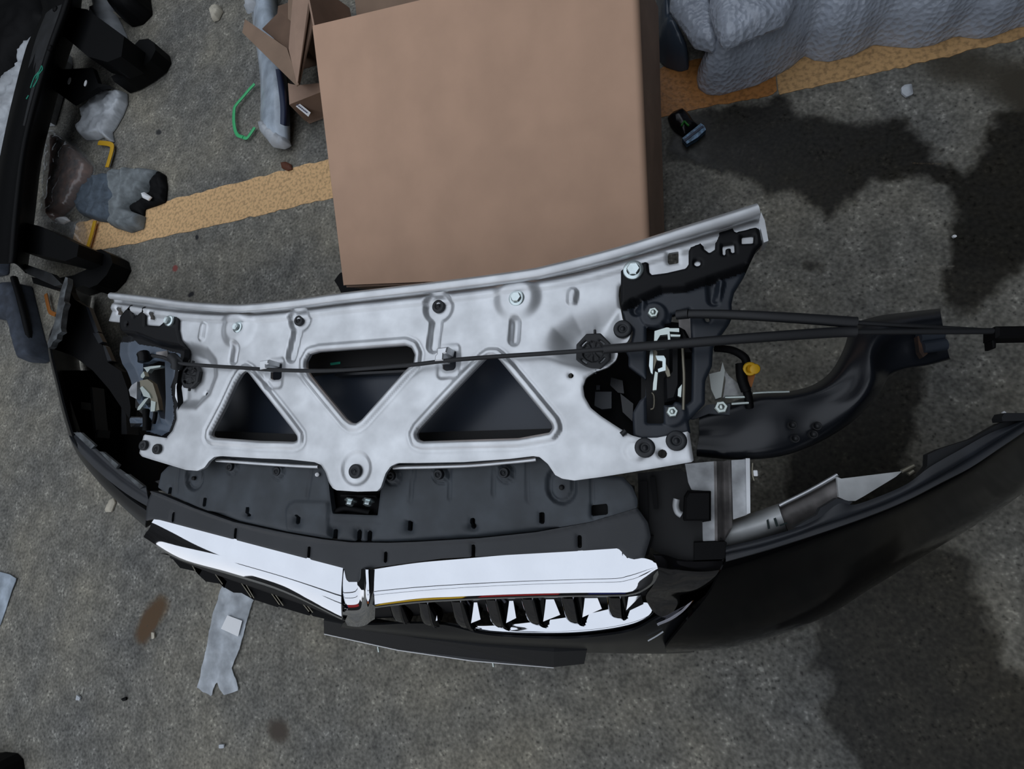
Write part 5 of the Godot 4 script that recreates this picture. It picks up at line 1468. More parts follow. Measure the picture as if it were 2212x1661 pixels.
	loft(g, [
		[Vector3(0.09, 0.44, 0.0979), Vector3(0.1347, 0.44, 0.0847), Vector3(0.1807, 0.44, 0.0686), Vector3(0.2112, 0.44, 0.0536), Vector3(0.2384, 0.44, 0.0326), Vector3(0.2571, 0.44, 0.0333), Vector3(0.2876, 0.44, 0.0213), Vector3(0.3213, 0.44, 0.004), Vector3(0.3499, 0.44, -0.019), Vector3(0.3885, 0.44, -0.0435), Vector3(0.4209, 0.44, -0.0634), Vector3(0.4508, 0.44, -0.0769), Vector3(0.5087, 0.44, -0.1128)],
		[Vector3(0.0891, 0.444, 0.1044), Vector3(0.1334, 0.444, 0.0918), Vector3(0.1792, 0.444, 0.0751), Vector3(0.2093, 0.444, 0.062), Vector3(0.237, 0.444, 0.051), Vector3(0.2603, 0.444, 0.0416), Vector3(0.2906, 0.444, 0.0284), Vector3(0.3218, 0.444, 0.0118), Vector3(0.3527, 0.444, -0.0068), Vector3(0.3887, 0.444, -0.03), Vector3(0.4212, 0.444, -0.0528), Vector3(0.4515, 0.444, -0.0741), Vector3(0.5057, 0.444, -0.1098)],
		[Vector3(0.0897, 0.436, 0.1094), Vector3(0.1345, 0.436, 0.0966), Vector3(0.1807, 0.436, 0.0791), Vector3(0.2112, 0.436, 0.0658), Vector3(0.2403, 0.436, 0.054), Vector3(0.2639, 0.436, 0.0444), Vector3(0.2944, 0.436, 0.0311), Vector3(0.3259, 0.436, 0.0144), Vector3(0.3571, 0.436, -0.0045), Vector3(0.3934, 0.436, -0.0279), Vector3(0.4261, 0.436, -0.0509), Vector3(0.4567, 0.436, -0.0724), Vector3(0.5106, 0.436, -0.1092)],
		[Vector3(0.0889, 0.438, 0.1187), Vector3(0.1349, 0.438, 0.1026), Vector3(0.182, 0.438, 0.085), Vector3(0.2116, 0.438, 0.0736), Vector3(0.2406, 0.438, 0.0618), Vector3(0.2646, 0.438, 0.0516), Vector3(0.2962, 0.438, 0.0371), Vector3(0.3274, 0.438, 0.021), Vector3(0.3583, 0.438, 0.0027), Vector3(0.3941, 0.438, -0.0182), Vector3(0.4268, 0.438, -0.0424), Vector3(0.4569, 0.438, -0.065), Vector3(0.5088, 0.438, -0.1059)]], 4, 3, 0.003)
	part(bp, "top_flange", g, M.flange, "dusty dark top flange of the bumper")
	g = G.new()
	loft(g, [
		[Vector3(-1.3203, 0.438, -0.0877), Vector3(-1.2981, 0.438, -0.0754), Vector3(-1.2496, 0.438, -0.0492), Vector3(-1.1673, 0.438, -0.0054), Vector3(-1.0705, 0.438, 0.0355)],
		[Vector3(-1.3178, 0.442, -0.0796), Vector3(-1.2917, 0.442, -0.0642), Vector3(-1.2343, 0.442, -0.032), Vector3(-1.1432, 0.442, 0.0168), Vector3(-1.0572, 0.442, 0.0528)],
		[Vector3(-1.336, 0.434, -0.0739), Vector3(-1.309, 0.434, -0.0561), Vector3(-1.2474, 0.434, -0.0217), Vector3(-1.1497, 0.434, 0.027), Vector3(-1.0632, 0.434, 0.063)],
		[Vector3(-1.3432, 0.438, -0.078), Vector3(-1.3052, 0.438, -0.0429), Vector3(-1.2216, 0.438, 0.0076), Vector3(-1.1265, 0.438, 0.0526), Vector3(-1.0514, 0.438, 0.0799)]], 4, 3, 0.003)
	part(bp, "top_flange", g, M.flange, "dusty dark top flange of the bumper")
	for q in [[Vector3(-1.3237, 0.443, -0.084), Vector3(-1.2984, 0.443, -0.0837), Vector3(-1.2427, 0.443, -0.0531), Vector3(-1.2542, 0.443, -0.0447)], [Vector3(-1.2256, 0.443, -0.0394), Vector3(-1.2134, 0.443, -0.0383), Vector3(-1.1565, 0.443, -0.0095), Vector3(-1.1632, 0.443, -0.0013)], [Vector3(-1.1346, 0.443, 0.0106), Vector3(-1.1233, 0.443, 0.0104), Vector3(-1.0704, 0.443, 0.0354), Vector3(-1.0801, 0.443, 0.0415)]]:
		g = G.new()
		slab(g, q, Vector3(0, -0.006, 0))
		part(bp, "slotted_rib", g, M.rib)
	# moulded shelf that hooks over the crash beam
	g = G.new()
	slab(g, [Vector3(0.1802, 0.44, 0.0674), Vector3(0.2105, 0.44, 0.0486), Vector3(0.2153, 0.44, 0.0396), Vector3(0.2369, 0.44, 0.0252), Vector3(0.2553, 0.44, 0.0297), Vector3(0.2296, 0.44, 0.0541)], Vector3(0, -0.012, 0))
	part(bp, "moulded_shelf", g, M.flange)
	g = G.new()
	slab(g, [Vector3(0.3388, 0.432, -0.0054), Vector3(0.3501, 0.432, -0.0204), Vector3(0.3524, 0.432, -0.0353), Vector3(0.3668, 0.432, -0.0428), Vector3(0.4042, 0.432, -0.0563), Vector3(0.4368, 0.432, -0.0768), Vector3(0.4562, 0.432, -0.0826), Vector3(0.46, 0.432, -0.0697), Vector3(0.4222, 0.432, -0.0427), Vector3(0.3923, 0.432, -0.0232), Vector3(0.3567, 0.432, -0.0032)], Vector3(0, -0.012, 0))
	part(bp, "end_hook", g, M.holder)
	g = G.new()
	slab(g, [Vector3(0.4326, 0.445, -0.0828), Vector3(0.4363, 0.445, -0.0888), Vector3(0.497, 0.445, -0.0873), Vector3(0.4958, 0.445, -0.0797), Vector3(0.4328, 0.445, -0.0779)], Vector3(0, -0.02, 0))
	part(bp, "end_hook", g, M.holder)
	# far wing edge with its light as pale colour, and clip strip inside it
	g = G.new()
	slab(g, [Vector3(-1.4472, 0.452, -0.4867), Vector3(-1.4375, 0.452, -0.483), Vector3(-1.4332, 0.452, -0.4674), Vector3(-1.4357, 0.452, -0.445), Vector3(-1.4338, 0.452, -0.4198), Vector3(-1.4268, 0.452, -0.4129), Vector3(-1.431, 0.452, -0.3972), Vector3(-1.4285, 0.452, -0.3699), Vector3(-1.4257, 0.452, -0.3477), Vector3(-1.4194, 0.452, -0.3375), Vector3(-1.433, 0.452, -0.3313), Vector3(-1.4329, 0.452, -0.3192), Vector3(-1.4448, 0.452, -0.3128), Vector3(-1.4482, 0.452, -0.301), Vector3(-1.4573, 0.452, -0.2967), Vector3(-1.4644, 0.452, -0.3093), Vector3(-1.4575, 0.452, -0.3331), Vector3(-1.4531, 0.452, -0.372), Vector3(-1.4551, 0.452, -0.4093), Vector3(-1.4553, 0.452, -0.447)], Vector3(0, -0.012, 0))
	part(bp, "lit_edge", g, M.rib, "edge of the far wing with the light on it as pale colour")
	g = G.new()
	slab(g, [Vector3(-1.5333, 0.4, -0.5102), Vector3(-1.5121, 0.4, -0.473), Vector3(-1.4912, 0.4, -0.4497), Vector3(-1.4538, 0.4, -0.4304), Vector3(-1.438, 0.4, -0.4237), Vector3(-1.421, 0.4, -0.399), Vector3(-1.3858, 0.4, -0.3556), Vector3(-1.3555, 0.4, -0.3162), Vector3(-1.3038, 0.4, -0.2668), Vector3(-1.3198, 0.4, -0.2653), Vector3(-1.2649, 0.4, -0.2386), Vector3(-1.2317, 0.4, -0.1907), Vector3(-1.2124, 0.4, -0.1468), Vector3(-1.209, 0.4, -0.1187), Vector3(-1.2436, 0.4, -0.1476), Vector3(-1.2979, 0.4, -0.1955), Vector3(-1.3681, 0.4, -0.2462), Vector3(-1.4473, 0.4, -0.2873), Vector3(-1.541, 0.4, -0.3159), Vector3(-1.5255, 0.4, -0.3379), Vector3(-1.5174, 0.4, -0.3735)], Vector3(0, -0.015, 0))
	part(bp, "wing_liner", g, M.dark, "black inner liner of the far wing")
	for q in [[Vector3(-1.4313, 0.405, -0.4226), Vector3(-1.4178, 0.405, -0.4175), Vector3(-1.3657, 0.405, -0.3476), Vector3(-1.3765, 0.405, -0.3434)], [Vector3(-1.3855, 0.405, -0.3453), Vector3(-1.365, 0.405, -0.345), Vector3(-1.3417, 0.405, -0.3187), Vector3(-1.3558, 0.405, -0.3148)], [Vector3(-1.3412, 0.404, -0.3104), Vector3(-1.3302, 0.404, -0.306), Vector3(-1.2994, 0.404, -0.2668), Vector3(-1.3142, 0.404, -0.2677)]]:
		g = G.new()
		slab(g, q, Vector3(0, -0.01, 0))
		part(bp, "liner_clip", g, M.rail)
	for q in [[Vector3(-1.4837, 0.33, -0.2203), Vector3(-1.4746, 0.33, -0.2199), Vector3(-1.4446, 0.33, -0.1377), Vector3(-1.4265, 0.33, -0.094), Vector3(-1.4353, 0.33, -0.0941), Vector3(-1.4553, 0.33, -0.1379)], [Vector3(-1.5132, 0.33, -0.1801), Vector3(-1.5077, 0.33, -0.1799), Vector3(-1.5004, 0.33, -0.1592), Vector3(-1.5059, 0.33, -0.1593)], [Vector3(-1.357, 0.33, -0.1915), Vector3(-1.3502, 0.33, -0.1912), Vector3(-1.3271, 0.33, -0.1352), Vector3(-1.3131, 0.33, -0.0891), Vector3(-1.3331, 0.33, -0.0893), Vector3(-1.3411, 0.33, -0.1233)], [Vector3(-1.4351, 0.33, -0.1002), Vector3(-1.4217, 0.33, -0.1025), Vector3(-1.4199, 0.33, -0.0816), Vector3(-1.4265, 0.33, -0.0731)]]:
		g = G.new()
		slab(g, q, Vector3(0, -0.03, 0))
		part(bp, "inner_rib", g, M.holder)
	g = G.new()
	slab(g, [Vector3(-1.8177, 0.22, -0.3077), Vector3(-1.6477, 0.22, -0.2992), Vector3(-1.511, 0.22, -0.2217), Vector3(-1.4298, 0.22, -0.1103), Vector3(-1.3387, 0.22, -0.0185), Vector3(-1.3145, 0.22, 0.0568), Vector3(-1.3575, 0.22, 0.0577), Vector3(-1.4853, 0.22, 0.0087), Vector3(-1.653, 0.22, -0.0852)], Vector3(0, -0.02, 0))
	part(bp, "inner_tray", g, M.void)
	# licence plate holder bolted to the nose
	var ph := latch(fe, "plate_holder")
	g = G.new()
	slab(g, [Vector3(-0.7278, 0.25, 0.325), Vector3(-0.6423, 0.25, 0.33), Vector3(-0.4987, 0.245, 0.3389), Vector3(-0.3556, 0.24, 0.341), Vector3(-0.2081, 0.235, 0.3365), Vector3(-0.2177, 0.19, 0.3803), Vector3(-0.392, 0.195, 0.3859), Vector3(-0.5656, 0.2, 0.3827), Vector3(-0.7574, 0.205, 0.3676)], Vector3(0, -0.012, -0.02))
	slab(g, [Vector3(-0.2081, 0.235, 0.3365), Vector3(-0.1455, 0.22, 0.3318), Vector3(-0.1573, 0.18, 0.3706), Vector3(-0.2177, 0.19, 0.3803)], Vector3(0, -0.012, -0.02))
	part(ph, "holder_frame", g, M.holder, "black plastic licence plate holder")
	g = G.new()
	slab(g, [Vector3(-0.7588, 0.203, 0.3693), Vector3(-0.5666, 0.198, 0.3844), Vector3(-0.3927, 0.193, 0.3875), Vector3(-0.2181, 0.188, 0.3819), Vector3(-0.2187, 0.185, 0.3843), Vector3(-0.3938, 0.19, 0.3903), Vector3(-0.5682, 0.195, 0.3872), Vector3(-0.7608, 0.2, 0.372)], Vector3(0, -0.07, -0.012))
	part(ph, "plate_edge", g, M.white, "bright edge of the plate")
	for q in [Vector3(-0.625, 0.185, 0.3872), Vector3(-0.3506, 0.18, 0.387)]:
		g = G.new()
		tube(g, [q, q + Vector3(0, -0.004, 0.012)], 0.003, 8, 1)
		part(ph, "screw_tip", g, M.steel)


func innards(fe: Node3D) -> void:
	var g := G.new()
	# dark radiator pack below the openings
	g = G.new()
	var top := [Vector3(-1.0116, 0.4, -0.2283), Vector3(-0.7402, 0.4, -0.2454), Vector3(-0.4505, 0.4, -0.2521), Vector3(-0.1688, 0.4, -0.2333), Vector3(-0.1408, 0.4, -0.0533), Vector3(-0.1775, 0.4, -0.0414), Vector3(-0.6474, 0.4, -0.0414), Vector3(-0.979, 0.4, -0.0466)]
	slab(g, top, Vector3(0, -0.05, 0))
	var rd := part(fe, "radiator_pack", g, M.radiator, "dark radiator and fan shroud under the panel")
	g = G.new()
	slab(g, [Vector3(-0.6941, 0.435, -0.2588), Vector3(-0.4269, 0.435, -0.2502), Vector3(-0.4241, 0.435, -0.2019), Vector3(-0.5881, 0.435, -0.206), Vector3(-0.6864, 0.435, -0.1927)], Vector3(0, -0.02, 0))
	part(rd, "radiator_tank", g, M.void)
	g = G.new()
	slab(g, [Vector3(-0.5967, 0.43, -0.2248), Vector3(-0.4428, 0.43, -0.2241), Vector3(-0.4414, 0.43, -0.2003), Vector3(-0.6019, 0.43, -0.1993)], Vector3(0, -0.02, 0))
	part(rd, "tank_rib", g, M.rail)
	g = G.new()
	slab(g, [Vector3(-0.6164, 0.425, -0.1972), Vector3(-0.4439, 0.425, -0.1961), Vector3(-0.4436, 0.425, -0.1916), Vector3(-0.6191, 0.425, -0.1916)], Vector3(0, -0.02, 0))
	part(rd, "tank_rib", g, M.rail)
	g = G.new()
	slab(g, [Vector3(-0.6228, 0.4365, -0.2161), Vector3(-0.5989, 0.4365, -0.2176), Vector3(-0.5984, 0.4365, -0.2128), Vector3(-0.6212, 0.4365, -0.2112)], Vector3(0, -0.001, 0))
	part(rd, "paint_mark", g, M.teal, "green paint mark")
	for q in [[Vector3(-0.9372, 0.43, -0.0847), Vector3(-0.6824, 0.43, -0.074), Vector3(-0.6794, 0.43, -0.0491), Vector3(-0.932, 0.43, -0.0548)], [Vector3(-0.4434, 0.43, -0.0741), Vector3(-0.1511, 0.43, -0.0786), Vector3(-0.1513, 0.43, -0.0476), Vector3(-0.4417, 0.43, -0.0458)]]:
		g = G.new()
		slab(g, q, Vector3(0, -0.03, 0))
		part(rd, "front_seal", g, M.void)
	# right-hand pocket under the panel
	g = G.new()
	slab(g, [Vector3(-0.1444, 0.37, -0.2264), Vector3(-0.0074, 0.37, -0.2349), Vector3(-0.0098, 0.37, -0.0704), Vector3(-0.0926, 0.37, -0.055), Vector3(-0.1457, 0.37, -0.0801)], Vector3(0, -0.02, 0))
	var hl := part(fe, "lamp_housing", g, M.dark, "black moulded lamp housing in the pocket beside the panel")
	for q in [[[Vector3(-0.0962, 0.42, -0.1409), Vector3(-0.0692, 0.42, -0.1399), Vector3(-0.0698, 0.42, -0.1117), Vector3(-0.0859, 0.42, -0.1105), Vector3(-0.0982, 0.42, -0.1171)], M.plate], [[Vector3(-0.0711, 0.4, -0.1686), Vector3(-0.0517, 0.4, -0.1621), Vector3(-0.05, 0.4, -0.1394), Vector3(-0.06, 0.4, -0.1414), Vector3(-0.073, 0.4, -0.1548)], M.rail], [[Vector3(-0.0562, 0.4, -0.1396), Vector3(-0.0352, 0.4, -0.1214), Vector3(-0.0377, 0.4, -0.0916), Vector3(-0.0532, 0.4, -0.1076)], M.rail], [[Vector3(-0.0968, 0.4, -0.1558), Vector3(-0.0904, 0.4, -0.1555), Vector3(-0.0905, 0.4, -0.1474), Vector3(-0.0969, 0.4, -0.1476)], M.plate]]:
		g = G.new()
		slab(g, q[0], Vector3(0, -0.02, 0))
		part(hl, "housing_rib", g, q[1])
	g = G.new()
	tube(g, [Vector3(-0.0493, 0.506, -0.0603), Vector3(-0.0425, 0.506, -0.0656)], 0.004, 8, 1)
	part(hl, "peg", g, M.rubber)
	# the pressed black rail running out on the near side
	g = G.new()
	loft(g, [
		[Vector3(0.0711, 0.36, -0.1098), Vector3(0.1155, 0.36, -0.1228), Vector3(0.1659, 0.36, -0.1384), Vector3(0.207, 0.36, -0.14), Vector3(0.2444, 0.36, -0.1493), Vector3(0.2725, 0.36, -0.1708), Vector3(0.2933, 0.36, -0.2056), Vector3(0.31, 0.36, -0.2438), Vector3(0.3419, 0.36, -0.2567), Vector3(0.3856, 0.36, -0.2606), Vector3(0.429, 0.36, -0.2627)],
		[Vector3(0.0661, 0.42, -0.0999), Vector3(0.1072, 0.42, -0.1099), Vector3(0.1539, 0.42, -0.123), Vector3(0.1952, 0.42, -0.1245), Vector3(0.2329, 0.42, -0.133), Vector3(0.2593, 0.42, -0.1516), Vector3(0.2841, 0.41, -0.1881), Vector3(0.3044, 0.4, -0.2236), Vector3(0.3309, 0.4, -0.2355), Vector3(0.3668, 0.4, -0.2413), Vector3(0.4083, 0.4, -0.2448)],
		[Vector3(0.0646, 0.425, -0.0796), Vector3(0.1052, 0.425, -0.0897), Vector3(0.1581, 0.425, -0.1064), Vector3(0.2019, 0.425, -0.108), Vector3(0.2449, 0.425, -0.1164), Vector3(0.2729, 0.43, -0.131), Vector3(0.2917, 0.435, -0.162), Vector3(0.3057, 0.43, -0.1914), Vector3(0.3275, 0.425, -0.2108), Vector3(0.3616, 0.42, -0.2196), Vector3(0.3984, 0.42, -0.2222)],
		[Vector3(0.0647, 0.41, -0.0627), Vector3(0.112, 0.41, -0.0623), Vector3(0.1633, 0.42, -0.0786), Vector3(0.2134, 0.42, -0.0861), Vector3(0.2545, 0.43, -0.0977), Vector3(0.2792, 0.44, -0.1143), Vector3(0.3003, 0.44, -0.1435), Vector3(0.3163, 0.42, -0.171), Vector3(0.3439, 0.4, -0.194), Vector3(0.3734, 0.4, -0.2006), Vector3(0.409, 0.4, -0.2066)],
		[Vector3(0.0602, 0.41, -0.043), Vector3(0.117, 0.41, -0.0387), Vector3(0.1678, 0.415, -0.044), Vector3(0.2185, 0.415, -0.061), Vector3(0.2622, 0.42, -0.0852), Vector3(0.2908, 0.425, -0.1109), Vector3(0.3124, 0.42, -0.1354), Vector3(0.3275, 0.41, -0.1546), Vector3(0.3501, 0.405, -0.1657), Vector3(0.3811, 0.4, -0.1707), Vector3(0.4098, 0.4, -0.1787)],
		[Vector3(0.0619, 0.38, -0.0341), Vector3(0.124, 0.38, -0.0291), Vector3(0.184, 0.38, -0.0344), Vector3(0.2366, 0.38, -0.0544), Vector3(0.2826, 0.38, -0.0836), Vector3(0.3128, 0.38, -0.1127), Vector3(0.3309, 0.38, -0.1363), Vector3(0.3426, 0.38, -0.1559), Vector3(0.3632, 0.38, -0.1656), Vector3(0.3973, 0.37, -0.1718), Vector3(0.4263, 0.37, -0.1795)],
		[Vector3(0.068, 0.3, -0.0423), Vector3(0.1362, 0.3, -0.0383), Vector3(0.202, 0.3, -0.044), Vector3(0.2561, 0.3, -0.0642), Vector3(0.3052, 0.3, -0.0948), Vector3(0.3377, 0.3, -0.1267), Vector3(0.3589, 0.3, -0.1526), Vector3(0.3717, 0.3, -0.174), Vector3(0.395, 0.3, -0.1847), Vector3(0.4273, 0.3, -0.1892), Vector3(0.4594, 0.3, -0.1974)]], 4, 4, 0.003)
	var rl := part(fe, "side_rail", g, M.rail, "pressed black steel rail bending out past the bumper")
	g = G.new()
	for q in [[Vector3(0.3662, 0.424, -0.2027), Vector3(0.3938, 0.424, -0.2048)], [Vector3(0.3682, 0.424, -0.1875), Vector3(0.3956, 0.424, -0.1898)]]:
		tube(g, q, 0.009, 10, 2)
	part(rl, "rail_flute", g, M.plate)
	g = G.new()
	slab(g, [Vector3(0.3643, 0.425, -0.204), Vector3(0.3721, 0.425, -0.2048), Vector3(0.3731, 0.425, -0.1774), Vector3(0.367, 0.425, -0.1724), Vector3(0.3637, 0.425, -0.1807)], Vector3(0, -0.01, 0))
	part(rl, "rust_gap", g, M.rust, "rusty gap near the rail end")
	for q in [Vector3(0.1923, 0.434, -0.0781), Vector3(0.1947, 0.432, -0.0586), Vector3(0.2243, 0.432, -0.0764), Vector3(0.2188, 0.431, -0.0645)]:
		g = G.new()
		lathe(g, q, Vector3.UP, [Vector2(0.006, -0.006), Vector2(0.0062, 0.001), Vector2(0.005, 0.002), Vector2(0.0042, -0.002), Vector2(0.0002, -0.003)], 14)
		part(rl, "rivet_hole", g, M.rubber)
	g = G.new()
	slab(g, [Vector3(0.076, 0.445, -0.1101), Vector3(0.1092, 0.445, -0.1106), Vector3(0.1068, 0.445, -0.0937), Vector3(0.0785, 0.445, -0.0965), Vector3(0.0569, 0.445, -0.0884), Vector3(0.0503, 0.445, -0.0892)], Vector3(0, -0.01, 0))
	part(rl, "mount_tab", g, M.plate)
	g = G.new()
	nut(g, Vector3(0.0952, 0.446, -0.1051), 0.010)
	part(rl, "nut", g, M.steel)
	g = G.new()
	tube(g, [Vector3(0.1417, 0.44, -0.1266), Vector3(0.1631, 0.44, -0.1272), Vector3(0.1908, 0.44, -0.1269)], 0.0018, 6, 3)
	tube(g, [Vector3(0.1028, 0.44, -0.1215), Vector3(0.1388, 0.44, -0.121)], 0.0022, 6, 2)
	tube(g, [Vector3(0.1112, 0.44, -0.1112), Vector3(0.135, 0.44, -0.1119)], 0.0022, 6, 2)
	part(rl, "bright_rod", g, M.steel)
	# clear bracket, wire and yellow plug
	g = G.new()
	slab(g, [Vector3(0.0826, 0.44, -0.1587), Vector3(0.0988, 0.44, -0.1623), Vector3(0.103, 0.44, -0.1768), Vector3(0.1055, 0.44, -0.1634), Vector3(0.0976, 0.44, -0.1217), Vector3(0.0895, 0.44, -0.1191), Vector3(0.0839, 0.44, -0.1352)], Vector3(0, -0.02, 0))
	var cb := part(fe, "lamp_bracket", g, M.clear_white, "cloudy clear plastic lamp bracket")
	g = G.new()
	slab(g, [Vector3(0.1022, 0.43, -0.1762), Vector3(0.1122, 0.43, -0.1564), Vector3(0.1349, 0.43, -0.1335), Vector3(0.1368, 0.43, -0.1234), Vector3(0.1015, 0.43, -0.1231), Vector3(0.1072, 0.43, -0.1507)], Vector3(0, -0.008, 0))
	part(cb, "bracket_web", g, M.clear)
	g = G.new()
	tube(g, [Vector3(0.095, 0.43, -0.2022), Vector3(0.1168, 0.44, -0.1952), Vector3(0.1322, 0.445, -0.1827), Vector3(0.1353, 0.445, -0.1724), Vector3(0.13, 0.445, -0.1611), Vector3(0.1312, 0.44, -0.1405), Vector3(0.1351, 0.44, -0.1225), Vector3(0.1375, 0.43, -0.1062)], 0.006, 8, 5)
	var wr := part(fe, "wiring", g, M.dark, "taped black wire")
	g = G.new()
	tube(g, [Vector3(0.1275, 0.445, -0.1714), Vector3(0.1273, 0.445, -0.1505), Vector3(0.1327, 0.442, -0.1294)], 0.0075, 8, 4)
	part(wr, "wire_tape", g, M.dark)
	g = G.new()
	lathe(g, Vector3(0.1385, 0.445, -0.1636), Vector3(0.1, 0.9, 0.3), [Vector2(0.010, -0.004), Vector2(0.0105, 0.006), Vector2(0.009, 0.008), Vector2(0.006, 0.008), Vector2(0.0055, 0.004), Vector2(0.0002, 0.004)], 16)
	lathe(g, Vector3(0.1448, 0.445, -0.1632), Vector3(0.1, 0.9, 0.3), [Vector2(0.0075, -0.004), Vector2(0.008, 0.006), Vector2(0.0065, 0.008), Vector2(0.0002, 0.008)], 14)
	part(wr, "plug", g, M.yellow, "yellow connector plug")
	g = G.new()
	slab(g, [Vector3(0.1333, 0.442, -0.1558), Vector3(0.1473, 0.442, -0.1552), Vector3(0.1408, 0.442, -0.1355), Vector3(0.1333, 0.442, -0.1372)], Vector3(0, -0.014, 0))
	part(wr, "plug_lock", g, M.amber, "amber plug lock")
	# aluminium crash beam end
	g = G.new()
	slab(g, [Vector3(0.0406, 0.435, -0.0205), Vector3(0.0843, 0.435, -0.025), Vector3(0.0785, 0.435, 0.0907), Vector3(0.06, 0.435, 0.0923), Vector3(0.0609, 0.435, 0.0652), Vector3(0.0726, 0.435, 0.0627), Vector3(0.0752, 0.435, 0.0197), Vector3(0.0479, 0.435, 0.0182), Vector3(0.0438, 0.435, 0.0073)], Vector3(0, -0.03, 0))
	var cr := part(fe, "crash_beam", g, M.alu_dull, "bare aluminium crash beam with welded end plates")
	g = G.new()
	loft(g, [[Vector3(0.0817, 0.435, -0.025), Vector3(0.0797, 0.435, 0.0189), Vector3(0.076, 0.435, 0.0909)], [Vector3(0.0924, 0.41, -0.0258), Vector3(0.0909, 0.41, 0.0193), Vector3(0.0875, 0.41, 0.0933)], [Vector3(0.101, 0.405, -0.026), Vector3(0.0994, 0.405, 0.0192), Vector3(0.0962, 0.405, 0.088)], [Vector3(0.1077, 0.415, -0.0272), Vector3(0.106, 0.415, 0.0188), Vector3(0.1036, 0.415, 0.0732)]], 4, 4, 0.004)
	part(cr, "beam_channel", g, M.alu_dirty)
	g = G.new()
	slab(g, [Vector3(0.1083, 0.42, -0.027), Vector3(0.129, 0.42, -0.0285), Vector3(0.1245, 0.42, 0.0532), Vector3(0.1051, 0.42, 0.0606)], Vector3(0, -0.03, 0))
	part(cr, "end_plate", g, M.alu_dull)
	g = G.new()
	slab(g, [Vector3(0.1275, 0.426, -0.0297), Vector3(0.1332, 0.426, -0.0297), Vector3(0.1281, 0.426, 0.05), Vector3(0.123, 0.426, 0.0522)], Vector3(0, -0.03, 0))
	part(cr, "plate_flange", g, M.alu)
	g = G.new()
	loft(g, [[Vector3(0.114, 0.3, 0.0731), Vector3(0.155, 0.3, 0.0562), Vector3(0.1915, 0.3, 0.0413)], [Vector3(0.1025, 0.375, 0.07), Vector3(0.1434, 0.375, 0.0558), Vector3(0.1769, 0.375, 0.042)], [Vector3(0.096, 0.4, 0.0818), Vector3(0.1407, 0.4, 0.0676), Vector3(0.1744, 0.4, 0.0528)], [Vector3(0.0932, 0.39, 0.1023), Vector3(0.1437, 0.39, 0.0847), Vector3(0.1803, 0.39, 0.0682)], [Vector3(0.0946, 0.36, 0.116), Vector3(0.1482, 0.36, 0.0976), Vector3(0.1886, 0.36, 0.0803)]], 4, 4, 0.004)
	part(cr, "beam_sleeve", g, M.alu_pale)
	g = G.new()
	loft(g, [[Vector3(0.1913, 0.3, 0.0443), Vector3(0.2348, 0.3, 0.0204), Vector3(0.2833, 0.3, -0.0092)], [Vector3(0.1798, 0.36, 0.0456), Vector3(0.2216, 0.36, 0.0232), Vector3(0.2663, 0.36, -0.0044)], [Vector3(0.1818, 0.375, 0.0599), Vector3(0.2211, 0.375, 0.0406), Vector3(0.2625, 0.375, 0.0176)], [Vector3(0.191, 0.36, 0.0816), Vector3(0.2307, 0.36, 0.0619), Vector3(0.2674, 0.36, 0.04)]], 4, 4, 0.004)
	part(cr, "beam_tube", g, M.alu_dirty)
	g = G.new()
	tube(g, [Vector3(0.1783, 0.372, 0.0408), Vector3(0.2195, 0.372, 0.0187), Vector3(0.2616, 0.372, -0.0071)], 0.003, 6, 3)
	part(cr, "tube_rim", g, M.alu)
	g = G.new()
	slab(g, [Vector3(0.2583, 0.38, -0.0042), Vector3(0.264, 0.38, -0.0016), Vector3(0.3419, 0.38, -0.0135), Vector3(0.333, 0.38, -0.0054), Vector3(0.2899, 0.38, 0.0235), Vector3(0.2786, 0.38, 0.0305), Vector3(0.268, 0.38, 0.0308), Vector3(0.2577, 0.38, 0.0257)], Vector3(0, -0.006, 0))
	part(cr, "end_blade", g, M.alu_pale, "bent aluminium blade at the beam end")
	g = G.new()
	tube(g, [Vector3(0.3332, 0.4, -0.0131), Vector3(0.349, 0.4, -0.0211)], 0.003, 6, 1)
	tube(g, [Vector3(0.3405, 0.4, -0.0093), Vector3(0.3475, 0.4, -0.0133)], 0.003, 6, 1)
	part(cr, "stud", g, M.brassy)
	# marks painted on the sleeve
	g = G.new()
	slab(g, [Vector3(0.1531, 0.4035, 0.0614), Vector3(0.1557, 0.4035, 0.0593), Vector3(0.1571, 0.4035, 0.0733), Vector3(0.154, 0.4035, 0.0741)], Vector3(0, -0.001, 0))
	slab(g, [Vector3(0.1627, 0.4035, 0.0584), Vector3(0.1659, 0.4035, 0.0569), Vector3(0.1686, 0.4035, 0.0688), Vector3(0.1654, 0.4035, 0.0702)], Vector3(0, -0.001, 0))
	slab(g, [Vector3(0.17, 0.4035, 0.0674), Vector3(0.1802, 0.4035, 0.063), Vector3(0.1806, 0.4035, 0.0649), Vector3(0.171, 0.4035, 0.0693)], Vector3(0, -0.001, 0))
	part(cr, "paint_mark", g, M.teal_dark, "dark green paint marks")
	# lamp bracket and block at the grille corner
	g = G.new()
	slab(g, [Vector3(-0.0306, 0.425, -0.0057), Vector3(0.0339, 0.425, -0.0136), Vector3(0.0468, 0.425, -0.0011), Vector3(0.0497, 0.425, 0.0212), Vector3(0.0629, 0.425, 0.0673), Vector3(0.0934, 0.425, 0.0938), Vector3(0.0906, 0.425, 0.1174), Vector3(0.0469, 0.425, 0.1228), Vector3(0.0074, 0.425, 0.1199), Vector3(-0.0192, 0.425, 0.1052), Vector3(-0.0323, 0.425, 0.0852)], Vector3(0, -0.05, 0))
	var lk := part(fe, "lamp_frame", g, M.void, "black plastic lamp frame at the grille corner")
	g = G.new()
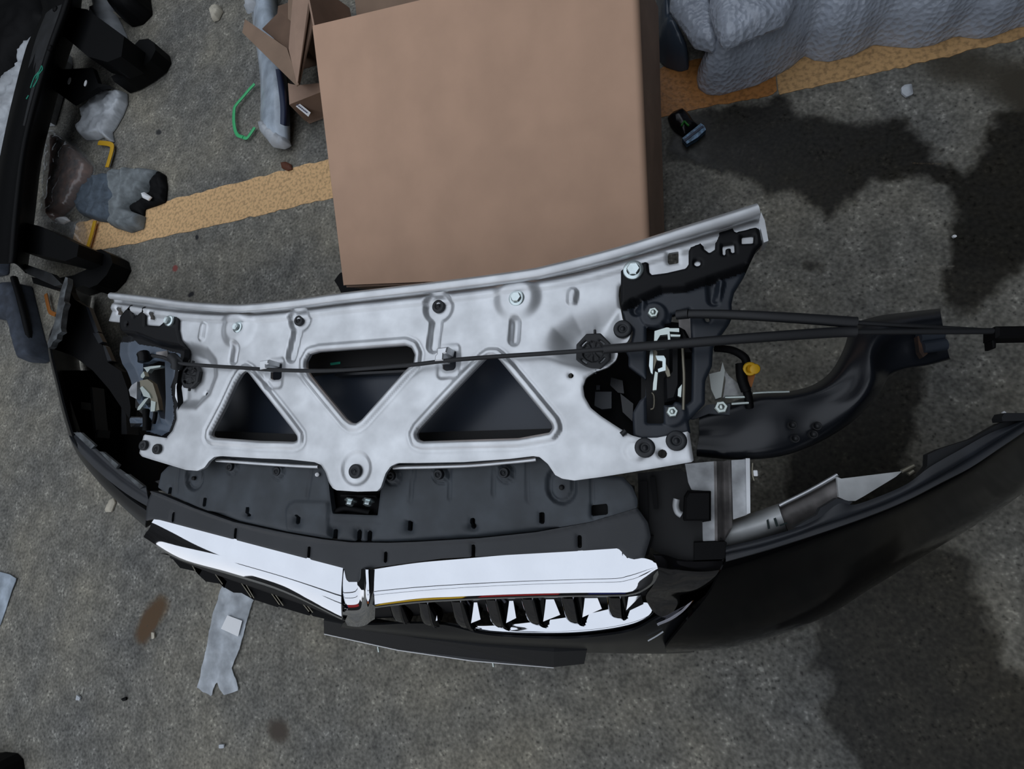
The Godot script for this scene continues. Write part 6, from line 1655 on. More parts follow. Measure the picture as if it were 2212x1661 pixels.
	prism(g, PackedVector2Array([Vector2(0.0423, 0.0197), Vector2(0.0732, 0.019), Vector2(0.0707, 0.0612), Vector2(0.0337, 0.0627), Vector2(0.0367, 0.0285)]), 0.42, 0.458, 0.003)
	part(lk, "bump_stop", g, M.dark)
	g = G.new()
	tube(g, [Vector3(0.0256, 0.445, 0.0321), Vector3(0.0238, 0.445, 0.0417), Vector3(0.026, 0.445, 0.051), Vector3(0.031, 0.445, 0.0549)], 0.005, 8, 4)
	part(lk, "bright_tab", g, M.alu_dull)
	for q in [[Vector3(-0.0291, 0.44, 0.0072), Vector3(-0.0165, 0.44, 0.0055), Vector3(-0.0167, 0.44, 0.0829), Vector3(-0.0303, 0.44, 0.0822)], [Vector3(-0.0122, 0.438, -0.0002), Vector3(-0.0046, 0.438, -0.0003), Vector3(-0.0018, 0.438, 0.0484), Vector3(-0.0086, 0.438, 0.0486)], [Vector3(-0.0183, 0.436, 0.0875), Vector3(-0.0102, 0.436, 0.0884), Vector3(-0.0194, 0.436, 0.1172), Vector3(-0.0248, 0.436, 0.1175)], [Vector3(0.0474, 0.44, 0.0944), Vector3(0.0892, 0.44, 0.0909), Vector3(0.0896, 0.44, 0.1037), Vector3(0.0839, 0.44, 0.1155), Vector3(0.046, 0.44, 0.1192)]]:
		g = G.new()
		slab(g, q, Vector3(0, -0.02, 0))
		part(lk, "frame_rib", g, M.dark)
	g = G.new()
	slab(g, [Vector3(-0.0809, 0.435, 0.0724), Vector3(-0.0313, 0.435, 0.0669), Vector3(-0.0195, 0.435, 0.0835), Vector3(-0.0227, 0.435, 0.1142), Vector3(-0.0436, 0.435, 0.1242), Vector3(-0.0572, 0.435, 0.1162), Vector3(-0.064, 0.435, 0.1077), Vector3(-0.0803, 0.435, 0.11)], Vector3(0, -0.03, 0))
	part(lk, "frame_wing", g, M.strip)
	g = G.new()
	tube(g, [Vector3(0.1376, 0.42, -0.023), Vector3(0.1358, 0.42, -0.0079), Vector3(0.1375, 0.42, 0.003)], 0.0018, 6, 3)
	part(cr, "wire_end", g, M.brassy)
	g = G.new()
	bx(g, Transform3D(Basis(), Vector3(0.1402, 0.42, -0.0079)), Vector3(0.006, 0.006, 0.009), 0.001)
	part(cr, "clip", g, M.white)


# ---------------------------------------------------------------- things round about

# soft heap: plan outline, dome height, wrinkles
func heap(g: G, outline: PackedVector2Array, cell: float, tall: float, shoulder: float, seed_: int, crease: float, freq: float, y0 := 0.0, tilt := Vector2.ZERO) -> void:
	var f := FastNoiseLite.new()
	f.seed = seed_
	f.frequency = freq
	f.fractal_octaves = 4
	f.fractal_type = FastNoiseLite.FRACTAL_RIDGED
	var c := rect_of(outline).get_center()
	sheet(g, outline, [], cell, func(x: float, z: float, d: float) -> float:
		var t := clampf(-d / shoulder, 0.0, 1.0)
		var dome := sqrt(1.0 - (1.0 - t) * (1.0 - t))
		return maxf(y0 + 0.007, y0 + 0.004 + tall * dome * (1.0 + tilt.dot(Vector2(x, z) - c)) + crease * f.get_noise_2d(x * 100.0, z * 100.0) * clampf(t * 3.0, 0.15, 1.0)), 0.0045)


func board(g: G, pts: Array, t: float) -> void:
	var a: Vector3 = pts[0]
	var n := ((pts[2] as Vector3) - a).cross((pts[1] as Vector3) - a).normalized()
	if n.y < 0.0:
		n = -n
	var mid := Vector3.ZERO
	for p in pts:
		mid += p
	mid = mid / pts.size() - n * t / 2
	var b := []
	for p in pts:
		b.append(p - n * t)
	face(g, pts, mid)
	face(g, b, mid)
	for k in pts.size():
		var j := (k + 1) % pts.size()
		face(g, [pts[k], pts[j], b[j], b[k]], mid)


func cardboard() -> void:
	# large carton leaning back on the heap behind it
	var bl := Vector3(-0.7701, 0.22, -0.485)
	var br := Vector3(-0.001, 0.22, -0.4304)
	var tl := Vector3(-0.7711, 0.42, -1.0832)
	var tr := tl + br - bl
	var n := (br - bl).cross(tl - bl).normalized()
	if n.y < 0.0:
		n = -n
	var deep := 0.20
	var down := -n * deep
	var t := 0.005
	var box := thing("cardboard_carton", Vector3((bl.x + br.x) / 2, 0, (bl.z + br.z) / 2), "large plain brown cardboard carton leaning behind the aluminium panel", "carton")
	var g := G.new()
	# top panel with a softly rounded right edge
	var inr := (bl - br).normalized()
	var cols := []
	for s in 9:
		var u := s / 8.0
		var w := lerpf(0.0, 0.985, u)
		var bow := n * 0.004 * sin(u * PI) 
		var row := PackedVector3Array()
		for q in 7:
			row.append((bl + (br - bl) * w).lerp(tl + (tr - tl) * w, q / 6.0) + bow * sin(PI * (0.2 + 0.8 * q / 6.0)))
		cols.append(row)
	for s in 4:
		var a := (s + 1) / 4.0 * PI / 2
		var row := PackedVector3Array()
		for q in 7:
			row.append((br + inr * 0.0115).lerp(tr + inr * 0.0115, q / 6.0) - inr * 0.0115 * sin(a) - n * 0.010 * (1.0 - cos(a)))
		cols.append(row)
	skin(g, cols, t)
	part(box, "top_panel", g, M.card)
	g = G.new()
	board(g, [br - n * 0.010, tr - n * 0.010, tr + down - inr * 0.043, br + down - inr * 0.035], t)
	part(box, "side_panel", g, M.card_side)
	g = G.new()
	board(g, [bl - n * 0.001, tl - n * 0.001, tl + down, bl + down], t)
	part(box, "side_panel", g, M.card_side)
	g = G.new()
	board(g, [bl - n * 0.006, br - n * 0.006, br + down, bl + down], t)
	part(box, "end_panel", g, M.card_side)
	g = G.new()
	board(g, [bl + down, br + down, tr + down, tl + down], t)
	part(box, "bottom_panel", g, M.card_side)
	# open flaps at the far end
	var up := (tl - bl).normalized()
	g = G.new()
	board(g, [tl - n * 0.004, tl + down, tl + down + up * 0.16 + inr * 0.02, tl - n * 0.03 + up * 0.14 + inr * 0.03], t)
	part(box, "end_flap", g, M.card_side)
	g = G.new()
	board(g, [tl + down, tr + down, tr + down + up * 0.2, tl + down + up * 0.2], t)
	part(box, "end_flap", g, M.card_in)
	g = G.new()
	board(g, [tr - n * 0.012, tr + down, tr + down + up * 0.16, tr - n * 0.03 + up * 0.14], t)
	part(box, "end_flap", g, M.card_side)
	# folded black sheet squashed under its near edge
	g = G.new()
	slab(g, [Vector3(-0.9593, 0.028, -0.5982), Vector3(-0.944, 0.028, -0.6183), Vector3(-0.9359, 0.028, -0.6237), Vector3(-0.9254, 0.028, -0.6038), Vector3(-0.8751, 0.028, -0.5705), Vector3(-0.7282, 0.028, -0.5579), Vector3(-0.6945, 0.028, -0.5192), Vector3(-0.923, 0.028, -0.5418), Vector3(-0.9414, 0.028, -0.5745)], Vector3(0, -0.024, 0))
	obj("plastic_sheet", g, M.dark, "crumpled black plastic sticking out under the large carton's corner", "plastic sheet")

	# small open carton standing on edge, its flaps out
	var oc := thing("open_carton", Vector3(-1.2484, 0, -1.5862), "small open cardboard carton with its flap folded out to the side", "carton")
	for q in [
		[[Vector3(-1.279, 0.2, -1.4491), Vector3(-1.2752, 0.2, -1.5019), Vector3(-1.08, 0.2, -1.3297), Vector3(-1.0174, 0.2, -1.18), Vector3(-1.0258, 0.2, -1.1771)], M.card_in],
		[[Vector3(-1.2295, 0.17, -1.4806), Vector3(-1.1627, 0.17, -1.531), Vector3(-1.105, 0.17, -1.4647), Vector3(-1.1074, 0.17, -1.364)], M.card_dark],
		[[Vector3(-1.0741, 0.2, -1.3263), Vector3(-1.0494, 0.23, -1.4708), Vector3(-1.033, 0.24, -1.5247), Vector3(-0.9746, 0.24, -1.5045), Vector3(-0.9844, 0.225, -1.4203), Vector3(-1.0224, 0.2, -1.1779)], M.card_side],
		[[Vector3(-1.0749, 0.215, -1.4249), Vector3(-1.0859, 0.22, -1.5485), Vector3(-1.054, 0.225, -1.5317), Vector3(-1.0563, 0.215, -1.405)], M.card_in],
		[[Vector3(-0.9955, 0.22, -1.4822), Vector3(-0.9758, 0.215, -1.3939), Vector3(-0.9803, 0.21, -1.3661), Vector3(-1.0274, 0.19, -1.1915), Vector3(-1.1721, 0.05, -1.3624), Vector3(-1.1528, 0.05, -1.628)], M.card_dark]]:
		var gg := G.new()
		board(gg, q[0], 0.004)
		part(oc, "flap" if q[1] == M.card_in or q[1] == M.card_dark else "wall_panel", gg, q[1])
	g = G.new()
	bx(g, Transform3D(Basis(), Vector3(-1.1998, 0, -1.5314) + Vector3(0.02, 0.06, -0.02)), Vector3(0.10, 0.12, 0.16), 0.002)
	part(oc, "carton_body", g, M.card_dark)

	# flat carton with a white address label
	var lc := thing("labelled_carton", Vector3(-1.1554, 0, -1.3215), "small brown carton with a white printed label beside the large carton", "carton")
	g = G.new()
	var a1 := [Vector3(-1.1632, 0.1, -1.3112), Vector3(-1.1226, 0.1, -1.2934), Vector3(-1.0124, 0.1, -1.2758), Vector3(-1.0089, 0.1, -1.2429), Vector3(-1.1448, 0.1, -1.2245)]
	slab(g, a1, Vector3(0, -0.095, 0))
	part(lc, "top_panel", g, M.card_side)
	g = G.new()
	board(g, [Vector3(-1.1445, 0.1, -1.2227), Vector3(-1.0089, 0.1, -1.2429), Vector3(-1.0385, 0.03, -1.2196), Vector3(-1.138, 0.03, -1.213)], 0.004)
	part(lc, "side_panel", g, M.card_dark)
	g = G.new()
	board(g, [Vector3(-1.1632, 0.1, -1.3112), Vector3(-1.1465, 0.1, -1.2232), Vector3(-1.1521, 0.02, -1.2279), Vector3(-1.237, 0.02, -1.3631)], 0.004)
	part(lc, "side_panel", g, M.card_side)
	g = G.new()
	board(g, [Vector3(-1.1316, 0.091, -1.2236), Vector3(-1.1143, 0.094, -1.2277), Vector3(-1.0843, 0.068, -1.2045), Vector3(-1.0997, 0.06, -1.1983)], 0.0008)
	var lab := part(lc, "address_label", g, M.white, "white label")
	g = G.new()
	for k in 7:
		var u := 0.12 + k * 0.12
		var p0 := Vector3(-1.1244, 0.0945, -1.2207).lerp(Vector3(-1.0946, 0.064, -1.1993), u)
		bx(g, Transform3D(Basis(Vector3.UP, -0.7), p0 + Vector3(0.002, 0.003, -0.002)), Vector3(0.006, 0.0008, 0.0035))
	part(lab, "print_line", g, M.ink).set_meta("kind", "stuff")


func left_heap() -> void:
	# black crash beam with its two crush boxes, lying across the far corner
	var cb := thing("steel_crossmember", Vector3(-2.35, 0, -1.35), "black steel bumper crossmember with two mounting arms lying on the floor", "car part")
	var g := G.new()
	loft(g, [
		[Vector3(-2.7101, 0.15, -2.2632), Vector3(-2.516, 0.15, -1.9945), Vector3(-2.5656, 0.15, -1.8157), Vector3(-2.5754, 0.15, -1.5383), Vector3(-2.5669, 0.15, -1.2918), Vector3(-2.5426, 0.15, -0.9924), Vector3(-2.5185, 0.15, -0.789)],
		[Vector3(-2.4812, 0.2, -2.1213), Vector3(-2.3677, 0.2, -1.9149), Vector3(-2.3938, 0.2, -1.6934), Vector3(-2.4141, 0.2, -1.4457), Vector3(-2.4106, 0.2, -1.224), Vector3(-2.3772, 0.2, -0.9388), Vector3(-2.3331, 0.2, -0.7439)],
		[Vector3(-2.269, 0.208, -2.0365), Vector3(-2.2624, 0.208, -1.8717), Vector3(-2.2979, 0.208, -1.6471), Vector3(-2.3169, 0.208, -1.4155), Vector3(-2.3152, 0.208, -1.1989), Vector3(-2.2738, 0.208, -0.9184), Vector3(-2.2356, 0.208, -0.7285)],
		[Vector3(-2.2311, 0.2, -2.0329), Vector3(-2.2362, 0.2, -1.8676), Vector3(-2.2777, 0.2, -1.6427), Vector3(-2.2974, 0.2, -1.4113), Vector3(-2.2972, 0.2, -1.197), Vector3(-2.2528, 0.2, -0.9196), Vector3(-2.2102, 0.2, -0.729)],
		[Vector3(-2.3881, 0.11, -2.1981), Vector3(-2.3715, 0.11, -1.9682), Vector3(-2.4054, 0.11, -1.7387), Vector3(-2.4217, 0.11, -1.4899), Vector3(-2.4259, 0.11, -1.2704), Vector3(-2.386, 0.11, -0.9907), Vector3(-2.3467, 0.11, -0.7571)],
		[Vector3(-2.4987, 0.065, -2.2921), Vector3(-2.4473, 0.065, -2.0062), Vector3(-2.4743, 0.065, -1.7721), Vector3(-2.4914, 0.065, -1.525), Vector3(-2.4953, 0.065, -1.3049), Vector3(-2.4549, 0.065, -1.016), Vector3(-2.4268, 0.065, -0.776)]], 4, 4, 0.006)
	var bar := part(cb, "crossbar", g, M.beam)
	g = G.new()
	loft(g, [[Vector3(-2.3676, 0.2045, -1.8633), Vector3(-2.3931, 0.2045, -1.7565), Vector3(-2.3996, 0.2045, -1.6458), Vector3(-2.3973, 0.2045, -1.4916), Vector3(-2.389, 0.2045, -1.3406)], [Vector3(-2.3212, 0.2115, -1.8638), Vector3(-2.3394, 0.2115, -1.7333), Vector3(-2.3461, 0.2115, -1.6242), Vector3(-2.3468, 0.2115, -1.4622), Vector3(-2.3427, 0.2115, -1.3247)], [Vector3(-2.2416, 0.2125, -1.8644), Vector3(-2.2728, 0.2125, -1.7214), Vector3(-2.2832, 0.2125, -1.6058), Vector3(-2.2933, 0.2125, -1.4375), Vector3(-2.2957, 0.2125, -1.3031)]], 4, 2, 0.002)
	part(cb, "scuffed_face", g, M.beam_top, "scuffed lighter face of the crossbar")
	for q in [[Vector3(-2.3301, 0.2155, -1.4864), Vector3(-2.3217, 0.2155, -1.5313), Vector3(-2.3093, 0.2155, -1.5452), Vector3(-2.3001, 0.2155, -1.5514), Vector3(-2.2963, 0.2155, -1.5204), Vector3(-2.3136, 0.2155, -1.4864)], [Vector3(-2.3083, 0.2155, -1.5235), Vector3(-2.2938, 0.2155, -1.5669), Vector3(-2.292, 0.2155, -1.5794), Vector3(-2.2804, 0.2155, -1.559), Vector3(-2.2973, 0.2155, -1.542)], [Vector3(-2.3401, 0.2155, -1.4379), Vector3(-2.3308, 0.2155, -1.4526)]]:
		g = G.new()
		tube(g, q, 0.0022, 6, 3)
		part(cb, "chalk_mark", g, M.teal, "green chalk scribble")
	g = G.new()
	slab(g, [Vector3(-2.348, 0.2125, -1.0826), Vector3(-2.3528, 0.2125, -1.1731), Vector3(-2.3083, 0.2125, -1.1703), Vector3(-2.3004, 0.2125, -1.0778)], Vector3(0, -0.002, 0))
	part(cb, "paper_tag", g, M.white, "white paper tag")
	for q in [Vector3(-2.2691, 0.2135, -1.6576), Vector3(-2.2919, 0.2135, -1.8522)]:
		g = G.new()
		lathe(g, q, Vector3.UP, [Vector2(0.013, -0.003), Vector2(0.013, 0.003), Vector2(0.009, 0.006), Vector2(0.0002, 0.006)], 12)
		part(cb, "bolt_head", g, M.dark)
	for q in [
		[[Vector3(-2.3444, 0.15, -1.9539), Vector3(-2.2222, 0.15, -1.9004), Vector3(-1.9571, 0.15, -1.6877), Vector3(-1.9497, 0.15, -1.5909), Vector3(-2.0251, 0.15, -1.5861), Vector3(-2.151, 0.15, -1.6472), Vector3(-2.3288, 0.15, -1.7936)], [Vector3(-2.3619, 0.14, -1.9563), Vector3(-1.8734, 0.14, -1.6089)]],
		[[Vector3(-2.3521, 0.15, -0.9472), Vector3(-2.2245, 0.15, -0.9085), Vector3(-1.979, 0.15, -0.799), Vector3(-1.976, 0.15, -0.7517), Vector3(-2.0364, 0.15, -0.7413), Vector3(-2.168, 0.15, -0.7798), Vector3(-2.3235, 0.15, -0.8225)], [Vector3(-2.3741, 0.14, -0.956), Vector3(-1.915, 0.14, -0.7666)]]]:
		g = G.new()
		slab(g, q[0], Vector3(0.005, -0.085, 0.0))
		part(cb, "crush_box", g, M.beam)
	for q in [
		[[Vector3(-2.0377, 0.07, -1.7392), Vector3(-2.0066, 0.07, -1.7667), Vector3(-1.9521, 0.07, -1.7575), Vector3(-1.9116, 0.07, -1.7253), Vector3(-1.8954, 0.07, -1.6848), Vector3(-1.9144, 0.07, -1.6413), Vector3(-1.9827, 0.07, -1.6113), Vector3(-2.0525, 0.07, -1.5942), Vector3(-2.1108, 0.07, -1.5915), Vector3(-2.1345, 0.07, -1.6225), Vector3(-2.0511, 0.07, -1.6341), Vector3(-2.0405, 0.07, -1.6808)], 0],
		[[Vector3(-2.0558, 0.07, -0.8223), Vector3(-1.9954, 0.07, -0.822), Vector3(-1.9393, 0.07, -0.7939), Vector3(-1.918, 0.07, -0.7559), Vector3(-1.9384, 0.07, -0.7104), Vector3(-1.9787, 0.07, -0.6762), Vector3(-2.0209, 0.07, -0.6678), Vector3(-2.0594, 0.07, -0.6812), Vector3(-2.1275, 0.07, -0.6696), Vector3(-2.2314, 0.07, -0.6861), Vector3(-2.3504, 0.07, -0.7219), Vector3(-2.3705, 0.07, -0.7516), Vector3(-2.2644, 0.07, -0.7261), Vector3(-2.1185, 0.07, -0.7308), Vector3(-2.0563, 0.07, -0.7464)], 1]]:
		g = G.new()
		slab(g, q[0], Vector3(0, -0.065, 0))
		part(cb, "mounting_foot", g, M.beam)
	g = G.new()
	slab(g, [Vector3(-2.4579, 0.085, -1.7296), Vector3(-2.2358, 0.085, -1.6789), Vector3(-2.1791, 0.085, -1.5866), Vector3(-2.1101, 0.085, -1.56), Vector3(-2.1743, 0.085, -1.5675), Vector3(-2.2047, 0.085, -1.5573), Vector3(-2.2674, 0.085, -1.5414), Vector3(-2.3262, 0.085, -1.5287), Vector3(-2.4949, 0.085, -1.6492), Vector3(-2.4392, 0.085, -1.6631)], Vector3(0, -0.018, 0))
	var tow := part(cb, "bracket", g, M.beam)
	for q in [ngon(Vector2(-2.3702, -1.6475), 0.014, 8, 0.0, 0.7, 1.3), ngon(Vector2(-2.2594, -1.6074), 0.012, 8, 0.0, 0.7, 1.3)]:
		g = G.new()
		prism(g, q, 0.08, 0.0865)
		part(tow, "bolt_hole", g, M.white)
	g = G.new()
	slab(g, [Vector3(-2.3603, 0.12, -0.7911), Vector3(-2.1584, 0.12, -0.7215), Vector3(-2.0794, 0.12, -0.6668), Vector3(-2.1219, 0.12, -0.6659), Vector3(-2.2932, 0.12, -0.7332)], Vector3(0, -0.02, 0))
	part(cb, "lower_flange", g, M.beam_top)

	# milky bags and film
	g = G.new()
	heap(g, PackedVector2Array([Vector2(-2.4562, -2.0461), Vector2(-2.4229, -2.1904), Vector2(-2.3566, -2.1681), Vector2(-2.2952, -2.0509), Vector2(-2.2088, -1.9199), Vector2(-2.1692, -1.8357), Vector2(-2.2393, -1.8683), Vector2(-2.3503, -1.963)]), 0.012, 0.05, 0.08, 21, 0.012, 0.09)
	obj("plastic_bag", g, M.bag, "white plastic bag tucked behind the far arm of the black crossmember", "plastic bag", "")
	g = G.new()
	heap(g, PackedVector2Array([Vector2(-2.2936, -1.6188), Vector2(-2.2388, -1.6284), Vector2(-2.1278, -1.5956), Vector2(-2.1148, -1.5401), Vector2(-2.1296, -1.4875), Vector2(-2.1601, -1.432), Vector2(-2.1776, -1.4136), Vector2(-2.1517, -1.3638), Vector2(-2.1707, -1.3635), Vector2(-2.2245, -1.4017), Vector2(-2.2654, -1.3971), Vector2(-2.3348, -1.4121), Vector2(-2.3871, -1.4554), Vector2(-2.3616, -1.4911), Vector2(-2.3725, -1.554)]), 0.007, 0.03, 0.025, 22, 0.012, 0.09)
	obj("plastic_bag", g, M.bag, "crumpled white plastic bag sticking out below the crossmember's upper arm", "plastic bag", "")
	g = G.new()
	heap(g, PackedVector2Array([Vector2(-2.6482, -2.0514), Vector2(-2.6005, -1.9757), Vector2(-2.6701, -1.8712), Vector2(-2.6657, -1.6148), Vector2(-2.6549, -1.3683), Vector2(-2.6226, -1.1402), Vector2(-2.8355, -1.1767), Vector2(-3.0502, -1.7722), Vector2(-2.8822, -1.8804), Vector2(-2.8622, -1.9619), Vector2(-2.7885, -2.0433)]), 0.016, 0.08, 0.12, 23, 0.02, 0.06)
	obj("plastic_film", g, M.bag, "sheet of pale plastic film behind the black crossmember", "plastic film", "")
	g = G.new()
	slab(g, [Vector3(-2.6156, 0.03, -1.9047), Vector3(-2.5653, 0.03, -1.9057), Vector3(-2.5448, 0.03, -1.8546), Vector3(-2.5731, 0.03, -1.5392), Vector3(-2.6317, 0.03, -1.5477), Vector3(-2.6143, 0.03, -1.7238)], Vector3(0, -0.028, 0))
	obj("foam_strip", g, M.paper, "narrow pale strip lying under the black crossmember", "strip", "")
	g = G.new()
	heap(g, PackedVector2Array([Vector2(-3.3874, -2.5881), Vector2(-2.8874, -2.4113), Vector2(-2.7024, -2.111), Vector2(-2.8402, -2.0857), Vector2(-2.9228, -2.0049), Vector2(-2.9583, -1.9261), Vector2(-3.115, -1.8325)]), 0.02, 0.06, 0.10, 24, 0.012, 0.05)
	obj("dark_heap", g, M.dark, "dark low heap in the far corner behind the crossmember", "sack", "")  # stands for a dark area in the far corner
	g = G.new()
	heap(g, PackedVector2Array([Vector2(-2.3341, -2.2003), Vector2(-2.1137, -2.1242), Vector2(-2.0666, -1.9857), Vector2(-2.1163, -1.9484), Vector2(-2.1822, -1.9546), Vector2(-2.2429, -2.0057), Vector2(-2.2971, -2.0731)]), 0.014, 0.10, 0.05, 25, 0.006, 0.05)
	obj("rubber_block", g, M.dark, "dark rounded rubber block at the far edge beside the white bag", "block", "")
	g = G.new()
	heap(g, PackedVector2Array([Vector2(-2.323, -2.077), Vector2(-2.296, -2.0633), Vector2(-2.2514, -2.0364), Vector2(-2.2508, -2.0212), Vector2(-2.2799, -2.0329), Vector2(-2.3158, -2.0594)]), 0.006, 0.02, 0.02, 29, 0.003, 0.2)
	obj("tape_scrap", g, M.paper_warm, "beige scrap of tape under the dark rubber block", "scrap", "")

	# brown pads shrink-wrapped in film
	var bp := thing("wrapped_pads", Vector3(-2.4999, 0, -1.2712), "brown pads wrapped in clear film beside the black crossmember", "package")
	g = G.new()
	heap(g, PackedVector2Array([Vector2(-2.5321, -1.4407), Vector2(-2.5292, -1.4727), Vector2(-2.4457, -1.4222), Vector2(-2.3089, -1.3149), Vector2(-2.2569, -1.2672), Vector2(-2.2549, -1.2168), Vector2(-2.3013, -1.139), Vector2(-2.3332, -1.0909), Vector2(-2.3909, -1.0533), Vector2(-2.4401, -1.0439), Vector2(-2.4657, -1.091), Vector2(-2.4891, -1.2718)]), 0.008, 0.035, 0.018, 31, 0.003, 0.06)
	part(bp, "pad_stack", g, M.brown)
	g = G.new()
	heap(g, PackedVector2Array([Vector2(-2.5488, -1.4559), Vector2(-2.543, -1.4993), Vector2(-2.4435, -1.4356), Vector2(-2.2934, -1.3206), Vector2(-2.2405, -1.2683), Vector2(-2.2356, -1.2067), Vector2(-2.2835, -1.1253), Vector2(-2.3176, -1.0756), Vector2(-2.3811, -1.039), Vector2(-2.4606, -1.0341), Vector2(-2.478, -1.093), Vector2(-2.5116, -1.2873)]), 0.008, 0.045, 0.03, 32, 0.008, 0.12)
	part(bp, "film_wrap", g, M.clear)
	g = G.new()
	heap(g, PackedVector2Array([Vector2(-2.4175, -1.0245), Vector2(-2.3912, -1.0334), Vector2(-2.3554, -1.0279), Vector2(-2.3129, -1.0172), Vector2(-2.2503, -1.0118), Vector2(-2.2172, -0.9695), Vector2(-2.1959, -0.8889), Vector2(-2.2454, -0.9119), Vector2(-2.3169, -0.9507), Vector2(-2.4, -0.9836)]), 0.009, 0.03, 0.04, 33, 0.012, 0.12)
	obj("plastic_pouch", g, M.clear, "clear crumpled plastic pouch between the brown pads and the yellow strap", "pouch", "")
	g = G.new()
	heap(g, PackedVector2Array([Vector2(-2.3786, -1.0148), Vector2(-2.3553, -1.0321), Vector2(-2.3213, -1.031), Vector2(-2.2931, -1.0099), Vector2(-2.3348, -0.9997)]), 0.006, 0.02, 0.02, 34, 0.003, 0.2, 0.02)
	obj("tissue_scrap", g, M.white, "white tissue scrap lying on the clear pouch", "scrap", "")

	# yellow strap seen in three stretches
	g = G.new()
	strap(g, [Vector3(-2.2336, 0.012, -1.3704), Vector3(-2.1618, 0.012, -1.3487), Vector3(-2.1418, 0.012, -1.3225), Vector3(-2.1511, 0.012, -1.2374)], 0.010)
	obj("strap_end", g, M.yellow, "bent end of yellow strapping above the grey cloth", "strap", "yellow strapping")
	g = G.new()
	strap(g, [Vector3(-2.1608, 0.012, -0.9943), Vector3(-2.1657, 0.012, -0.9294), Vector3(-2.1772, 0.012, -0.86)], 0.009)
	obj("strap_end", g, M.yellow, "straight piece of yellow strapping below the grey cloth", "strap", "yellow strapping")
	g = G.new()
	strap(g, [Vector3(-2.3714, 0.012, -0.6994), Vector3(-2.3322, 0.012, -0.6321), Vector3(-2.3133, 0.012, -0.6147), Vector3(-2.283, 0.012, -0.6042)], 0.008)
	obj("strap_end", g, M.amber, "dull amber piece of strapping beside the bumper's far tip", "strap", "yellow strapping")

	# grey cloth
	var cl := thing("shop_cloth", Vector3(-2.0576, 0, -1.0842), "crumpled grey shop cloth lying over the yellow line", "cloth")
	g = G.new()
	heap(g, PackedVector2Array([Vector2(-2.2577, -1.1656), Vector2(-2.2264, -1.1944), Vector2(-2.1511, -1.2105), Vector2(-2.0799, -1.1929), Vector2(-2.0235, -1.0869), Vector2(-2.0297, -1.047), Vector2(-1.994, -0.9606), Vector2(-2.059, -0.9744), Vector2(-2.1514, -0.9967), Vector2(-2.2515, -1.0371), Vector2(-2.2853, -1.0805)]), 0.007, 0.026, 0.022, 41, 0.016, 0.07)
	part(cl, "cloth_fold", g, M.cloth_dark)
	g = G.new()
	heap(g, PackedVector2Array([Vector2(-2.1046, -1.1848), Vector2(-2.0786, -1.2096), Vector2(-1.9502, -1.1935), Vector2(-1.8491, -1.1659), Vector2(-1.8531, -1.1382), Vector2(-1.8872, -1.112), Vector2(-1.8748, -1.0775), Vector2(-1.9192, -1.0529), Vector2(-1.972, -1.0415), Vector2(-1.9706, -1.013), Vector2(-1.8873, -0.9759), Vector2(-1.8859, -0.9247), Vector2(-1.951, -0.9166), Vector2(-2.0485, -0.9527), Vector2(-2.0627, -1.0115), Vector2(-2.0564, -1.0719), Vector2(-2.0929, -1.1363)]), 0.007, 0.034, 0.022, 42, 0.016, 0.06)
	part(cl, "cloth_fold", g, M.cloth)
	g = G.new()
	heap(g, PackedVector2Array([Vector2(-1.8491, -1.1659), Vector2(-1.815, -1.1433), Vector2(-1.7963, -1.0877), Vector2(-1.7904, -1.0233), Vector2(-1.8371, -1.0153), Vector2(-1.8971, -1.0092), Vector2(-1.8924, -0.9767), Vector2(-1.9696, -1.0089), Vector2(-1.9711, -1.0373), Vector2(-1.9182, -1.0487), Vector2(-1.8748, -1.0775), Vector2(-1.8872, -1.112)]), 0.007, 0.018, 0.02, 43, 0.008, 0.09)
	part(cl, "cloth_fold", g, M.dark)
	g = G.new()
	heap(g, PackedVector2Array([Vector2(-1.885, -1.0588), Vector2(-1.868, -1.0598), Vector2(-1.8257, -1.0328), Vector2(-1.8398, -1.0195), Vector2(-1.8728, -1.0369)]), 0.005, 0.012, 0.015, 44, 0.003, 0.2, 0.03)
	obj("white_clip", g, M.white, "small white plastic clip lying on the grey cloth", "clip", "")

	# dark foam strip and bits by the left edge
	g = G.new()
	heap(g, PackedVector2Array([Vector2(-2.7125, -0.7692), Vector2(-2.5739, -0.7705), Vector2(-2.4908, -0.7492), Vector2(-2.4215, -0.639), Vector2(-2.3447, -0.5174), Vector2(-2.277, -0.42), Vector2(-2.3051, -0.407), Vector2(-2.3949, -0.4158), Vector2(-2.4401, -0.4864), Vector2(-2.5076, -0.5879), Vector2(-2.6603, -0.6208)]), 0.010, 0.06, 0.03, 51, 0.006, 0.05)
	obj("foam_bar", g, M.foam, "dark blue-grey foam bar beyond the bumper's far tip", "foam bar", "")
	g = G.new()
	tube(g, [Vector3(-2.5238, 0.05, -0.7732), Vector3(-2.4612, 0.05, -0.6859), Vector3(-2.3917, 0.05, -0.5815), Vector3(-2.3505, 0.04, -0.4858), Vector3(-2.3483, 0.02, -0.4379)], 0.012, 8, 4)
	obj("rubber_trim", g, M.dark, "black rubber trim lying along the foam bar", "trim", "")
	g = G.new()
	heap(g, PackedVector2Array([Vector2(-2.4512, -0.5757), Vector2(-2.4324, -0.5702), Vector2(-2.3777, -0.5386), Vector2(-2.3888, -0.5199), Vector2(-2.4106, -0.5176)]), 0.006, 0.02, 0.02, 52, 0.004, 0.2)
	obj("paper_scrap", g, M.white, "white crumpled paper scrap beside the foam bar", "scrap", "paper scraps on the floor")
	g = G.new()
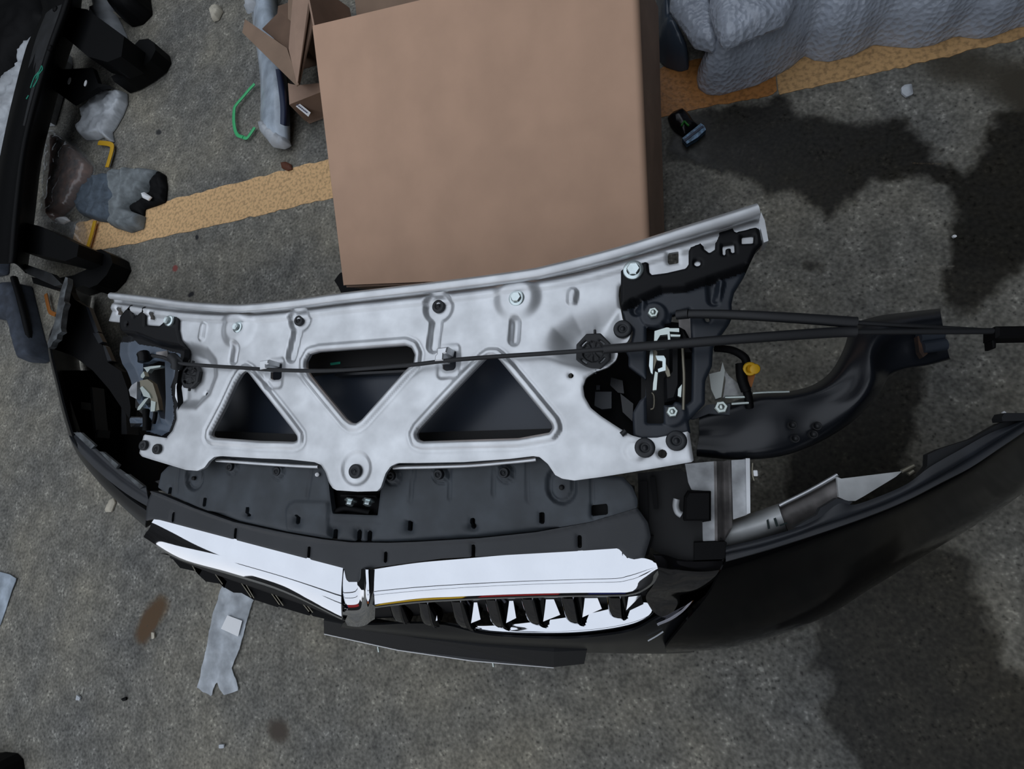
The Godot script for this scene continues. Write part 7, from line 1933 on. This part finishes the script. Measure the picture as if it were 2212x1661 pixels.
	heap(g, PackedVector2Array([Vector2(-2.4149, -0.5689), Vector2(-2.3827, -0.5742), Vector2(-2.3722, -0.5577), Vector2(-2.3915, -0.5474)]), 0.006, 0.015, 0.02, 53, 0.003, 0.2)
	obj("blue_cap", g, M.navy, "small dark blue cap touching the white scrap", "cap", "")
	g = G.new()
	heap(g, PackedVector2Array([Vector2(-2.8958, -1.051), Vector2(-2.7438, -0.9846), Vector2(-2.6807, -0.8889), Vector2(-2.665, -0.8228), Vector2(-2.814, -0.8182)]), 0.012, 0.05, 0.04, 54, 0.01, 0.08)
	obj("grey_rag", g, M.foam, "grey rag under the near end of the black crossmember", "rag", "")


func strap(g: G, pts: Array, w: float) -> void:
	var p := spline(pts, 6)
	var a := PackedVector3Array()
	var cols := []
	for k in p.size():
		var t := (p[mini(k + 1, p.size() - 1)] - p[maxi(k - 1, 0)]).normalized()
		var s := t.cross(Vector3.UP).normalized() * w
		cols.append(PackedVector3Array([p[k] - s, p[k] + Vector3(0, 0.002, 0), p[k] + s]))
	skin(g, cols, 0.003, true)


func wrap_heap() -> void:
	var bw := thing("bubble_wrap_bundle", Vector3(0.4817, 0, -1.1715), "large bundle wrapped in grey bubble wrap at the far right", "bundle")
	var g := G.new()
	heap(g, PackedVector2Array([Vector2(0.1451, -1.0775), Vector2(0.1479, -1.0435), Vector2(0.1695, -1.0193), Vector2(0.2029, -1.0094), Vector2(0.2917, -1.0186), Vector2(0.3445, -1.0377), Vector2(0.375, -1.0514), Vector2(0.3997, -1.072), Vector2(0.4105, -1.0772), Vector2(0.4232, -1.0585), Vector2(0.4602, -1.0439), Vector2(0.51, -1.0472), Vector2(0.5585, -1.0664), Vector2(0.6053, -1.0459), Vector2(0.6407, -1.0328), Vector2(0.6767, -1.0312), Vector2(0.7226, -1.0431), Vector2(0.7632, -1.0231), Vector2(0.7927, -1.0216), Vector2(0.836, -1.0332), Vector2(0.9271, -1.0241), Vector2(0.9577, -1.2146), Vector2(0.1323, -1.5513), Vector2(0.134, -1.3406), Vector2(0.1462, -1.2286), Vector2(0.1764, -1.1374)]), 0.010, 0.20, 0.16, 61, 0.03, 0.055)
	part(bw, "bubble_wrap", g, M.bubble)
	g = G.new()
	heap(g, PackedVector2Array([Vector2(0.164, -1.1061), Vector2(0.1737, -1.051), Vector2(0.1856, -1.004), Vector2(0.2116, -0.9987), Vector2(0.2604, -1.0114), Vector2(0.3171, -1.021), Vector2(0.3488, -1.0702), Vector2(0.3292, -1.1662), Vector2(0.176, -1.2223)]), 0.010, 0.035, 0.03, 62, 0.012, 0.05, 0.16)
	part(bw, "wrap_layer", g, M.bubble)
	g = G.new()
	heap(g, PackedVector2Array([Vector2(0.0775, -1.1965), Vector2(0.1071, -1.1302), Vector2(0.1315, -1.0673), Vector2(0.1784, -1.0403), Vector2(0.1969, -1.081), Vector2(0.1805, -1.1635), Vector2(0.1764, -1.2792), Vector2(0.0873, -1.3107)]), 0.010, 0.03, 0.03, 63, 0.012, 0.05, 0.11)
	part(bw, "wrap_layer", g, M.bubble)
	g = G.new()
	heap(g, PackedVector2Array([Vector2(0.0571, -1.4969), Vector2(0.0438, -1.1709), Vector2(0.0668, -1.1342), Vector2(0.1042, -1.109), Vector2(0.1281, -1.1113), Vector2(0.1296, -1.1405), Vector2(0.1011, -1.2425), Vector2(0.0882, -1.4201)]), 0.010, 0.14, 0.10, 64, 0.03, 0.05)
	obj("plastic_sack", g, M.film_dark, "bluish plastic sack between the large carton and the bubble wrap", "sack", "")


func litter() -> void:
	# long part in clear film lying beside the small cartons
	var fl := thing("wrapped_tube", Vector3(-1.3435, 0, -1.4888), "long bluish film-wrapped tube lying left of the cardboard cartons", "package")
	var g := G.new()
	loft(g, [
		[Vector3(-1.5314, 0.01, -2.0172), Vector3(-1.4717, 0.01, -1.771), Vector3(-1.4065, 0.01, -1.5378), Vector3(-1.3793, 0.01, -1.4075), Vector3(-1.3596, 0.01, -1.2676), Vector3(-1.3201, 0.01, -1.197)],
		[Vector3(-1.471, 0.05, -1.947), Vector3(-1.4137, 0.05, -1.7096), Vector3(-1.3533, 0.05, -1.4851), Vector3(-1.3206, 0.05, -1.3577), Vector3(-1.3117, 0.045, -1.229), Vector3(-1.2948, 0.02, -1.1727)],
		[Vector3(-1.4112, 0.075, -1.8954), Vector3(-1.3563, 0.075, -1.6645), Vector3(-1.2962, 0.075, -1.4457), Vector3(-1.2629, 0.075, -1.3213), Vector3(-1.2573, 0.06, -1.2049), Vector3(-1.2568, 0.03, -1.1422)],
		[Vector3(-1.3725, 0.08, -1.8756), Vector3(-1.3192, 0.08, -1.6475), Vector3(-1.2607, 0.08, -1.4312), Vector3(-1.2283, 0.08, -1.3083), Vector3(-1.2196, 0.06, -1.1927), Vector3(-1.2361, 0.025, -1.1342)],
		[Vector3(-1.3638, 0.06, -1.8969), Vector3(-1.3065, 0.06, -1.6652), Vector3(-1.2486, 0.06, -1.447), Vector3(-1.2123, 0.06, -1.3218), Vector3(-1.1984, 0.045, -1.1998), Vector3(-1.213, 0.02, -1.1387)],
		[Vector3(-1.4091, 0.005, -1.98), Vector3(-1.3453, 0.005, -1.7369), Vector3(-1.29, 0.005, -1.5107), Vector3(-1.2568, 0.005, -1.3813), Vector3(-1.2307, 0.005, -1.2388), Vector3(-1.2196, 0.005, -1.1492)]], 5, 4, 0.002)
	part(fl, "film_sleeve", g, M.film)
	g = G.new()
	loft(g, [[Vector3(-1.2443, 0.081, -1.4065), Vector3(-1.2215, 0.081, -1.3245), Vector3(-1.2033, 0.081, -1.2455), Vector3(-1.194, 0.081, -1.1739)], [Vector3(-1.2266, 0.078, -1.4046), Vector3(-1.2021, 0.078, -1.3222), Vector3(-1.1842, 0.078, -1.2435), Vector3(-1.1762, 0.078, -1.1651)], [Vector3(-1.2439, 0.05, -1.4356), Vector3(-1.219, 0.05, -1.3514), Vector3(-1.1988, 0.05, -1.2705), Vector3(-1.1887, 0.05, -1.19)]], 4, 3, 0.002)
	part(fl, "inner_part", g, M.navy, "dark blue part showing through the film")
	g = G.new()
	heap(g, PackedVector2Array([Vector2(-1.3344, -1.2576), Vector2(-1.2989, -1.2419), Vector2(-1.2466, -1.1886), Vector2(-1.2065, -1.1576), Vector2(-1.1932, -1.1308), Vector2(-1.2222, -1.124), Vector2(-1.273, -1.1419), Vector2(-1.3122, -1.1877), Vector2(-1.337, -1.216)]), 0.006, 0.03, 0.03, 71, 0.012, 0.15, 0.02)
	part(fl, "twisted_end", g, M.bag)
	g = G.new()
	heap(g, PackedVector2Array([Vector2(-1.4857, -1.9522), Vector2(-1.4229, -1.93), Vector2(-1.383, -1.7424), Vector2(-1.4293, -1.7401), Vector2(-1.4485, -1.7333)]), 0.008, 0.03, 0.03, 72, 0.01, 0.1, 0.05)
	part(fl, "film_flap", g, M.bag)
	# green strapping
	g = G.new()
	strap(g, [Vector3(-1.4119, 0.012, -1.4506), Vector3(-1.4298, 0.012, -1.4368), Vector3(-1.4647, 0.012, -1.4026), Vector3(-1.4881, 0.012, -1.3798), Vector3(-1.4964, 0.012, -1.3614), Vector3(-1.4902, 0.012, -1.3075), Vector3(-1.4768, 0.012, -1.2646), Vector3(-1.4596, 0.012, -1.239), Vector3(-1.4334, 0.012, -1.2256)], 0.0055)
	strap(g, [Vector3(-1.4358, 0.01, -1.2276), Vector3(-1.4172, 0.01, -1.2197), Vector3(-1.4004, 0.01, -1.2375), Vector3(-1.3861, 0.01, -1.2579)], 0.0055)
	obj("green_strap", g, M.green, "hooked loop of green plastic strapping beside the film-wrapped tube", "strap", "")
	# clear sleeve with a white sticker
	var sl := thing("plastic_sleeve", Vector3(-1.2461, 0, 0.504), "flat translucent plastic sleeve with a square white sticker", "sleeve")
	g = G.new()
	var f := FastNoiseLite.new()
	f.seed = 81
	f.frequency = 0.10
	f.fractal_type = FastNoiseLite.FRACTAL_RIDGED
	sheet(g, PackedVector2Array([Vector2(-1.2881, 0.3512), Vector2(-1.2773, 0.3397), Vector2(-1.2132, 0.3519), Vector2(-1.1573, 0.3668), Vector2(-1.164, 0.3802), Vector2(-1.1813, 0.4481), Vector2(-1.1908, 0.5094), Vector2(-1.2092, 0.5562), Vector2(-1.2144, 0.5667), Vector2(-1.1935, 0.5911), Vector2(-1.1775, 0.6182), Vector2(-1.2012, 0.6286), Vector2(-1.2303, 0.6385), Vector2(-1.248, 0.625), Vector2(-1.2601, 0.6044), Vector2(-1.2701, 0.6279), Vector2(-1.2719, 0.6477), Vector2(-1.3066, 0.64), Vector2(-1.3331, 0.6311), Vector2(-1.324, 0.6024), Vector2(-1.3235, 0.5747), Vector2(-1.3138, 0.4972), Vector2(-1.3052, 0.4212)]), [], 0.006, func(x: float, z: float, _d: float) -> float: return 0.0045 + 0.004 * f.get_noise_2d(x * 100.0, z * 100.0), 0.002)
	part(sl, "sleeve_film", g, M.milky)
	g = G.new()
	slab(g, [Vector3(-1.246, 0.0105, 0.4232), Vector3(-1.1889, 0.0105, 0.4332), Vector3(-1.1976, 0.0105, 0.4769), Vector3(-1.2643, 0.0105, 0.4621)], Vector3(0, -0.0008, 0))
	part(sl, "sticker", g, M.white, "square white sticker")
	# sheet of paper at the edge
	g = G.new()
	sheet(g, PackedVector2Array([Vector2(-2.4294, 0.3714), Vector2(-2.3214, 0.3755), Vector2(-2.2681, 0.3797), Vector2(-2.2207, 0.3922), Vector2(-2.2356, 0.4325), Vector2(-2.2628, 0.5508), Vector2(-2.3368, 0.6347)]), [], 0.008, func(x: float, z: float, _d: float) -> float: return 0.004 + 0.003 * f.get_noise_2d(x * 40.0, z * 40.0), 0.002)
	obj("film_sheet", g, M.film, "pale blue sheet of film lying alone on the open floor", "sheet", "")
	# crumpled dark snack bag
	var sn := thing("snack_bag", Vector3(0.115, 0, -0.9407), "crumpled black foil snack bag beside the large carton", "bag")
	g = G.new()
	heap(g, PackedVector2Array([Vector2(0.0647, -0.97), Vector2(0.0798, -0.9839), Vector2(0.104, -0.9897), Vector2(0.1195, -0.9688), Vector2(0.132, -0.9403), Vector2(0.1452, -0.9261), Vector2(0.1044, -0.9041), Vector2(0.0841, -0.9227), Vector2(0.0708, -0.9456)]), 0.006, 0.02, 0.03, 91, 0.006, 0.12)
	part(sn, "foil", g, M.foil)
	g = G.new()
	slab(g, [Vector3(0.0987, 0.018, -0.8908), Vector3(0.1468, 0.018, -0.9249), Vector3(0.1554, 0.018, -0.9146), Vector3(0.1581, 0.018, -0.9029), Vector3(0.1377, 0.018, -0.8852), Vector3(0.1093, 0.018, -0.8704)], Vector3(0, -0.015, 0))
	part(sn, "top_seal", g, M.seal, "pale blue crimped seal")
	g = G.new()
	slab(g, [Vector3(0.1006, 0.0195, -0.8837), Vector3(0.1508, 0.0195, -0.9173), Vector3(0.1528, 0.0195, -0.9113), Vector3(0.1038, 0.0195, -0.8774)], Vector3(0, -0.001, 0))
	part(sn, "print_band", g, M.navy)
	g = G.new()
	tube(g, [Vector3(0.0972, 0.03, -0.9182), Vector3(0.1048, 0.03, -0.9305), Vector3(0.1091, 0.03, -0.9239), Vector3(0.1155, 0.03, -0.9141)], 0.003, 6, 3)
	part(sn, "print_mark", g, M.green_dark)
	# small scraps
	var bits := [
		["paper_scrap", PackedVector2Array([Vector2(-1.7065, -1.8766), Vector2(-1.6904, -1.8992), Vector2(-1.6625, -1.8948), Vector2(-1.6455, -1.8664), Vector2(-1.6616, -1.8303), Vector2(-1.6885, -1.8296)]), 0.02, M.paper_warm, "crumpled white paper on the bare floor left of the wrapped tube", "scrap"],
		["paper_scrap", PackedVector2Array([Vector2(0.5982, -0.9298), Vector2(0.6063, -0.9355), Vector2(0.6201, -0.9345), Vector2(0.6196, -0.9065), Vector2(0.6061, -0.9022), Vector2(0.5982, -0.9144)]), 0.008, M.paper, "folded white paper piece on the wet floor at the far right", "scrap"],
		["leaf_scrap", PackedVector2Array([Vector2(-1.2515, -1.0892), Vector2(-1.2291, -1.0885), Vector2(-1.203, -1.0723), Vector2(-1.1966, -1.0528), Vector2(-1.2163, -1.051), Vector2(-1.2423, -1.0652)]), 0.008, M.leaf, "brown leaf-like scrap on the upper edge of the yellow line", "scrap"],
		["paper_strip", PackedVector2Array([Vector2(-1.8217, 0.1055), Vector2(-1.8054, 0.0988), Vector2(-1.7928, 0.114), Vector2(-1.8031, 0.1453), Vector2(-1.8298, 0.1462), Vector2(-1.8365, 0.1371)]), 0.008, M.paper_warm, "curled beige paper strip beside the far wing of the bumper", "scrap"],
		["paper_chip", PackedVector2Array([Vector2(-1.5419, 0.5012), Vector2(-1.5301, 0.5013), Vector2(-1.5249, 0.5169), Vector2(-1.5358, 0.5207)]), 0.004, M.paper_warm, "tiny cream chip beside the brown stain", "scrap"],
		["paper_chip", PackedVector2Array([Vector2(-1.8218, 0.7163), Vector2(-1.8031, 0.7219), Vector2(-1.8052, 0.7302), Vector2(-1.8221, 0.7312)]), 0.005, M.paper, "tiny white chip alone on the near floor", "scrap"],
		["paper_chip", PackedVector2Array([Vector2(-1.2259, 0.7649), Vector2(-1.2078, 0.762), Vector2(-1.2063, 0.7711), Vector2(-1.2243, 0.774)]), 0.004, M.paper, "tiny square white chip below the plastic sleeve", "scrap"],
		["rubber_chip", PackedVector2Array([Vector2(-1.6284, 0.701), Vector2(-1.6081, 0.6944), Vector2(-1.6041, 0.703), Vector2(-1.617, 0.7073)]), 0.006, M.dark, "small black chip on the near floor", "scrap"],
		["paper_chip", PackedVector2Array([Vector2(0.6791, -0.1395), Vector2(0.686, -0.1451), Vector2(0.686, -0.1346), Vector2(0.6806, -0.1338)]), 0.006, M.white, "tiny white chip beside the bumper's near tip", "scrap"],
		["paper_chip", PackedVector2Array([Vector2(0.6476, -0.5373), Vector2(0.6545, -0.5385), Vector2(0.6561, -0.5316), Vector2(0.6494, -0.5314)]), 0.004, M.white, "tiny white chip on the dark stain's edge at the right", "scrap"],
		["dark_lump", PackedVector2Array([Vector2(-2.2183, 0.9534), Vector2(-2.108, 0.9272), Vector2(-2.0539, 0.9223), Vector2(-2.0226, 0.9343), Vector2(-2.0021, 0.9699), Vector2(-2.191, 1.0293)]), 0.06, M.dark, "dark rounded lump cut off by the near floor corner", "lump"],  # unidentified dark object
	]
	for b in bits:
		g = G.new()
		heap(g, b[1], 0.003, b[2], 0.012, 100, b[2] * 0.2, 0.2)
		obj(b[0], g, b[3], b[4], b[5], "scraps on the floor" if b[5] == "scrap" else "")
